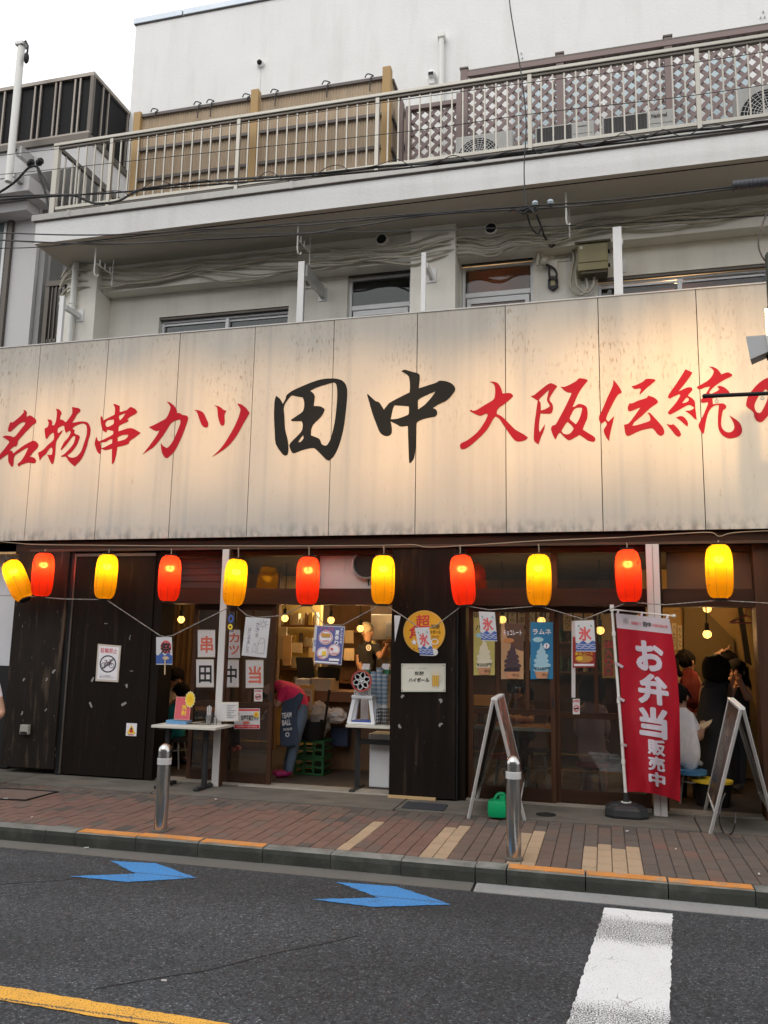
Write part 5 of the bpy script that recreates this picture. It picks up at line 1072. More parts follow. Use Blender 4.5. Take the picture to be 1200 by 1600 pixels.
s = hang('festival_paper', [(244, 995.5), (268.5, 995.5), (269.5, 1038.5), (244, 1038.5)], 'white paper with red sun and black festival letter on the rope', 'flag')
s.disc(.62, .36, .34, .24, PINKR); s.text('祭', .28, .2, .95, .6, BLACKI, .03); s.poly([(i/16, .62+.05*math.sin(i*.9)) for i in range(17)]+[(1, .96), (0, .96)], FLB, 'wave_pattern')
s.disc(.6, .76, .2, .06, mat('bamboo', (.55, .40, .24), .6), name='fan_head')
MB().bar(at(258, 1030, YR_-.012), at(257.5, 1054, YR_-.012), .012, .004).build('fan_stick', bpy.data.materials['bamboo'], s.o)
s = hang('handwritten_notice', [(384, 964), (422.5, 966.5), (416, 1028), (377.5, 1024)], 'white handwritten sheet with sun and ice sketch on the rope', 'notice')
PEN = flat('pen line', (.10, .11, .16), .7)
s.vtext('かき氷', .46, .1, .60, .52, PEN); s.vtext('はじめました', .16, .26, .28, .92, PEN)
s.disc(.74, .16, .1, .065, PEN, r0=.86, name='sketched_sun')
for i in range(8): a = i*.785; s.line([(.74+.13*math.cos(a), .16+.085*math.sin(a)), (.74+.2*math.cos(a), .16+.13*math.sin(a))], .008, PEN, 'sun_ray')
for ln in ([(.42, .88), (.44, .72), (.5, .66), (.56, .72), (.57, .88)], [(.62, .9), (.64, .66), (.9, .62), (.9, .9), (.62, .9)], [(.62, .68), (.72, .5), (.84, .52), (.92, .62)], [(.40, .9), (.5, .86), (.58, .9)]): s.line(ln, .007, PEN, 'sketch_line')
s = hang('sale_poster', [(495, 977), (539, 979), (533.5, 1039.5), (490.5, 1036.5)], 'blue poster with round food pictures hanging in the doorway', 'poster')
PB = flat('poster violet blue', (.12, .13, .33), .5); FOOD = flat('fried food', (.55, .28, .06), .6, var=.3); s.rect(.02, .02, .98, .98, PB)
s.text('てんぷら', .12, .03, .62, .13, PINKR, .02); s.vtext('テンプル市', .86, .05, .95, .45, WHITEI, .02); s.vtext('夏祭り', .68, .1, .83, .5, WHITEI, .03)
for u, v_, r_ in ((.36, .31, .23), (.3, .72, .2), (.7, .62, .19)): s.disc(u, v_, r_*1.1, r_*.8, WHITEI); s.disc(u, v_, r_*1.02, r_*.74, PINKR, r0=.9)
s.rect(.2, .2, .52, .3, FOOD); s.text('500円', .25, .37, .48, .43, PINKR, .02); s.rect(.28, .66, .42, .78, YELI); s.text('400円', .14, .78, .3, .83, PINKR, .02); s.text('400円', .62, .68, .82, .73, PINKR, .02); s.disc(.62, .6, .05, .035, PINKR); s.rect(.55, .84, .92, .9, WHITEI); s.rect(.04, .93, .9, .97, WHITEI)
s = hang('price_strip', [(492, 977), (496, 977), (494, 1019), (488, 1018)], 'narrow white paper strip left of the blue sale poster', 'notice'); s.vtext('夏祭', .2, .55, .9, .8, BLUEI)
s = hang('pennant', [(616, 961.5), (626, 962), (621, 985), (617, 1003)], 'small white pennant folded on the rope by the pillar', 'flag')
s = hang('rope_charm', [(356, 955), (367, 956), (365, 988), (355, 987)], 'small plastic wrapped charm hanging on the slim white post', 'charm', glass('cellophane', (.75, .75, .75), .1)); s.disc(.5, .35, .4, .2, BLUEI, r0=.5); s.disc(.45, .75, .36, .14, YELI, r0=.4)

# ================================================================ signs on the boards
YPN = YF+.005
s = slab('no_bicycle_sign', quadpx(152, 1008, 187, 1065, YPN-.012), .008, mat('yellowed plastic', (.60, .53, .45), .5), None, label='framed no bicycle parking sign on the dark panel', cat='sign')
s.c = [V(p) for p in (at(153, 1006, YPN-.013), at(189, 1009, YPN-.013), at(184.5, 1066, YPN-.013), at(149, 1064, YPN-.013))]
bpy.data.objects.remove(s.o); s = slab('no_bicycle_sign', s.c, .008, bpy.data.materials['yellowed plastic'], None, label='framed no bicycle parking sign on the dark panel', cat='sign')
s.rect(.07, .05, .93, .95, WHITEI); s.text('駐輪禁止', .14, .09, .86, .23, RED, .008); NAVY = flat('navy ink', (.02, .025, .045), .6)
s.disc(.5, .52, .36, .235, NAVY, 40, r0=.86, name='ban_ring')
for u in (.33, .67): s.disc(u, .56, .11, .07, NAVY, 24, r0=.8, name='wheel_print')
for ln in ([(.33, .56), (.44, .47), (.6, .47), (.52, .56), (.33, .56)], [(.52, .56), (.42, .43)], [(.36, .43), (.47, .43)], [(.67, .56), (.58, .41), (.66, .40)]): s.line(ln, .014, NAVY, 'bicycle_print')
s.line([(.25, .68), (.75, .36)], .026, NAVY, 'ban_bar'); s.text('ここに自転車を\n置かないでください', .2, .82, .82, .9, NAVY)
s = slab('fire_sticker', upright(197, 1130, 213.5, 1150, YPN-.002), .002, WHITEI, None, label='small white sticker with yellow triangle low on the dark panel', cat='sticker')
s.poly([(.5, .12), (.92, .82), (.08, .82)], YELI); s.disc(.5, .6, .16, .14, RED); s.disc(.5, .42, .1, .09, BLACKI); s.rect(.25, .86, .75, .92, RED)
c = upright(35, 1132, 48, 1147, YF-.03); t = thing('wall_socket', 'small grey weatherproof socket box on the boarded pillar', 'socket', (c[0].x, YF-.03, c[2].z)); bx('box', mat('aged grey plastic', (.42, .40, .36), .6), t, c[0].x, c[1].x, YF-.075, YF-.031, c[2].z, c[0].z, bevel=.006); bx('flap', DARK, t, c[0].x+.01, c[1].x-.01, YF-.078, YF-.076, c[2].z+.005, c[2].z+.03)
# scraps of tape
TAPE = mat('old tape', (.27, .26, .25), .6, var=.2)
for px, py, dx, dy, w_, lb in ((140, 1097, 4, 8, 5, 'bent tape scrap low on the dark panel, left of the other low scrap'), (190, 1102, 7, -5, 6, 'grey tape scrap low on the dark panel, above the small sticker'), (143, 1065, 3, -7, 5, 'tape scrap touching the lower left corner of the no bicycle sign'), (196, 1070, 3, 4, 6, 'tape scrap at the lower right corner of the no bicycle sign'), (82, 1052, 4, -6, 5, 'pale tape scrap highest on the boarded pillar, near its right edge'), (36, 1064, 3, -4, 4, 'small tape scrap at mid height on the boarded pillar, left side'), (72, 1064, 2, -5, 4, 'small tape scrap at mid height on the boarded pillar, right side'), (33, 1117, 2, -6, 4, 'tape scrap just above the socket box on the boarded pillar'), (70, 1111, 3, -4, 3, 'tape scrap level with the socket box at the right of the boarded pillar'), (203, 1000, 1, -8, 2, 'upright white tape strip right above the no bicycle sign'), (163, 974, 5, 0, 1.5, 'short level scratch of tape above the no bicycle sign'), (627, 1090, 4, -4, 5, 'tape scrap under the left corner of the highball plate'), (687, 1092, 3, 6, 6, 'tape scrap under the right corner of the highball plate'), (623, 1132, 4, 5, 5, 'lower left tape scrap on the dark pillar below the highball plate'), (686, 1135, 5, -5, 5, 'lower right tape scrap on the dark pillar below the highball plate'), (203, 1048, 5, 0, 1.5, 'short level tape strip right of the no bicycle sign')):
    yq = (YF-.032 if px < 100 else YF+.0035) if px < 300 else YF-.012
    a, b = at(px, py, yq), at(px+dx, py+dy, yq); d = (b-a).normalized(); nn = V((-d.z, 0, d.x))*w_*.0032
    m_ = (a+b)/2+V((random.uniform(-.01, .01), 0, random.uniform(-.012, .012)))
    MB().prism([a+nn*.6, m_+nn, b+nn*.3, b-nn*.8, m_-nn*.5, a-nn*.7], (0, -.002, 0)).build('tape_scrap', TAPE, None, label=lb, cat='tape', group='tape scraps on the boards')
# round orange sign and the highball plate
YC = YF-.022
c = at(662.5, 987.5, YC); r = .211
t = thing('round_sign', 'round orange drink sign with red letters on the dark pillar', 'sign', (c.x, YC, c.z-r))
OR = mat('orange enamel', (.80, .40, .025), .4, var=.06, vs=4, col2=(.55, .25, .06), s2=3, t2=(.6, .8), a2=.4)
MB().lathe([(0, 0), (r, 0), (r, .008), (r-.004, .012), (0, .012)], c+V((0, .012, 0)), 48, (0, -1, 0)).build('disc', OR, t, smooth=30)
s = Sheet(t, c+V((-r, 0, r)), c+V((r, 0, r)), c+V((r, 0, -r)), c+V((-r, 0, -r))); s.th = .001
s.disc(.5, .5, .49, .49, mat('rim gold', (.70, .42, .12), .4), 48, r0=.955); s.text('超', .30, .10, .64, .40, RED, .012); s.text('角', .14, .36, .5, .66, RED, .015); s.text('炭酸', .66, .32, .88, .42, BLACKI, .01); s.text('ハイボール', .58, .45, .9, .54, BLACKI, .015); s.text('SPARKLING\nHIGHBALL', .68, .58, .86, .68, BLACKI)
s.poly([(.27+.085*(1 if i % 2 == 0 else .42)*math.sin(i*math.pi/5), .74-.085*(1 if i % 2 == 0 else .42)*math.cos(i*math.pi/5)) for i in range(10)], WHITEI, 'star_print'); s.disc(.76, .72, .09, .07, WHITEI, 20, r0=.75); s.text('詳しくは店内で', .25, .86, .48, .92, BLACKI)
MB().lathe([(.012, 0), (.034, .0), (.034, .006), (.012, .006)], at(679, 1019, YC-.008), 20, (0, -1, 0)).build('hook_cap', WHITEP, t)
s = slab('highball_plate', quadpx(627, 1037, 696, 1081, YC), .01, mat('cream enamel', (.70, .70, .60), .35, var=.06, vs=3, col2=(.50, .36, .18), s2=4, t2=(.62, .8), a2=.5), None, label='cream enamel highball plate with a beer mug below the round sign', cat='sign')
s.text('炭酸', .3, .27, .52, .42, BLACKI, .012); s.text('ハイボール', .17, .5, .64, .66, BLACKI, .035); s.text('あぶくのつよい', .15, .14, .3, .18, BLACKI); s.text('おいしさつよい', .42, .15, .58, .19, BLACKI)
MUG = flat('mug amber', (.62, .36, .10), .4); s.poly([(.69, .27), (.87, .27), (.86, .8), (.84, .83), (.71, .83), (.7, .8)], mat('mug glass', (.72, .66, .5), .3), 'mug_print'); s.rect(.705, .42, .855, .8, MUG); s.disc(.9, .52, .035, .14, mat('mug glass 2', (.68, .64, .5), .3), 20, r0=.6, name='mug_handle')
for u in (.735, .78, .825): s.rect(u, .42, u+.012, .8, YELI)
s.line([(.02, .03), (.98, .03), (.98, .97), (.02, .97), (.02, .03)], .012, mat('plate rim', (.40, .42, .33), .5), 'plate_rim')
for u, v_ in ((.03, .06), (.97, .06), (.03, .94), (.97, .94)): s.disc(u, v_, .012, .02, BLACKI, 10, name='screw')

# ================================================================ papers on the doors
PW = shade('warm white paper', (.82, .80, .80), .3); SAL = flat('salmon print', (.62, .13, .08), .6)
YG = YD-.006
def letter(ch, x0, y0, x1, y1, m, label):
    s = slab('letter_sheet', quadpx(x0, y0, x1, y1, YG), .002, PW, None, label=label, cat='poster', group='single letter sheets on the left doors')
    s.text(ch, .16, .22, .88, .84, m, .02); s.rect(0, 0, 1, .025, mat('card edge', (.55, .47, .36), .7) if 'card edge' not in bpy.data.materials else bpy.data.materials['card edge']); s.rect(0, .975, 1, 1, bpy.data.materials['card edge'])
letter('串', 309, 984, 336, 1027, SAL, 'white sheet with a red skewer letter on the glass door'); letter('田', 306.5, 1030, 334, 1074, BLACKI, 'white sheet with a black letter below the red skewer letter')
s = slab('letter_sheet', quadpx(351, 984, 375, 1028, YG), .002, PW, None, label='white sheet with two red letters half behind the slim post', cat='poster', group='single letter sheets on the left doors'); s.text('カ', .3, .12, .95, .45, SAL, .02); s.text('ツ', .3, .55, .95, .88, SAL, .02)
letter('中', 348, 1030.5, 373, 1074, BLACKI, 'white sheet with a black letter half behind the slim post'); letter('当', 384, 1031, 411.5, 1075, SAL, 'white sheet with a red letter under the handwritten notice')
s = slab('no_smoking_card', quadpx(397, 1077, 410, 1096, YG), .002, PW, None, label='small no smoking card on the left glass door', cat='sign', group='no smoking cards'); s.text('店内禁煙', .1, .06, .9, .22, RED, .02); s.disc(.5, .62, .36, .25, RED, 24, r0=.78); s.line([(.25, .78), (.75, .45)], .06, RED); s.rect(.2, .58, .8, .66, BLACKI)
s = slab('no_smoking_card', quadpx(895, 1092, 906, 1116, YG+.05), .002, PW, None, label='small no smoking card on the right glass door', cat='sign', group='no smoking cards'); s.text('店内禁煙', .05, .06, .95, .22, RED, .02); s.disc(.5, .62, .40, .22, RED, 24, r0=.78); s.line([(.25, .76), (.75, .48)], .05, RED); s.rect(.2, .58, .8, .66, BLACKI)
s = slab('red_notice', quadpx(366, 1107, 406, 1139, YG), .003, PW, None, label='white notice with red bands and yellow seal on the door', cat='notice'); s.rect(.02, .03, .98, .12, RED); s.rect(.02, .8, .98, .97, RED); s.text('未成年者飲酒は\n法律で禁止です', .26, .32, .96, .58, BLACKI, .02); s.disc(.87, .3, .1, .14, YELI); s.text('生中\n380', .82, .22, .92, .38, RED, .02); s.text('10名様まで貸切宴会', .1, .84, .9, .92, WHITEI); s.rect(.06, .2, .2, .3, RED); s.rect(.36, .62, .6, .74, SAL)
s = slab('framed_paper', quadpx(337, 1097, 372.5, 1127, YF-.08), .006, mat('frame edge', (.62, .58, .5), .5), None, label='framed white printed sheet fixed behind the slim white post', cat='notice'); s.rect(.04, .05, .96, .95, PW)
for i in range(8): s.rect(.5, .16+i*.09, .9-.1*(i % 3), .18+i*.09, bpy.data.materials['pen line'])
# soft ice posters
def softice(x0, y0, x1, y1, bg, cream, name, label, tcol, swoosh, price):
    s = slab('soft_ice_poster', quadpx(x0, y0, x1, y1, YG), .002, bg, None, label=label, cat='poster', group='soft ice posters on the glass door')
    if swoosh: s.poly([(.15, 0), (1, 0), (1, .5)]+[(1-.85*(math.sin(a*.157)), .5-.5*(1-math.cos(a*.157))) for a in range(1, 10)], swoosh, 'swoosh_print')
    s.text(name, .1, .12, .92, .22, tcol, .02); s.disc(.34, .31, .24, .045, flat('oval '+name, (.55, .22, .07) if swoosh else (.35, .60, .68)), 24)
    for i, (w_, v_) in enumerate(((.36, .84), (.385, .76), (.34, .68), (.28, .60), (.2, .53), (.12, .47), (.05, .42))):
        s.disc(.5+(.02 if i % 2 else -.02), v_, w_, .052, cream, 24, name='cream_swirl')
    s.poly([(.2, .87), (.8, .87), (.74, .99), (.28, .99)], flat('cone '+name, (.52, .25, .13)), 'cone_print'); s.text(price, .16, .79, .84, .85, BLACKI, .01); s.text('(税込)', .5, .9, .8, .96, BLACKI)
    return s
softice(740, 965, 773, 1055, shade('poster yellow', (.68, .60, .20), .25), flat('vanilla cream', (.74, .68, .50)), 'バニラ', 'yellow vanilla soft ice poster on the glass door', BLACKI, None, '¥250円')
softice(783, 974, 818, 1061, shade('poster peach', (.66, .40, .22), .25), flat('chocolate cream', (.065, .04, .05)), 'チョコレート', 'peach and brown chocolate soft ice poster', WHITEI, flat('choco brown', (.10, .05, .03)), '¥250円')
s = softice(829, 972, 864, 1061, shade('poster blue', (.05, .27, .52), .25), flat('soda cream', (.33, .55, .66)), 'ラムネ', 'blue soda soft ice poster on the glass door', WHITEI, None, '¥268円'); s.disc(.72, .42, .13, .05, WHITEI); s.text('!', .69, .39, .75, .45, BLUEI, .02)
s = slab('meal_poster', quadpx(895, 995, 930, 1043, YG+.05), .002, flat('meal red', (.33, .03, .025), .5), None, label='dark red meal poster on the glass door behind an ice flag', cat='poster'); s.disc(.5, .72, .4, .12, FOOD); s.disc(.3, .7, .15, .07, YELI); s.text('宴会コース', .1, .5, .9, .6, YELI, .02); s.rect(.05, .88, .95, .95, WHITEI)
s = slab('red_letter_strip', quadpx(944, 1000, 958, 1056, YG+.06), .002, glass('clear film', (.8, .8, .8)), None, label='vertical red letters stuck on the glass beside the banner', cat='lettering'); s.vtext('出入り口', .05, .0, .95, 1, flat('deep red', (.30, .02, .03)), .03)
s = slab('white_price_paper', quadpx(893, 970, 899, 1090, YG+.06), .002, PW, None, label='pale tall paper strip on the left edge of the glass door', cat='notice')

# ================================================================ bollards
CHR = mat('polished stainless', (.56, .55, .53), .17, 1.0, var=.06, vs=4, rvar=.06); BAND = mat('reflective band', (.66, .66, .65), .35, .2)
def bollard(px, py, pyt, pyb, label):
    c = atZ(px, py, 0); h = Z_(px, pyt, c.y); r = .052
    t = thing('bollard', label, 'bollard', (c.x, c.y, 0), 'steel bollards on the pavement')
    prof = [(r, .0), (r, h-.06)]+[(r*math.cos(a*.157), h-.06+.06*math.sin(a*.157)) for a in range(1, 11)]
    MB().lathe([(0, 0)]+prof, c, 32).build('tube', CHR, t, smooth=50)
    MB().lathe([(r+.001, h-.16), (r+.003, h-.158), (r+.003, h-.112), (r+.001, h-.11)], c, 32).build('reflective_band', BAND, t, smooth=30)
    MB().lathe([(r+.002, .0), (r+.014, .0), (r+.012, .012), (r+.002, .02)], c, 32).build('foot_collar', APRON, t, smooth=30)
bollard(250.5, 1299, 1161, 0, 'steel bollard in front of the left table'); bollard(803, 1343, 1180, 0, 'steel bollard in front of the folding board')

# ================================================================ tables out front
TOPM = mat('pale table top', (.62, .60, .53), .4, var=.05); LEGM = mat('black table leg', (.018, .018, .02), .45)
def ttable(pxl, pxr, py, Y0, Y1, label, legpx):
    x0, x1 = X_(pxl, py, Y0), X_(pxr, py, Y0); z = Z_((pxl+pxr)/2, py, Y0)
    t = thing('cafe_table', label, 'table', ((x0+x1)/2, (Y0+Y1)/2, .012), 'tables in front of the shop')
    bx('table_top', TOPM, t, x0, x1, Y0, Y1, z-.026, z, bevel=.004)
    for lx in legpx:
        x = X_(lx, py+50, (Y0+Y1)/2); MB().box(x-.022, x+.022, (Y0+Y1)/2-.022, (Y0+Y1)/2+.022, .045, z-.027).build('column', LEGM, t); MB().box(x-.028, x+.028, Y0+.03, Y1-.03, .013, .045).build('foot', LEGM, t, bevel=.008); MB().box(x-.03, x+.03, Y0+.05, Y1-.05, z-.05, z-.027).build('bracket', LEGM, t)
    return t, x0, x1, z
T1, tx0, tx1, tz = ttable(236, 337, 1135, 7.70, 8.13, 'pale table with black legs left of the slim white post', (261, 321))
T2, ux0, ux1, uz = ttable(540, 620, 1134, 8.16, 8.62, 'pale table in the open doorway with the ice shaver', (559,))
MB().bar((X_(559, 1160, 8.39), 8.39, uz-.18), (ux1-.02, 8.39, uz-.18), .03, .05).build('stretcher', LEGM, T2)
# on the left table
s = slab('drink_card', [at(275.5, 1088.5, 7.95), at(299.5, 1089, 7.95), at(296, 1126, 7.93), at(271.5, 1124, 7.93)], .006, flat('card coral', (.62, .11, .13), .5), None, label='coral red drink card with yellow letters on the left table', cat='card'); s.vtext('焼酎', .45, .33, .75, .82, YELI, .02); s.line([(.03, .02), (.97, .02), (.97, .98), (.03, .98), (.03, .02)], .02, flat('card rim', (.75, .35, .3)), 'card_rim')
c = at(297, 1093, 7.93); t = thing('starburst_tag', 'yellow starburst price tag clipped to the coral card', 'tag', c)
n = 28; MB().prism([c+V((math.cos(i*2*math.pi/n)*.068*(1 if i % 2 else .86)*.86, 0, math.sin(i*2*math.pi/n)*.085*(1 if i % 2 else .86))) for i in range(n)], (0, .003, 0)).build('burst', flat('burst cream', (.80, .72, .40), .5), t)
MB().prism([c+V((math.cos(i*2*math.pi/n)*.052*.92, -.002, math.sin(i*2*math.pi/n)*.068)) for i in range(n)], (0, .0015, 0)).build('burst_centre', YELI, t)
s2 = Sheet(t, c+V((-.05, -.002, .05)), c+V((.05, -.002, .05)), c+V((.05, -.002, -.05)), c+V((-.05, -.002, -.05))); s2.text('全品\n280円', .25, .2, .8, .8, OR, .01)
c = at(281, 1130, 7.93); c.z = tz; t = thing('blue_tray', 'blue plastic tray holding the coral card on the left table', 'tray', c)
mb = MB(); mb.add([c+V((-.12, -.06, .001)), c+V((.10, -.06, .001)), c+V((.10, .06, .001)), c+V((-.12, .06, .001)), c+V((-.125, -.065, .035)), c+V((.105, -.065, .035)), c+V((.105, .065, .035)), c+V((-.125, .065, .035)), c+V((-.11, -.05, .03)), c+V((.09, -.05, .03)), c+V((.09, .05, .03)), c+V((-.11, .05, .03))], [(0,3,2,1),(0,1,5,4),(1,2,6,5),(2,3,7,6),(3,0,4,7),(4,5,9,8),(5,6,10,9),(6,7,11,10),(7,4,8,11),(8,9,10,11)]); mb.build('tray', flat('tray blue', (.13, .32, .55), .4), t)
c = at(326, 1128, 7.95); c.z = tz+.001; t = thing('straw_cup', 'clear cup with paper wrapped straws on the left table', 'cup', c)
MB().lathe([(.028, 0), (.034, .1), (.032, .1), (.026, .004)], c, 18).build('cup', glass('cup plastic', (.9, .9, .9), dirt=.2), t, smooth=40)
for i in range(6): a = i*1.05; MB().cyl(c+V((math.cos(a)*.012, math.sin(a)*.012, .01)), c+V((math.cos(a)*.02, math.sin(a)*.02, .17+.01*(i % 3))), .006, n=8).build('straw', PW, t)
c = at(305, 1128, 7.95); c.z = tz+.002; MB().prism([c+V((-.12, -.06, .0)), c+V((.10, -.03, .03)), c+V((.10, .08, .03)), c+V((-.12, .06, .0))], (0, 0, .004)).build('menu_folder', mat('brown menu', (.22, .16, .10), .6), None, label='brown menu folder lying on the left table', cat='menu')
c = at(262, 1137, 7.8); c.z = tz+.0005; MB().prism([c+V((-.08, -.05, 0)), c+V((.14, -.05, 0)), c+V((.14, .06, 0)), c+V((-.08, .06, 0))], (0, 0, .0012)).build('table_paper', PW, None, label='white leaflet lying flat on the left table', cat='leaflet')
c = at(336, 1122, 7.98); c.z = tz+.001; MB().lathe([(0, 0), (.022, 0), (.022, .06), (.012, .075), (.012, .09), (0, .09)], c, 14).build('toothpick_jar', glass('jar glass', (.85, .85, .85), dirt=.2), None, smooth=40, label='small glass jar beside the straw cup', cat='jar')

# on the doorway table: shaver with logo disc, cups, basket, cartons
SH = flat('ice shaver white', (.74, .76, .78), .35)
c = at(568, 1131, 8.35); c.z = uz; t = thing('ice_shaver', 'white hand cranked ice shaver with round logo wheel on the doorway table', 'ice shaver', c)
for sx, sy in ((-1, -1), (1, -1), (-1, 1), (1, 1)): MB().bar(c+V((sx*.13, sy*.09, 0)), c+V((sx*.085, sy*.06, .25)), .04, .03, (0, 1, 0)).build('leg', SH, t, bevel=.006)
bx('base_ring', SH, t, c.x-.145, c.x+.145, c.y-.11, c.y+.11, c.z+.001, c.z+.02, bevel=.006); bx('deck', SH, t, c.x-.11, c.x+.11, c.y-.09, c.y+.09, c.z+.25, c.z+.285, bevel=.01)
for i in range(9): bx('rib', SH, t, c.x-.085+.0205*i, c.x-.073+.0205*i, c.y-.075, c.y-.062, c.z+.287, c.z+.41)
MB().lathe([(.07, .287), (.065, .43), (.05, .47), (0, .47)], c, 24).build('ice_hopper', SH, t, smooth=40)
bx('drip_tray', flat('tray navy', (.05, .10, .35), .4), t, c.x-.1, c.x+.1, c.y-.08, c.y+.08, c.z+.021, c.z+.035)
w_ = at(565, 1064, 8.22); RW = flat('wheel red', (.50, .10, .09), .4)
MB().lathe([(.108, 0), (.108, .012), (.09, .012), (.09, 0)], w_, 40, (0, -1, 0)).build('wheel_rim', RW, t, smooth=30)
for i in range(6):
    a = i*math.pi/3+.3; o_ = w_+V((math.cos(a)*.045, -.004, math.sin(a)*.045)); d = V((math.cos(a), 0, math.sin(a))); e_ = V((-d.z, 0, d.x))
    MB().tube([o_+d*.044*math.cos(q*math.pi/8)+e_*.026*math.sin(q*math.pi/8) for q in range(17)], .0055, 6).build('wheel_petal', SH, t)
MB().lathe([(.014, 0), (.014, .014), (0, .014)], w_, 16, (0, -1, 0)).build('wheel_hub', SH, t); MB().lathe([(0, -.006), (.089, -.006), (.089, -.003), (0, -.003)], w_, 32, (0, -1, 0)).build('wheel_disc', flat('wheel dark', (.10, .10, .10), .6), t); MB().cyl(w_, (c.x, c.y, w_.z), .012, n=10).build('axle', STEEL, t)
s = Sheet(t, c+V((-.085, -.098, .40)), c+V((.06, -.098, .44)), c+V((.06, -.098, .41)), c+V((-.085, -.098, .37))); s.rect(0, 0, 1, .9, RW); s.text('かき氷', .1, .1, .9, .8, WHITEI)
CUPB = flat('cup pattern blue', (.28, .42, .58), .5); CUPW = flat('cup pattern white', (.70, .72, .74), .5)
for i, (px, n_) in enumerate(((583, 16), (592, 18), (601, 15))):
    c = at(px, 1120, 8.48); c.z = uz; t = thing('cup_stack', 'stack of blue and white ice cups, %s of three on the doorway table' % ('left', 'middle', 'right')[i], 'cups', c, 'stacks of ice cups')
    for q in range(n_):
        z = c.z+.18+q*.021; MB().lathe([(.030, z-c.z), (.036, z-c.z+.018), (.038, z-c.z+.02), (.0, z-c.z+.02)], c, 16).build('cup', CUPB if q % 2 else CUPW, t, smooth=40)
    MB().lathe([(.026, .0), (.033, .18), (0, .18)], c, 16).build('bottom_cup', CUPW, t, smooth=40)
c = at(601, 1126, 8.36); c.z = uz+.001; t = thing('wire_basket', 'black wire basket at the right end of the doorway table', 'basket', c)
for q in range(5): MB().tube([c+V((-.07+x*.14, -.06+y*.12, .01+q*.035)) for x, y in ((0, 0), (1, 0), (1, 1), (0, 1), (0, 0))], .004, 5).build('hoop', DARK, t)
for i in range(8): MB().cyl(c+V((-.07+.02*i, -.06, .0)), c+V((-.07+.02*i, -.06, .15)), .003, n=5).build('wire', DARK, t)
for px, lb, cc in ((572, 'white milk carton with green top beside the ice shaver', 1), (603, 'white milk carton with green top at the pillar edge', 0)):
    c = at(px, 1060, 8.55); t = thing('carton', lb, 'carton', (c.x, c.y, uz), 'cartons with green tops'); zt_ = Z_(px, 1040, 8.55); bx('body', PW, t, c.x-.04, c.x+.04, c.y-.04, c.y+.04, uz, zt_-.09); bx('green_band', flat('carton green', (.03, .17, .08), .5), t, c.x-.0405, c.x+.0405, c.y-.0405, c.y+.0405, zt_-.088, zt_-.04); MB().prism([(c.x-.04, c.y-.04, zt_-.039), (c.x-.04, c.y+.04, zt_-.039), (c.x-.04, c.y, zt_+.02)], (.08, 0, 0)).build('gable', PW, t)
c = upright(577, 1142, 609, 1222, 8.5); t = thing('white_bin', 'white plastic bin under the doorway table', 'bin', (c[0].x, 8.5, .03)); bx('body', SH, t, c[0].x, c[1].x, 8.5, 8.8, .03, c[0].z-.1, bevel=.012); bx('lid', SH, t, c[0].x-.01, c[1].x+.01, 8.49, 8.81, c[0].z-.098, c[0].z-.03, bevel=.01)

# ================================================================ folding boards
FRM = mat('board aluminium', (.68, .68, .67), .42, .25, var=.06)
BOARDP = mat('faded menu board', (.16, .11, .085), .45, var=.3, vs=7, col2=(.45, .13, .10), s2=7, t2=(.5, .58), a2=.8, col3=(.55, .50, .36), s3=9, t3=(.56, .64), a3=.8)
SMOKE = glass('smoky board cover', (.30, .28, .27), .06, dirt=.25)
def aboard(tl, tr, foot_front_l, foot_front_r, foot_back_l, foot_back_r, label, facef, faceb, hfrac=.82):
    c = (V(foot_front_l)+V(foot_front_r)+V(foot_back_l)+V(foot_back_r))/4; t = thing('folding_board', label, 'folding sign', (c.x, c.y, 0), 'folding boards on the pavement')
    for (fl, fr_, face, nm) in ((foot_front_l, foot_front_r, facef, 'front'), (foot_back_l, foot_back_r, faceb, 'back')):
        off = V((.0, 0, 0)); T0, T1_ = V(tl), V(tr); F0, F1 = V(fl), V(fr_)
        sh = (F0-V(tl)).normalized()*0; d = ((F0+F1)/2-(T0+T1_)/2); d.z = 0; d = d.normalized()*.02
        T0, T1_ = T0+d, T1_+d
        MB().bar(T0, F0, .026, .016, d).build('leg', FRM, t, bevel=.003); MB().bar(T1_, F1, .026, .016, d).build('leg', FRM, t, bevel=.003)
        m0, m1 = T0+(F0-T0)*hfrac, T1_+(F1-T1_)*hfrac
        MB().bar(m0, m1, .03, .02).build('cross_bar', FRM, t, bevel=.003); MB().bar(T0, T1_, .035, .022).build('top_bar', FRM, t, bevel=.003)
        n_ = (F0-T0).cross(T1_-T0).normalized(); n_ = n_ if n_.dot(d) > 0 else -n_
        ins = (T1_-T0).normalized()*.018
        MB().prism([T0+ins, T1_-ins, m1-ins, m0+ins], n_*.008).build('board_face', face, t)
        MB().bar(F0, F1, .022, .022).build('foot_bar', FRM, t)
    return t
zt_ = .98
tl = at(770, 1090, 7.42); tr = at(783, 1086, 7.95)
tl, tr = at(772, 1093, 7.15), at(784, 1086, 7.72)
A1 = aboard(tl, tr, atZ(820, 1282, .0), atZ(824, 1248, .0), atZ(732, 1279, .0), atZ(745, 1252, .0), 'aluminium folding menu board behind the right bollard, seen edge on', BOARDP, mat('dark board back', (.05, .05, .052), .5))
tl, tr = at(1160, 1108, 7.15), at(1142, 1092, 7.75)
A2 = aboard(tl, tr, atZ(1110, 1303, .0), atZ(1101, 1270, .0), atZ(1212, 1300, .0), atZ(1196, 1268, .0), 'aluminium folding board with smoky cover at the right edge', mat('dark menu board', (.075, .055, .045), .3, var=.3, vs=6, col2=(.25, .14, .09), s2=5, t2=(.55, .65), a2=.6), SMOKE)
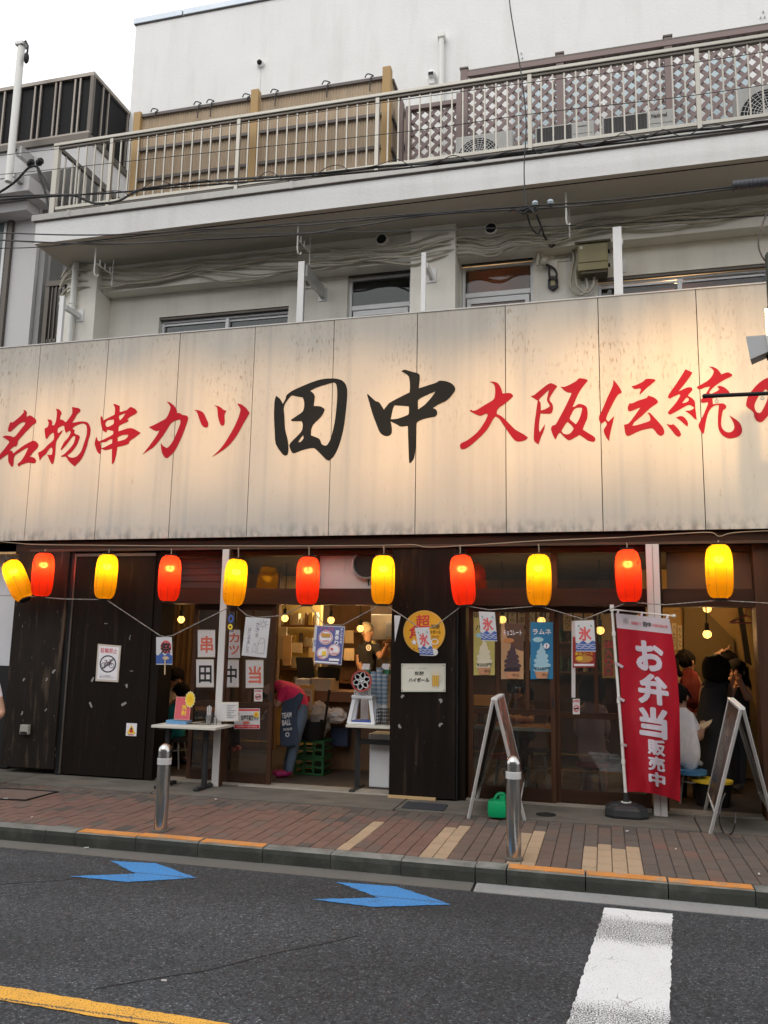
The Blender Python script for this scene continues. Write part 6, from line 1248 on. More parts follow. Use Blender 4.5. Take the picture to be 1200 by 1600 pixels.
MB().tube(spline([at(1133, 1240, 7.2), at(1127, 1255, 7.1), at(1124, 1280, 7.05), atZ(1130, 1300, .012), atZ(1142, 1303, .012), at(1148, 1290, 7.05), at(1150, 1270, 7.15)], 6), .006, 6).build('power_lead', RUBBER, None, smooth=60, label='black power lead looping below the right folding board', cat='cable')
# green tank used as weight
GT = mat('green polythene', (.0, .33, .12), .35, var=.08)
c = atZ(776, 1280, .012); t = thing('water_tank', 'bright green plastic water tank under the folding board', 'water tank', c)
MB().box(c.x-.085, c.x+.085, c.y-.0, c.y+.15, .013, .165).build('body', GT, t, bevel=.045, smooth=50); MB().cyl((c.x+.045, c.y+.06, .15), (c.x+.045, c.y+.06, .20), .03, n=16).build('cap', GT, t, smooth=40); MB().tube(spline([(c.x-.03, c.y+.08, .155), (c.x+.0, c.y+.09, .20), (c.x+.05, c.y+.1, .205), (c.x+.07, c.y+.1, .15)], 5), .015, 8).build('handle', GT, t, smooth=60)

# ================================================================ banner flag
bp = atZ(979, 1275, .012); t = thing('banner_flag', 'tall red banner with white lettering on a white pole', 'banner', (bp.x, bp.y, .012))
YBN = bp.y
p0, p1, p2 = at(978, 1245, YBN), at(969, 1120, YBN), at(956, 950, YBN)
MB().tube([p0-V((0, 0, .06)), p0, p1, p2], .011, 10, rr=[.015, .015, .013, .012]).build('pole', PIPEW, t, smooth=50)
q0, q1 = at(953, 952, YBN), at(1053, 962.5, YBN-.05); MB().tube([q0, q1], .007, 8).build('cross_arm', PIPEW, t); MB().sph(q1, .016, 10, 8).build('arm_tip', PIPEW, t); bx('pole_head', PIPEW, t, p2.x-.018, p2.x+.018, p2.y-.02, p2.y+.02, p2.z-.03, p2.z+.03)
BAN = shade('banner red', (.47, .009, .026), .25); BANW = shade('banner white', (.66, .60, .66), .25)
Lft = [(962, 958), (964, 981), (969, 1060), (971, 1120), (974, 1180), (978, 1237)]; Rgt = [(1046, 967), (1050, 990), (1058, 1050), (1062, 1110), (1063, 1180), (1063, 1253)]
def lerp(a, f):
    n_ = len(a)-1; vv = [(p[1]-a[0][1])/(a[-1][1]-a[0][1]) for p in a]
    for i in range(n_):
        if f <= vv[i+1] or i == n_-1: k_ = (f-vv[i])/(vv[i+1]-vv[i]); return a[i][0]+(a[i+1][0]-a[i][0])*k_, a[i][1]+(a[i+1][1]-a[i][1])*k_
def bsurf(u, v_, h=0.):
    (xa, ya), (xb, yb) = lerp(Lft, v_), lerp(Rgt, v_); sag = 6*math.sin(math.pi*u)*(v_**2)*(-1 if u < .5 else 1)*.6
    wob = .045*math.sin(u*5.2+v_*2.6)*(.3+.7*v_)+.020*math.sin(u*10-v_*6)*(.2+v_)+.010*math.sin(u*19+v_*9)*(.3+v_*.7)
    p = at(xa+(xb-xa)*u, ya+(yb-ya)*u+sag*0+(-5*math.sin(math.pi*u)*v_**3), YBN-.02-.06*u); d = (p-CAM).normalized()
    return p+d*(wob-h)
def bgrid(name, v0, v1, m, nv):
    mb = MB(); nu = 28; vs = [bsurf(i/nu, v0+(v1-v0)*j/nv) for j in range(nv+1) for i in range(nu+1)]
    mb.add(vs, [(j*(nu+1)+i, j*(nu+1)+i+1, (j+1)*(nu+1)+i+1, (j+1)*(nu+1)+i) for j in range(nv) for i in range(nu)]); return mb.build(name, m, t, smooth=True)
bgrid('banner_head', 0, .083, BANW, 4); bgrid('banner_cloth', .083, 1, BAN, 44)
def btext(s_, u0, v0, u1, v1, m, bold):
    g, f = glyph(s_, bold)
    # subdivide long triangles a little so that letters follow the folds
    bm = bmesh.new(); vv = [bm.verts.new((u0+(u1-u0)*x, v0+(v1-v0)*y, q)) for x, y, q in g]
    for q in f:
        try: bm.faces.new([vv[i] for i in q])
        except ValueError: pass
    for _ in range(4):
        bmesh.ops.triangulate(bm, faces=bm.faces[:]); es = [e for e in bm.edges if math.hypot((e.verts[0].co.x-e.verts[1].co.x)*.33, (e.verts[0].co.y-e.verts[1].co.y)*1.5) > .03]
        if not es: break
        bmesh.ops.subdivide_edges(bm, edges=es, cuts=1)
    bm.verts.index_update(); mb = MB(); mb.add([bsurf(v_.co.x, v_.co.y, .005+v_.co.z) for v_ in bm.verts], [tuple(v_.index for v_ in q.verts) for q in bm.faces]); bm.free()
    return mb.build('lettering', m, t)
BW = shade('banner letter white', (.72, .66, .74), .25)
btext('お', .30, .136, .80, .305, BW, .045); btext('弁', .30, .318, .83, .49, BW, .045); btext('当', .30, .505, .79, .678, BW, .045)
btext('販', .43, .685, .74, .775, BW, .04); btext('売', .43, .782, .73, .865, BW, .04); btext('中', .43, .872, .73, .955, BW, .04)
btext('名物串カツ', .27, .035, .46, .055, RED, .01); btext('田中', .49, .03, .64, .058, BLACKI, .03); btext('大阪伝統の味', .66, .036, .94, .054, RED, .01); btext('串', .13, .02, .22, .055, mat('stamp grey', (.3, .28, .28), .6), .0)
for f_ in (.30, .49, .74): 
    p = bsurf(0, f_); q = p0.lerp(p2, 1-f_*.98); MB().bar(q+V((-.01, -.015, 0)), bsurf(.06, f_)+V((0, -.01, 0)), .012, .022).build('cloth_loop', BANW, t)
for f_ in (.18, .5, .86): p = p0.lerp(p2, f_); MB().cyl(p-V((0, 0, .02)), p+V((0, 0, .02)), .018, n=12).build('pole_joint', PIPEW, t, smooth=40)
for u in (.04, .48, .95): a_ = bsurf(u, .0); b_ = q0.lerp(q1, .1+.85*u); MB().bar(a_, b_, .02, .004).build('top_loop', BANW, t)
# weighted base
c = bp; BASE = mat('black water base', (.02, .021, .023), .45, var=.2)
mb = MB(); w0, w1, d0, d1 = .185, .15, .16, .12
mb.add([c+V((s_*w0*k1, u_*d0*k2, z)) for (z, k1, k2) in ((0, .97, .97), (.02, 1, 1), (.075, .95, .95), (.10, .72, .72), (.115, .45, .45)) for s_, u_ in ((-1, -.6), (-.6, -1), (.6, -1), (1, -.6), (1, .6), (.6, 1), (-.6, 1), (-1, .6))], [(j*8+i, j*8+(i+1) % 8, (j+1)*8+(i+1) % 8, (j+1)*8+i) for j in range(4) for i in range(8)]+[tuple(range(7, -1, -1)), tuple(range(32, 40))]); mb.build('water_base', BASE, t, bevel=.006)
MB().cyl(c+V((0, 0, .11)), c+V((0, 0, .2)), .03, .022, 16).build('base_socket', BASE, t, smooth=40); MB().lathe([(.024, .112), (.045, .112), (.045, .122), (.024, .122)], c, 20).build('base_ring', PIPEW, t, smooth=30)

# mats by the pillar
bx('timber_strip', mat('new pine strip', (.55, .37, .18), .6, var=.1), None, c0, X_(681, 1254, YF-.02), YF-.05, YF-.012, .013, .036, label='pale pine strip at the foot of the dark pillar', cat='strip')
pts = [atZ(637, 1253, .014), atZ(700, 1258, .014), atZ(693, 1267.5, .014), atZ(627, 1262.5, .014)]
MB().prism(pts, (0, 0, .006)).build('door_mat', mat('charcoal rubber mat', (.03, .034, .042), .8, var=.15, vs=30, bump=.001, bs=120), None, label='charcoal rubber mat on the concrete before the dark pillar', cat='mat')

# ================================================================ things hanging at the right edge
p = at(1194, 400, 6.2); t = thing('dark_pole', 'dark green pole at the right edge with a warm floodlight', 'pole', (p.x+.06, 6.2, 0))
DG = mat('dark green pole', (.016, .024, .020), .45)
MB().lathe([(.11, .0), (.11, .02), (.075, .05), (.072, 3.0), (.07, Z_(1196, 399, 6.2)), (.06, Z_(1196, 396, 6.2)), (0, Z_(1196, 396, 6.2))], (p.x+.075, 6.2, 0), 24).build('shaft', DG, t, smooth=40)
fx = at(1201, 492, 6.25); bx('flood_housing', DG, t, fx.x-.0, fx.x+.2, 6.2, 6.3, fx.z-.02, fx.z+.08)
bx('flood_lamp', emitter('flood lamp', (1, .78, .42), 25), t, fx.x-.01, fx.x+.19, 6.302, 6.31, fx.z-.14, fx.z+.07)
l = light('pole_floodlight', 'SPOT', (fx.x+.05, 6.33, fx.z), 42, (1, .70, .36), t, spot_size=math.radians(150), spot_blend=1.0, shadow_soft_size=.08)
l.rotation_euler = (V((fx.x+.05, 6.33, fx.z))-V((fx.x-.5, YS, fx.z-.9))).to_track_quat('Z', 'Y').to_euler()
SPK = mat('grey speaker', (.42, .43, .43), .45, var=.06)
c = at(1170, 548, 6.0); c2 = at(1206, 539, 5.965); t = thing('horn_speaker', 'grey square horn loudspeaker at the right edge in front of the sign', 'loudspeaker', c)
d = (c2-c).normalized(); sx = V((d.y, -d.x, 0)).normalized(); uz_ = sx.cross(d)
def fr4(o, w_, h_): return [o+sx*w_*i+uz_*h_*j for i, j in ((-1, -1), (1, -1), (1, 1), (-1, 1))]
mb = MB(); L4 = [(0, .075, .078), (.0, .065, .066), (.10, .04, .04)]; 
mb.add(fr4(c, .062, .085)+fr4(c+d*.17, .062, .05), [(0,1,5,4),(1,2,6,5),(2,3,7,6),(3,0,4,7),(4,5,6,7)]); mb.build('horn', SPK, t)
mb = MB(); mb.add(fr4(c+d*.002, .056, .078)+fr4(c+d*.06, .03, .04), [(0,4,5,1),(1,5,6,2),(2,6,7,3),(3,7,4,0),(4,7,6,5)]); mb.build('mouth', DARK, t)
MB().obox(c+d*.125-V((0, .07, .0)), d*.02, V((0, .006, 0)), uz_*.055).build('bracket', STEEL, t); MB().cyl(c+d*.12-uz_*.06, c+d*.12-uz_*.10, .02, n=12).build('mount', DARK, t)
a, b = at(1101, 619, 5.9), at(1215, 614, 5.9); t = thing('hanging_bar', 'black bar with two rings in front of the sign at the right edge', 'bar', a)
MB().cyl(a, b, .014, n=14).build('bar', DARK, t, smooth=40); MB().sph(a, .017, 12, 8).build('end_knob', DARK, t, smooth=True)
for px, py in ((1120, 627), (1191, 622.5)):
    c = at(px, py, 5.9); MB().tube([c+V((math.cos(i*.524)*.010, 0, math.sin(i*.524)*.010)) for i in range(13)], .0028, 6).build('ring', STEEL, t); MB().cyl(c+V((0, 0, .01)), c+V((0, 0, .03)), .003, n=6).build('ring_eye', STEEL, t)
# ================================================================ pendant bulbs
BULB = emitter('warm bulb', (1, .52, .13), 3.2)
def bulb(px, py, Y, label, e=10, r=.045):
    c = at(px, py, Y); t = thing('pendant_bulb', label, 'bulb', c, 'bare bulbs inside the shop')
    MB().sph(c, r, 14, 10).build('globe', BULB, t, smooth=True); MB().cyl(c+V((0, 0, r*.8)), c+V((0, 0, r*.8+.08)), .022, n=12).build('socket', DARK, t); MB().cyl(c+V((0, 0, r*.8+.08)), V((c.x, c.y, 2.44)), .006, n=6).build('cord', DARK, t)
    mb = MB()
    for i in range(6): a = i*math.pi/3; mb.tube([c+V((math.cos(a)*q, math.sin(a)*q, z)) for q, z in ((.022, r*.9+.01), (r*1.25, .0), (.02, -r*1.2))], .0025, 4)
    mb.build('wire_cage', DARK, t)
    light('bulb_light', 'POINT', c, e*3.0, (1, .58, .22), t, shadow_soft_size=r*1.2)
for a in ((283, 968, 9.2, 'bulb above the diners at the left', 7), (445, 966, 9.6, 'bulb at the left side of the open doorway', 10), (517, 969, 9.8, 'bulb just above the hanging sale poster', 10), (563, 982, 10.2, 'bulb in front of the kitchen in the doorway', 12), (785, 968, 9.6, 'bulb above the peach soft ice poster', 8), (846, 970, 9.6, 'bulb above the blue soft ice poster', 8), (938, 985, 9.5, 'bulb behind the glass left of the banner', 8), (1105, 951, 9.9, 'upper bulb in the right doorway', 9), (1105, 991, 9.5, 'lower caged bulb in the right doorway', 11)): bulb(*a)
xk_ = X_(552, 905, 11.3)
light('kitchen_strip_light', 'AREA', (xk_, 11.3, 2.38), 34, (1, .82, .52), size=.9, size_y=.25, shape='RECTANGLE')
t = thing('kitchen_lamp', 'lit strip lamp under the kitchen ceiling', 'lamp', (xk_, 11.3, 2.39)); bx('tube', emitter('strip tube', (1, .86, .6), 6), t, xk_-.35, xk_+.35, 11.25, 11.35, 2.395, 2.42)

# ================================================================ kitchen and furniture seen through the front
OAK = mat('brown counter', (.24, .115, .05), .5, var=.2, vs=3, st=(.6, 5, 5)); STEELK = mat('kitchen steel', (.45, .43, .40), .35, .8); CARD = mat('cardboard', (.38, .25, .13), .8, var=.1)
def pbox(name, label, cat, x0, y0, x1, y1, Y, dp, m, group=None, bevel=.004, zb=None):
    c = upright(x0, y0, x1, y1, Y); zb_ = c[2].z if zb is None else zb
    return bx(name, m, None, c[0].x, c[1].x, Y, Y+dp, zb_, c[0].z, bevel=bevel, label=label, cat=cat, group=group)
t = thing('counter', 'brown wooden counter inside the open doorway', 'counter', at(520, 1200, 9.6)); c = upright(486, 1080, 560, 1200, 9.5)
bx('top', OAK, t, c[0].x, c[1].x+.9, 9.45, 10.0, c[0].z-.12, c[0].z, bevel=.006); bx('front', WALLD, t, c[0].x+.05, c[1].x+.9, 9.55, 9.95, .03, c[0].z-.122)
pbox('white_box', 'white cardboard box on the counter beside the register', 'box', 461, 1061, 487, 1078, 9.5, .25, PW, 'boxes on the counter'); pbox('white_box', 'larger white box on the counter behind the black pot', 'box', 484, 1060, 517, 1083, 9.5, .3, mat('ivory box', (.62, .52, .36), .6), 'boxes on the counter')
c = at(514, 1050, 9.75); t = thing('black_pot', 'black pot with tongs on the counter', 'pot', c); MB().lathe([(0, -.1), (.13, -.1), (.14, .06), (.125, .06), (.12, -.08), (0, -.08)], c, 22).build('pot', DARK, t, smooth=40); MB().cyl(c+V((-.05, -.1, 0)), c+V((-.12, -.12, .16)), .008, n=8).build('tongs', STEELK, t)
t = thing('cash_register', 'dark cash register with tilted screen in the doorway', 'register', at(477, 1055, 9.9)); c = at(477, 1050, 9.9); MB().obox(c+V((0, 0, .05)), (.10, .03, 0), (0, .015, .0), (-.02, .0, .13)).build('screen', DARK, t, bevel=.006); bx('body', BATTEN, t, c.x-.16, c.x+.14, 9.92, 10.2, c.z-.2, c.z-.07, bevel=.01)
pbox('menu_stand', 'yellow framed menu stand leaning at the counter', 'menu', 467, 1070, 490, 1118, 9.3, .02, flat('menu yellow', (.60, .36, .08), .5)); s = slab('menu_sheet', quadpx(470, 1076, 488, 1110, 9.29), .003, flat('menu sheet', (.62, .50, .30)), None, label='printed sheet on the yellow menu stand', cat='menu'); s.text('お弁当', .2, .1, .8, .25, BLACKI); s.rect(.2, .35, .8, .6, RED)
# dresser with papers on the left of the kitchen
for i, (x0, y0, x1, y1, Y, cl, lb) in enumerate(((434, 980, 447, 1030, 10.9, (.60, .50, .34), 'tall cream papers pinned in the kitchen'), (442, 993, 455, 1040, 10.8, (.66, .42, .22), 'orange and white flyer pinned in the kitchen'), (456, 1004, 472, 1020, 10.4, (.55, .44, .30), 'tilted cream paper above the register'), (482, 1012, 492, 1040, 10.5, (.62, .46, .26), 'cream menu card beside the register'), (538, 985, 552, 1005, 10.7, (.55, .44, .30), 'roll of kitchen paper on the back shelf'), (537, 1013, 553, 1032, 10.5, (.60, .48, .32), 'bundle of white bags on the back shelf'))):
    pbox('pinned_paper', lb, 'paper', x0, y0, x1, y1, Y, .03, flat('kitchen paper %d' % i, cl, .7), 'papers in the kitchen')
t = thing('kitchen_shelf', 'dark kitchen shelf unit behind the hanging poster', 'shelf', at(535, 1080, 10.9)); c = upright(528, 950, 560, 1080, 10.9)
bx('back', WALLD, t, c[0].x-.2, c[1].x+.1, 11.1, 11.15, .03, 2.4)
for z in (.95, 1.3, 1.62): bx('board', OAK, t, c[0].x-.2, c[1].x+.1, 10.75, 11.09, z, z+.03)
t = thing('extractor_hood', 'bright stainless kitchen hood with notices behind the cook', 'hood', at(600, 985, 11.3)); c = upright(571, 960, 640, 1000, 11.3)
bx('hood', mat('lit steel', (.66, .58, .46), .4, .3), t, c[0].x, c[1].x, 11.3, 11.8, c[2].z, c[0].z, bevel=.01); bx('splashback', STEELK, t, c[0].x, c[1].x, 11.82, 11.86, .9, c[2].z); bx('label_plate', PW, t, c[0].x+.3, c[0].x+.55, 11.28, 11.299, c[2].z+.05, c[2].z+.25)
t = thing('cooking_range', 'steel cooking counter in front of the cook', 'range', at(600, 1050, 11.0)); bx('top', STEELK, t, X_(560, 1050, 10.9), X_(640, 1050, 10.9), 10.75, 11.2, .03, .92, bevel=.01)
# crate, basket, broom, bin, bags
GC = mat('green crate', (.012, .075, .022), .45, var=.15); c = upright(459, 1156, 506, 1211, 9.0); t = thing('bottle_crate', 'dark green bottle crate on the shop floor', 'crate', ((c[0].x+c[1].x)/2, 9.1, .03))
x0, x1 = c[0].x, c[1].x; zt_ = c[0].z; h = (zt_-.03)
for k_ in range(2):
    z0 = .03+k_*h/2
    for a, b in ((.0, .12), (.40, .52), (.82, .98)):
        mb = MB(); mb.box(x0, x1, 9.0, 9.02, z0+h/2*a, z0+h/2*b); mb.box(x0, x1, 9.28, 9.3, z0+h/2*a, z0+h/2*b); mb.box(x0, x0+.02, 9.02, 9.28, z0+h/2*a, z0+h/2*b); mb.box(x1-.02, x1, 9.02, 9.28, z0+h/2*a, z0+h/2*b); mb.build('crate_rail', GC, t)
    for i in range(4): xx = x0+(x1-x0-.025)*i/3; bx('crate_stud', GC, t, xx, xx+.025, 8.998, 9.022, z0, z0+h/2-.004)
c = at(487, 1140, 9.1); t = thing('mesh_basket', 'black mesh basket on the green crate', 'basket', c); MB().lathe([(0, -.1), (.13, -.1), (.17, .1), (.165, .1), (.125, -.09), (0, -.09)], c, 24).build('bowl', DARK, t, smooth=40)
MB().bar(at(515, 1078, 9.15), at(506, 1140, 9.1), .03, .014).build('dust_broom', DARK, None, label='black broom handle leaning over the basket', cat='broom')
pbox('blue_bin', 'dark blue bin in the shadow below the counter', 'bin', 517, 1136, 543, 1166, 9.4, .3, flat('bin blue', (.03, .045, .10), .5)); 
def crumple(mb, k):
    for p in mb.v: p += V((random.uniform(-k, k), random.uniform(-k, k), random.uniform(-k, k)))
    return mb
t = crumple(MB().sph(at(500, 1125, 9.35), (.14, .1, .2), 12, 8), .025).build('paper_bag', mat('checked bag', (.45, .40, .33), .8, var=.2, vs=20), None, label='pale checked paper bag beside the basket', cat='bag')
crumple(MB().sph(at(525, 1118, 9.3), (.13, .1, .08), 14, 9), .022).build('plastic_bag', PW, None, label='crumpled white plastic bag under the counter', cat='bag')
# inside the glass doors: tables, stools, boxes
def itable(x0, x1, y0, y1, z, label):
    t = thing('dining_table', label, 'table', ((x0+x1)/2, (y0+y1)/2, .03), 'dining tables inside'); bx('top', OAK, t, x0, x1, y0, y1, z-.03, z, bevel=.004); bx('leg', LEGM, t, (x0+x1)/2-.03, (x0+x1)/2+.03, (y0+y1)/2-.03, (y0+y1)/2+.03, .06, z-.031); bx('base', LEGM, t, (x0+x1)/2-.2, (x0+x1)/2+.2, (y0+y1)/2-.2, (y0+y1)/2+.2, .03, .06); return t
zt3 = Z_(830, 1137, 8.75); itable(X_(740, 1137, 8.75), X_(866, 1137, 8.75), 8.75, 9.3, zt3, 'pale edged dining table behind the soft ice posters'); bx('table_edge', TOPM, bpy.data.objects['dining_table'], X_(740, 1137, 8.75), X_(866, 1137, 8.75), 8.735, 8.749, zt3-.035, zt3)
itable(X_(250, 1110, 9.2), X_(330, 1110, 9.2), 9.2, 9.7, Z_(290, 1108, 9.2), 'dining table of the diners at the left')
def stool(px, py, Y, label, m=None, h=None):
    c = at(px, py, Y); t = thing('stool', label, 'stool', (c.x, c.y, .03), 'stools inside'); MB().cyl((c.x, c.y, c.z-.04), c, .155, n=24).build('seat', m or flat('stool black', (.02, .02, .022), .5), t, smooth=30)
    for a in (.8, 2.37, 3.94, 5.5): MB().cyl((c.x+math.cos(a)*.1, c.y+math.sin(a)*.1, c.z-.041), (c.x+math.cos(a)*.16, c.y+math.sin(a)*.16, .03), .011, n=8).build('leg', STEELK, t)
    MB().lathe([(.13, .2), (.14, .2), (.14, .21), (.13, .21)], (c.x, c.y, .03), 20).build('foot_ring', STEELK, t)
stool(925, 1190, 8.8, 'stool under the person in the pale pink dress', flat('stool red', (.30, .05, .04), .5)); stool(1078, 1202, 8.75, 'black stool with blue seat edge under the person in the white T-shirt', flat('stool blue', (.06, .20, .38), .5)); stool(275, 1152, 8.95, 'stool under the child in teal'); stool(790, 1178, 9.0, 'red topped stool behind the left folding board', flat('stool red', (.30, .05, .04), .5)); stool(840, 1172, 9.0, 'stool with bent metal legs behind the posters')
c = at(1113, 1240, 8.7); t = thing('black_basket', 'black basket with yellow rim on the floor by the right folding board', 'basket', (c.x, c.y, .03)); MB().lathe([(0, 0), (.15, 0), (.18, .22), (.17, .22), (.14, .01), (0, .01)], (c.x, c.y, .03), 20).build('bucket', DARK, t, smooth=40); MB().lathe([(.178, .21), (.19, .21), (.19, .232), (.178, .232)], (c.x, c.y, .03), 20).build('rim', YELI, t, smooth=30)
# pink coat hanger
c = at(1166, 962, 8.9); t = thing('coat_hanger', 'pink plastic coat hanger inside the right doorway', 'hanger', c); PK = flat('pink plastic', (.55, .16, .22), .4)
MB().tube([c+V((-.16, 0, -.07)), c+V((0, 0, .0)), c+V((.2, 0, -.07)), c+V((-.16, 0, -.07))], .009, 6).build('body', PK, t); MB().tube(spline([c, c+V((0, 0, .05)), c+V((.03, 0, .08)), c+V((.05, 0, .05))], 4), .006, 6).build('hook', PK, t); MB().cyl(c+V((.05, 0, .05)), V((c.x+.05, c.y, 2.44)), .003, n=5).build('string', PK, t)
# bottles on the table behind the posters
for i, (px, cl) in enumerate(((744, (.5, .25, .06)), (752, (.3, .1, .03)), (760, (.55, .4, .2)))):
    c = at(px, 1130, 9.0); c.z = zt3+.001; MB().lathe([(0, 0), (.03, 0), (.03, .1), (.012, .13), (.012, .16), (0, .16)], c, 14).build('sauce_bottle', flat('sauce %d' % i, cl, .3), None, smooth=40, label='sauce bottle on the table behind the yellow poster, %s of three' % ('left', 'middle', 'right')[i], cat='bottle', group='sauce bottles on the table')
pbox('wall_menu', 'ochre wall menu behind the glass above the sauce bottles', 'menu', 738, 1086, 778, 1103, 10.4, .02, flat('wall menu', (.55, .32, .12)))
pbox('wall_menu', 'cream wall poster inside left of the banner', 'menu', 940, 960, 990, 1060, 11.0, .02, flat('wall menu cream', (.60, .46, .26)))

# hanging menu strips, shelves of bottles and wall posters that fill the rooms
def strips(name, label, px0, px1, py0, py1, Y, n, texts, hue):
    t = thing(name, label, 'menu strips', at((px0+px1)/2, py1, Y))
    for i in range(n):
        x0 = px0+(px1-px0)*i/n; x1 = px0+(px1-px0)*(i+.82)/n; jj = random.uniform(-2, 2)
        sh = slab('menu_strip', quadpx(x0, py0+jj, x1, py1+jj+random.uniform(-4, 4), Y), .004, random.choice(hue), t); c_ = sh.o; sh.vtext(texts[i % len(texts)], .2, .08, .8, .9, random.choice((BLACKI, BLACKI, RED)))
HUE = [flat('strip cream', (.62, .52, .34), .7), flat('strip yellow', (.66, .46, .12), .7), flat('strip white', (.68, .62, .50), .7)]
TX = ['牛カツ', 'ハムカツ', 'れんこん', 'たまねぎ', 'うずら', '豚串', 'しいたけ', '枝豆', 'もつ煮']
strips('menu_strips', 'row of paper menu strips on the wall behind the soft ice posters', 736, 868, 948, 976, 11.6, 9, TX, HUE); strips('menu_strips', 'row of paper menu strips on the wall behind the banner', 880, 1012, 950, 985, 11.4, 8, TX, HUE); strips('menu_strips', 'row of paper menu strips beside the cook', 545, 612, 1000, 1030, 11.75, 6, TX, HUE); strips('menu_strips', 'paper menu strips pinned on the ochre wall of the right doorway', 1040, 1068, 975, 1015, 10.57, 3, TX, HUE)
t = thing('bottle_shelf', 'shelf of bottles on the wall behind the glass doors', 'shelf', at(800, 1060, 11.9))
for r_, z in enumerate((1.15, 1.55)):
    xa, xb = X_(735, 1040, 11.9), X_(990, 1040, 11.9); bx('board', OAK, t, xa, xb, 11.85, 12.1, z-.03, z)
    for i in range(20):
        x = xa+.1+(xb-xa-.2)*i/19; hh = random.uniform(.2, .3); rr_ = random.uniform(.03, .04)
        MB().lathe([(0, 0), (rr_, 0), (rr_, hh*.6), (rr_*.35, hh*.78), (rr_*.35, hh), (0, hh)], (x, 11.95, z), 10).build('bottle', random.choice((flat('bottle brown', (.12, .05, .015), .2) if 'bottle brown' not in bpy.data.materials else bpy.data.materials['bottle brown'], flat('bottle green', (.03, .10, .04), .2) if 'bottle green' not in bpy.data.materials else bpy.data.materials['bottle green'], HUE[2])), t, smooth=40)
t = thing('kitchen_rack', 'cluttered rack of jars and papers on the bright kitchen wall', 'rack', at(468, 1050, 11.2))
for z in (1.12, 1.42, 1.72):
    xa, xb = X_(440, 1000, 11.2), X_(497, 1000, 11.2); bx('board', OAK, t, xa, xb, 11.15, 11.39, z-.025, z)
    for i in range(7):
        x = xa+.05+(xb-xa-.1)*i/6; hh = random.uniform(.08, .2); w_ = random.uniform(.025, .045)
        if i % 3 == 2: bx('packet', random.choice(HUE), t, x-w_, x+w_, 11.2, 11.3, z+.001, z+hh)
        else: MB().lathe([(0, 0), (w_, 0), (w_, hh*.8), (w_*.7, hh), (0, hh)], (x, 11.25, z+.001), 10).build('jar', random.choice((HUE[0], OAK, HUE[2], BATTEN)), t, smooth=40)
bx('inner_partition', WALLD, None, X_(300, 1000, 10.9), X_(434, 1000, 10.9), 10.9, 11.0, .03, 2.43, label='brown panelled partition behind the left glass doors', cat='partition')

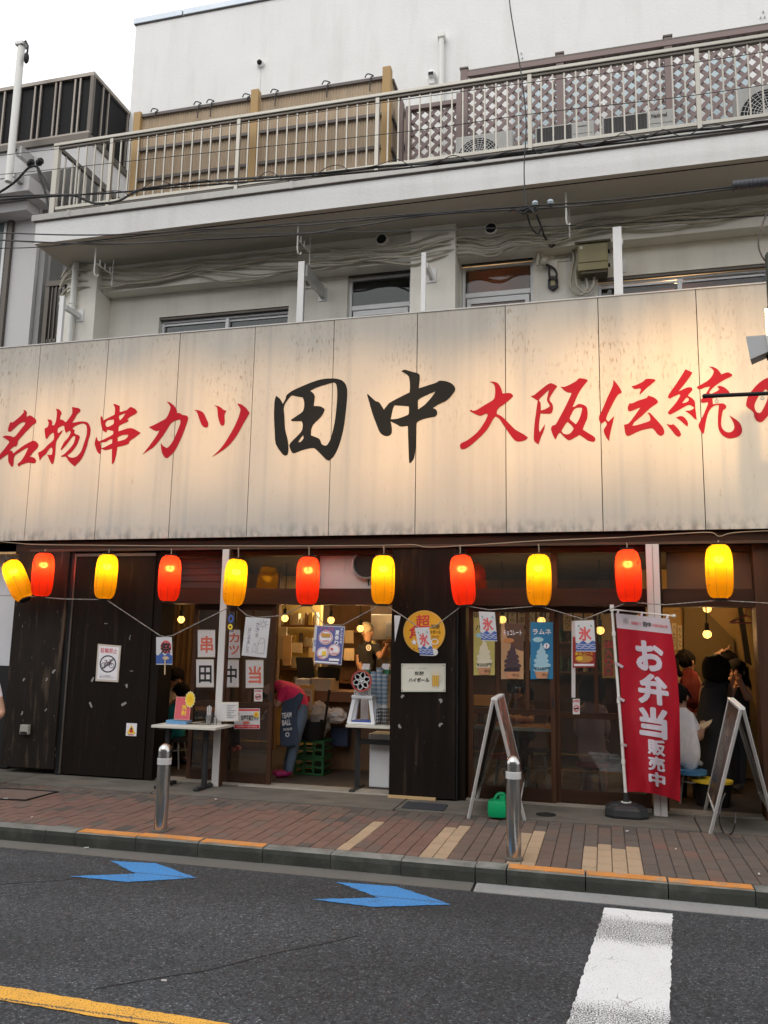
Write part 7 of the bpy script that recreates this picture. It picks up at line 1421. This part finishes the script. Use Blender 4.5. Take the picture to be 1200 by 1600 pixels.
# ================================================================ people
SKIN = mat('skin', (.46, .26, .175), .5, var=.06, vs=8); HAIRM = mat('black hair', (.010, .008, .007), .8, spec=.15, var=.3, vs=40, st=(1, 1, .2))
def cl(name, c, r=.85): return mat('cloth '+name, c, r, var=.22, vs=7, st=(1, 1, .45), bump=.022, bs=9)
def person(label, Y, J, mats, face=(0, -1, 0), hair='short', s=1.0, fingers=True, skirt=None, group='people in and around the shop', sleeve='short', hairm=None, rs={}):
    """one continuous skinned body over a posed skeleton; J: joint -> (px, py, depth offset)"""
    P = {k_: at(v_[0], v_[1], Y+v_[2]) for k_, v_ in J.items()}
    face = V(face).normalized(); up = (P['head']-P['neck']).normalized()
    nodes = []; edges = []; idx = {}
    def nd(k_, p, r): idx[k_] = len(nodes); nodes.append((V(p), r*s*rs.get(k_, 1)))
    def ed(a, b, reg): edges.append((idx[a], idx[b], reg))
    nd('pelvis', P['pelvis'], .135); nd('waist', P['pelvis'].lerp(P['chest'], .45), .118); nd('chest', P['chest'], .132); nd('nb', P['chest'].lerp(P['neck'], .75), .07); nd('neck', P['neck'], .05)
    hd = P['head']; nd('jaw', hd-up*.065*s+face*.018*s, .058); nd('mid', hd+up*.0*s, .082); nd('crown', hd+up*.06*s-face*.01, .066)
    for a, b, r in (('pelvis', 'waist', 1), ('waist', 'chest', 1), ('chest', 'nb', 1), ('nb', 'neck', 0), ('neck', 'jaw', 0), ('jaw', 'mid', 0), ('mid', 'crown', 0)): ed(a, b, r)
    hands = []
    for sd in 'lr':
        if sd+'sh' in P:
            nd(sd+'sh', P[sd+'sh'], .062); nd(sd+'el', P[sd+'el'], .045); nd(sd+'wr', P[sd+'wr'], .03)
            dirv = (P[sd+'wr']-P[sd+'el']).normalized(); nd(sd+'ha', P[sd+'wr']+dirv*.07*s, .034); m1 = P[sd+'sh'].lerp(P[sd+'el'], .55); nd(sd+'um', m1, .05)
            ed('chest', sd+'sh', 1); ed(sd+'sh', sd+'um', 1 if sleeve != 'none' else 0); ed(sd+'um', sd+'el', 1 if sleeve == 'long' else 0); ed(sd+'el', sd+'wr', 1 if sleeve == 'long' else 0); ed(sd+'wr', sd+'ha', 0)
            hands.append((P[sd+'wr']+dirv*.07*s, dirv))
        if sd+'hi' in P:
            nd(sd+'hi', P[sd+'hi'], .09); nd(sd+'kn', P[sd+'kn'], .062); nd(sd+'an', P[sd+'an'], .043)
            fd = V((face.x, face.y, 0)); fd = fd.normalized() if fd.length > .1 else V((0, -1, 0)); nd(sd+'he', P[sd+'an']-V((0, 0, .035*s)), .038); nd(sd+'to', P[sd+'an']+(J.get('toe') and V(J['toe']) or fd)*.15*s-V((0, 0, .055*s)), .034)
            ed('pelvis', sd+'hi', 2); ed(sd+'hi', sd+'kn', 2); ed(sd+'kn', sd+'an', 2); ed(sd+'an', sd+'he', 3); ed(sd+'he', sd+'to', 3)
    me = bpy.data.meshes.new('b'); me.from_pydata([tuple(p) for p, r in nodes], [(a, b) for a, b, r in edges], []); ob = bpy.data.objects.new('b', me); GSC.collection.objects.link(ob)
    sk = ob.modifiers.new('s', 'SKIN'); sk.use_smooth_shade = True; sv = me.skin_vertices[0].data
    for i, (p, r) in enumerate(nodes): sv[i].radius = (r, r); sv[i].use_root = (i == 0)
    ss = ob.modifiers.new('u', 'SUBSURF'); ss.levels = 2
    GSC.view_layers[0].update(); ev = ob.evaluated_get(GSC.view_layers[0].depsgraph); m2 = bpy.data.meshes.new_from_object(ev)
    mb = MB(); mb.v = [V(v_.co) for v_ in m2.vertices]
    for p in m2.polygons:
        c = V(p.center); best = (9, 0)
        for a, b, reg in edges:
            A, B = nodes[a][0], nodes[b][0]; d = B-A; tt = max(0, min(1, (c-A).dot(d)/d.length_squared)); q = (c-(A+d*tt)).length/(nodes[a][1]*(1-tt)+nodes[b][1]*tt)
            if q < best[0]: best = (q, reg)
        rg_ = best[1]
        if rg_ == 2 and c.z > P['pelvis'].z-.03 and (P['chest']-P['pelvis']).normalized().z > .8: rg_ = 1
        mb.f.append(tuple(p.vertices)); mb.m.append(rg_)
    bpy.data.objects.remove(ob); bpy.data.meshes.remove(me); bpy.data.meshes.remove(m2)
    mb.mi = 0
    for hp, dv in hands:   # five fingers, slightly curled
        sd_ = dv.cross(V((0, 0, 1))); sd_ = sd_.normalized() if sd_.length > .1 else V((1, 0, 0)); cu = dv.cross(sd_)
        for q, ln in ((-1.5, .055), (-.5, .066), (.5, .062), (1.5, .048)): b0 = hp+sd_*q*.016*s+dv*.015; mb.tube([b0, b0+dv*ln*.55*s+cu*.006, b0+dv*ln*s*.95-cu*.012], .0085*s, 6)
        b0 = hp+sd_*.026*s-dv*.02; mb.tube([b0, b0+sd_*.024*s+dv*.02*s, b0+sd_*.03*s+dv*.048*s], .0095*s, 6)
    sdv = face.cross(up).normalized()
    mb.sph(hd+face*.085*s-up*.012*s, (.013*s, .016*s, .022*s), 8, 6)
    for q in (-1, 1): mb.sph(hd+sdv*q*.083*s-up*.01*s-face*.005, (.014*s, .02*s, .03*s), 8, 6)
    o = thing('person', label, 'person', (P['pelvis'].x, P['pelvis'].y, min(v_.z for v_ in mb.v)), group)
    mb.build('body', mats, o, smooth=True)
    for q in (-1, 1): MB().sph(hd+face*.074*s+sdv*q*.03*s+up*.012*s, .009*s, 8, 6).build('eye', HAIRM, o)
    MB().sph(hd+face*.072*s-up*.055*s, (.022*s, .014*s, .006*s), 8, 6).build('mouth', mat('lip', (.30, .10, .08), .5) if 'lip' not in bpy.data.materials else bpy.data.materials['lip'], o)
    hm = hairm or HAIRM
    if hair:
        h = MB(); tufts = 0 if hair in ('bob', 'long') else 55; hc = hd-face*.022*s+up*.032*s
        n, m_ = 18, 12; vs = []
        for j in range(m_+1):
            p = math.pi*j/m_-math.pi/2; q_ = max(math.cos(p), .02)
            for k_ in range(n):
                t_ = 2*math.pi*k_/n; w_ = 1+.06*math.sin(k_*5+j*2.3)+random.uniform(-.05, .05); d = sdv*math.cos(t_)*q_*.098+(-face)*math.sin(t_)*q_*.105+up*math.sin(p)*.10
                vs.append(hc+d*s*w_)
        h.add(vs, [(j*n+k_, j*n+(k_+1) % n, (j+1)*n+(k_+1) % n, (j+1)*n+k_) for j in range(m_) for k_ in range(n)]+[tuple(range(n-1, -1, -1)), tuple(range(m_*n, m_*n+n))])
        for q in range(tufts):   # loose tufts
            a = random.uniform(0, 6.283); b = random.uniform(-.15, 1.2); d = (sdv*math.cos(a)*math.cos(b)*.098-face*math.sin(a)*math.cos(b)*.105+up*math.sin(b)*.10)*s
            if d.dot(face) > .05*s and b < .7: continue
            o1 = hc+d*1.0; dn = (-up*.055+d.normalized()*.012+V((random.uniform(-.02, .02), random.uniform(-.02, .02), 0)))*s
            h.tube([o1, o1+dn*.5+d.normalized()*.008, o1+dn], .009, 5, rr=[.010*s, .008*s, .003*s])
        if hair == 'bob': [h.tube(spline([hc+(sdv*math.sin(a)*.085-face*math.cos(a)*.09+up*.06)*s, hc+(sdv*math.sin(a)*.105-face*math.cos(a)*.11-up*.02)*s, hc+(sdv*math.sin(a)*.098-face*math.cos(a)*.10-up*(.11+.02*random.random()))*s, hc+(sdv*math.sin(a)*.08-face*math.cos(a)*.08-up*.15)*s], 3), .03*s, 6, rr=[(.02+.012*math.sin(min(1, k/5)*3.14/1.3))*s for k in range(10)]) for a in [(-1.9+3.8*k/16) for k in range(17)]]
        if hair == 'long':
            for q in range(9): a = (q-4)*.33; b0 = hd-face*.09*s*math.cos(a)+sdv*.095*s*math.sin(a); h.tube(spline([b0+up*.05*s, b0-up*.06*s, b0-up*.15*s+V((random.uniform(-.02, .02), 0, 0)), b0-up*.26*s], 3), .032*s, 6)
        if hair == 'pony': h.tube(spline([hd-face*.10*s+up*.03*s, hd-face*.16*s-up*.01*s, hd-face*.16*s-up*.09*s, hd-face*.12*s-up*.15*s], 4), .03*s, 8)
        h.build('hair', hm, o, smooth=50)
    if skirt:
        pts, m_ = skirt; mb = MB(); mb.tube([at(x, y, Y+d) for x, y, d, r in pts], .1, 18, rr=[r for *_, r in pts]); mb.build('dress', m_, o, smooth=60)
    return o, P
JEAN = cl('denim', (.10, .14, .20)); DKP = cl('dark trousers', (.025, .025, .03)); WSH = cl('white shirt', (.74, .72, .74)); SHOE = flat('dark shoe', (.03, .028, .03), .6)
# bending in the doorway
o, P = person('person in pink shirt and navy apron bending over in the open doorway', 8.85, dict(pelvis=(473, 1100, 0), chest=(447, 1074, 0), neck=(431, 1071, 0), head=(420, 1080, 0), lsh=(444, 1078, -.15), lel=(434, 1104, -.16), lwr=(426, 1094, -.14), rsh=(444, 1074, .15), rel=(432, 1098, .15), rwr=(421, 1110, .1), lhi=(471, 1112, -.09), lkn=(461, 1158, -.1), lan=(452, 1203, -.1), rhi=(471, 1112, .09), rkn=(458, 1158, .1), ran=(447, 1201, .1)), [SKIN, cl('hot pink', (.66, .018, .10)), JEAN, flat('magenta shoe', (.30, .01, .10), .6)], face=(-1, -.15, -.3), s=1.04, rs={'pelvis': 1.12, 'waist': 1.3, 'chest': 1.18})
APR = cl('navy apron', (.035, .05, .085)); mb = MB()
ap = [(447, 1094), (458, 1090), (468, 1082), (474, 1086), (470, 1098), (464, 1108), (462, 1125), (465, 1148), (464, 1164), (450, 1167), (437, 1165), (437, 1138), (439, 1112), (441, 1099)]
mb.prism([at(x, y, 8.64) for x, y in ap], (0, .03, 0)); mb.build('apron', APR, o, bevel=.01)
s = Sheet(o, at(440, 1112, 8.638), at(456, 1110, 8.638), at(458, 1156, 8.638), at(441, 1158, 8.638)); s.text('TEAM\nBALL', .0, .05, .95, .48, WHITEI, .03); s.text('TRAVELLER', .1, .58, .98, .66, WHITEI, .02); s.disc(.5, .8, .22, .09, WHITEI, 16, r0=.6, w=lambda i: 1 if i % 2 else .75)
# the cook
o, P = person('cook in black T-shirt with pale headscarf working in the kitchen', 10.6, dict(pelvis=(573, 1062, 0), chest=(573, 1018, 0), neck=(574, 1003, 0), head=(573, 987, 0), lsh=(563, 1010, 0), lel=(560, 1036, -.05), lwr=(568, 1052, -.15), rsh=(586, 1012, 0), rel=(597, 1028, -.1), rwr=(603, 1012, -.2), lhi=(569, 1068, 0), lkn=(569, 1110, 0), lan=(569, 1150, 0), rhi=(578, 1068, 0), rkn=(578, 1110, 0), ran=(578, 1150, 0)), [SKIN, cl('black tee', (.02, .02, .022)), DKP, SHOE], face=(.9, -.3, 0), hair=None)
mb = MB(); hd = P['head']; mb.sph(hd+V((-.01, 0, .045)), (.10, .105, .085), 16, 10); mb.build('headscarf', cl('cream scarf', (.55, .46, .32)), o, smooth=True)
s = Sheet(o, at(571, 1006, 10.42), at(581, 1006, 10.42), at(581, 1018, 10.42), at(571, 1018, 10.42)); s.disc(.5, .5, .4, .4, WHITEI, 20, r0=.7); s.text('串', .3, .3, .7, .7, WHITEI)
# diners at the left
person('man in cream shirt seated at the left, leaning to the table', 9.35, dict(pelvis=(262, 1128, 0), chest=(266, 1092, 0), neck=(271, 1076, 0), head=(275, 1060, 0), lsh=(256, 1088, .0), lel=(262, 1112, -.15), lwr=(281, 1104, -.15), rsh=(278, 1088, .1), rel=(286, 1106, .1), rwr=(293, 1100, -.05), lhi=(258, 1132, 0), lkn=(280, 1136, -.2), lan=(280, 1180, -.2), rhi=(266, 1132, .1), rkn=(288, 1136, 0), ran=(288, 1178, 0)), [SKIN, cl('cream shirt', (.46, .38, .28)), DKP, SHOE], face=(.85, -.5, -.2))
person('child in teal shirt seated with back to the street', 8.95, dict(pelvis=(275, 1146, 0), chest=(278, 1112, 0), neck=(281, 1094, 0), head=(284, 1081, 0), lsh=(267, 1106, 0), lel=(264, 1126, .05), lwr=(276, 1132, .15), rsh=(289, 1106, 0), rel=(292, 1124, .08), rwr=(288, 1132, .2), lhi=(271, 1150, 0), lkn=(274, 1152, .25), lan=(274, 1182, .25), rhi=(281, 1150, 0), rkn=(284, 1152, .25), ran=(284, 1182, .25)), [SKIN, cl('teal', (.02, .27, .25)), DKP, flat('pink sneaker', (.5, .12, .14))], face=(.2, .95, -.1), s=.82)
person('diner in white shirt at the far left, mostly hidden by the jamb', 9.0, dict(pelvis=(246, 1135, 0), chest=(247, 1095, 0), neck=(247, 1075, 0), head=(248, 1058, 0), lsh=(238, 1088, 0), lel=(245, 1112, -.1), lwr=(258, 1104, -.1), rsh=(256, 1090, .05), rel=(262, 1108, 0), rwr=(272, 1100, 0), lhi=(243, 1138, 0), lkn=(258, 1142, .1), lan=(258, 1185, .1), rhi=(250, 1138, .1), rkn=(264, 1142, .2), ran=(264, 1182, .2)), [SKIN, WSH, cl('orange shorts', (.45, .10, .05)), SHOE], face=(.9, .3, 0))
person('seated child behind the left door with pink sneakers dangling', 8.8, dict(pelvis=(352, 1128, 0), chest=(350, 1092, 0), neck=(350, 1075, 0), head=(350, 1060, 0), lsh=(342, 1086, 0), lel=(340, 1105, -.05), lwr=(348, 1116, -.15), rsh=(360, 1086, 0), rel=(364, 1106, 0), rwr=(362, 1118, -.1), lhi=(350, 1132, 0), lkn=(360, 1136, -.12), lan=(363, 1166, -.12), rhi=(356, 1132, 0), rkn=(368, 1136, -.1), ran=(371, 1163, -.1)), [SKIN, DKP, DKP, flat('pink sneaker2', (.52, .13, .14))], face=(.6, -.75, -.1), s=.75)
# behind the right glass doors
person('woman with dark bun eating at the table behind the posters', 9.35, dict(pelvis=(822, 1145, 0), chest=(818, 1108, 0), neck=(812, 1092, 0), head=(806, 1079, 0), lsh=(806, 1104, -.1), lel=(812, 1126, -.2), lwr=(800, 1122, -.3), rsh=(830, 1104, .1), rel=(828, 1126, -.1), rwr=(812, 1122, -.2), lhi=(816, 1150, 0), lkn=(806, 1154, -.25), lan=(806, 1200, -.25), rhi=(828, 1150, 0), rkn=(818, 1154, -.25), ran=(818, 1200, -.25)), [SKIN, cl('brown top', (.09, .055, .045)), DKP, SHOE], face=(-.8, -.5, -.35), hair='pony')
person('woman in pale pink dress seated with back to the glass door', 8.78, dict(pelvis=(924, 1176, 0), chest=(922, 1118, 0), neck=(924, 1094, .0), head=(926, 1074, .02), lsh=(906, 1108, 0), lel=(902, 1142, .02), lwr=(914, 1160, .2), rsh=(942, 1108, 0), rel=(948, 1140, .05), rwr=(944, 1152, .2), lhi=(916, 1182, 0), lkn=(918, 1186, .3), lan=(920, 1236, .3), rhi=(932, 1182, 0), rkn=(940, 1188, .3), ran=(942, 1236, .28)), [SKIN, cl('dusty pink', (.44, .27, .25)), cl('dusty pink skirt', (.40, .25, .23)), SHOE], face=(.2, .95, -.1), hair='bob', sleeve='long', rs={'pelvis': 1.35, 'waist': 1.2, 'lhi': 1.3, 'rhi': 1.3})
# right doorway
o, P = person('person in white T-shirt seated on the blue stool beside the banner, holding a menu', 8.8, dict(pelvis=(1074, 1190, 0), chest=(1069, 1130, 0), neck=(1064, 1108, 0), head=(1060, 1090, 0), lsh=(1052, 1120, 0), lel=(1050, 1150, 0), lwr=(1062, 1160, .2), rsh=(1084, 1122, 0), rel=(1092, 1156, .0), rwr=(1096, 1142, .12), lhi=(1066, 1194, 0), lkn=(1064, 1200, .3), lan=(1066, 1255, .3), rhi=(1082, 1194, 0), rkn=(1092, 1198, .3), ran=(1090, 1256, .28)), [SKIN, WSH, DKP, SHOE], face=(.5, .85, -.25), s=1.05, rs={'waist': 1.2, 'pelvis': 1.15})
mq = [at(1092, 1132, 8.95), at(1113, 1124, 8.95), at(1111, 1130, 8.9), at(1094, 1143, 8.9)]; slab('menu_card', mq, .003, flat('menu cream', (.62, .50, .34)), None, label='cream menu card held by the person in the white T-shirt', cat='menu')
person('woman with ponytail and dark red sleeveless top standing in the right doorway', 9.9, dict(pelvis=(1082, 1098, 0), chest=(1077, 1064, 0), neck=(1076, 1047, 0), head=(1074, 1034, 0), lsh=(1065, 1056, 0), lel=(1060, 1082, 0), lwr=(1062, 1104, -.05), rsh=(1089, 1056, 0), rel=(1094, 1082, 0), rwr=(1096, 1106, -.02), lhi=(1077, 1104, 0), lkn=(1080, 1148, 0), lan=(1080, 1196, 0), rhi=(1088, 1104, 0), rkn=(1092, 1148, 0), ran=(1092, 1196, 0)), [SKIN, cl('dark red', (.16, .02, .018)), cl('khaki', (.28, .18, .10)), SHOE], face=(.75, .6, 0), hair='pony', sleeve='none')
BLKD = cl('black dress', (.014, .014, .017))
person('woman with black bob and long black sleeveless dress seen from behind', 9.25, dict(pelvis=(1114, 1120, 0), chest=(1116, 1078, 0), neck=(1119, 1058, 0), head=(1120, 1042, 0), lsh=(1102, 1070, 0), lel=(1098, 1100, .05), lwr=(1104, 1124, .1), rsh=(1132, 1070, 0), rel=(1138, 1096, .1), rwr=(1146, 1078, .2), lhi=(1109, 1128, 0), lkn=(1110, 1180, 0), lan=(1110, 1236, 0), rhi=(1120, 1128, 0), rkn=(1121, 1180, 0), ran=(1121, 1236, 0)), [SKIN, BLKD, BLKD, SHOE], face=(.4, .9, 0), hair='bob', sleeve='none', skirt=([(1115, 1076, 0, .12), (1114, 1100, 0, .135), (1113, 1125, 0, .16), (1112, 1170, 0, .19), (1110, 1218, 0, .21)], BLKD))
person('woman with wavy dark hair covering her face with both hands', 9.6, dict(pelvis=(1152, 1122, 0), chest=(1152, 1084, 0), neck=(1151, 1064, 0), head=(1150, 1049, 0), lsh=(1139, 1076, -.05), lel=(1138, 1096, -.2), lwr=(1142, 1068, -.2), rsh=(1165, 1076, -.02), rel=(1170, 1094, -.16), rwr=(1158, 1068, -.18), lhi=(1147, 1128, 0), lkn=(1147, 1175, 0), lan=(1147, 1222, 0), rhi=(1158, 1128, 0), rkn=(1158, 1175, 0), ran=(1158, 1222, 0)), [SKIN, BLKD, DKP, SHOE], face=(-.5, -.85, 0), hair='long', sleeve='none')
person('person with one arm raised over the head behind the women', 10.1, dict(pelvis=(1136, 1108, 0), chest=(1136, 1066, 0), neck=(1136, 1048, 0), head=(1135, 1034, 0), lsh=(1122, 1056, 0), lel=(1104, 1034, 0), lwr=(1124, 1021, 0), rsh=(1149, 1058, 0), rel=(1154, 1084, 0), rwr=(1152, 1104, 0), lhi=(1130, 1112, 0), lkn=(1130, 1156, 0), lan=(1130, 1198, 0), rhi=(1142, 1112, 0), rkn=(1142, 1156, 0), ran=(1142, 1198, 0)), [SKIN, cl('dark brown tee', (.06, .03, .02)), DKP, SHOE], face=(-.4, -.9, 0))
# passer-by at the left edge
person('passer-by in white shirt cut off by the left edge, only an elbow in view', 7.4, dict(pelvis=(-34, 1140, 0), chest=(-30, 1070, 0), neck=(-30, 1040, 0), head=(-30, 1008, 0), lsh=(-52, 1058, 0), lel=(-58, 1110, 0), lwr=(-48, 1140, -.15), rsh=(-10, 1060, 0), rel=(3, 1116, 0), rwr=(-16, 1128, -.2), lhi=(-42, 1150, 0), lkn=(-44, 1210, 0), lan=(-46, 1268, .1), rhi=(-26, 1150, 0), rkn=(-22, 1210, -.1), ran=(-22, 1270, -.15)), [SKIN, WSH, DKP, SHOE], face=(-1, 0, 0), s=.95)
# far left: neighbour's pale wall and dark gate beyond the boarded pillar
x0 = X_(24, 1000, 8.6); bx('pale_shutter', flat('pale shutter', (.62, .63, .66), .6), None, -12, a0-.03, 8.34, 8.40, .03, 2.9, label='pale shutter of the next shop beyond the boarded pillar', cat='shutter'); bx('dark_gate', DARK, None, -12, a0-.035, 8.26, 8.31, .03, Z_(5, 1040, 8.3), label='dark low gate at the left edge beside the boarded pillar', cat='gate')

# the houses across the street, behind the photographer
ob = thing('opposite_building', 'plain grey building across the street behind the viewer', 'building', (0, -9, 0))
bx('block', mat('opposite render', (.20, .19, .18), .8, var=.15, vs=.6), ob, -26, 26, -16, -9, ZR, 8.5)
bpy.data.scenes.remove(GSC)
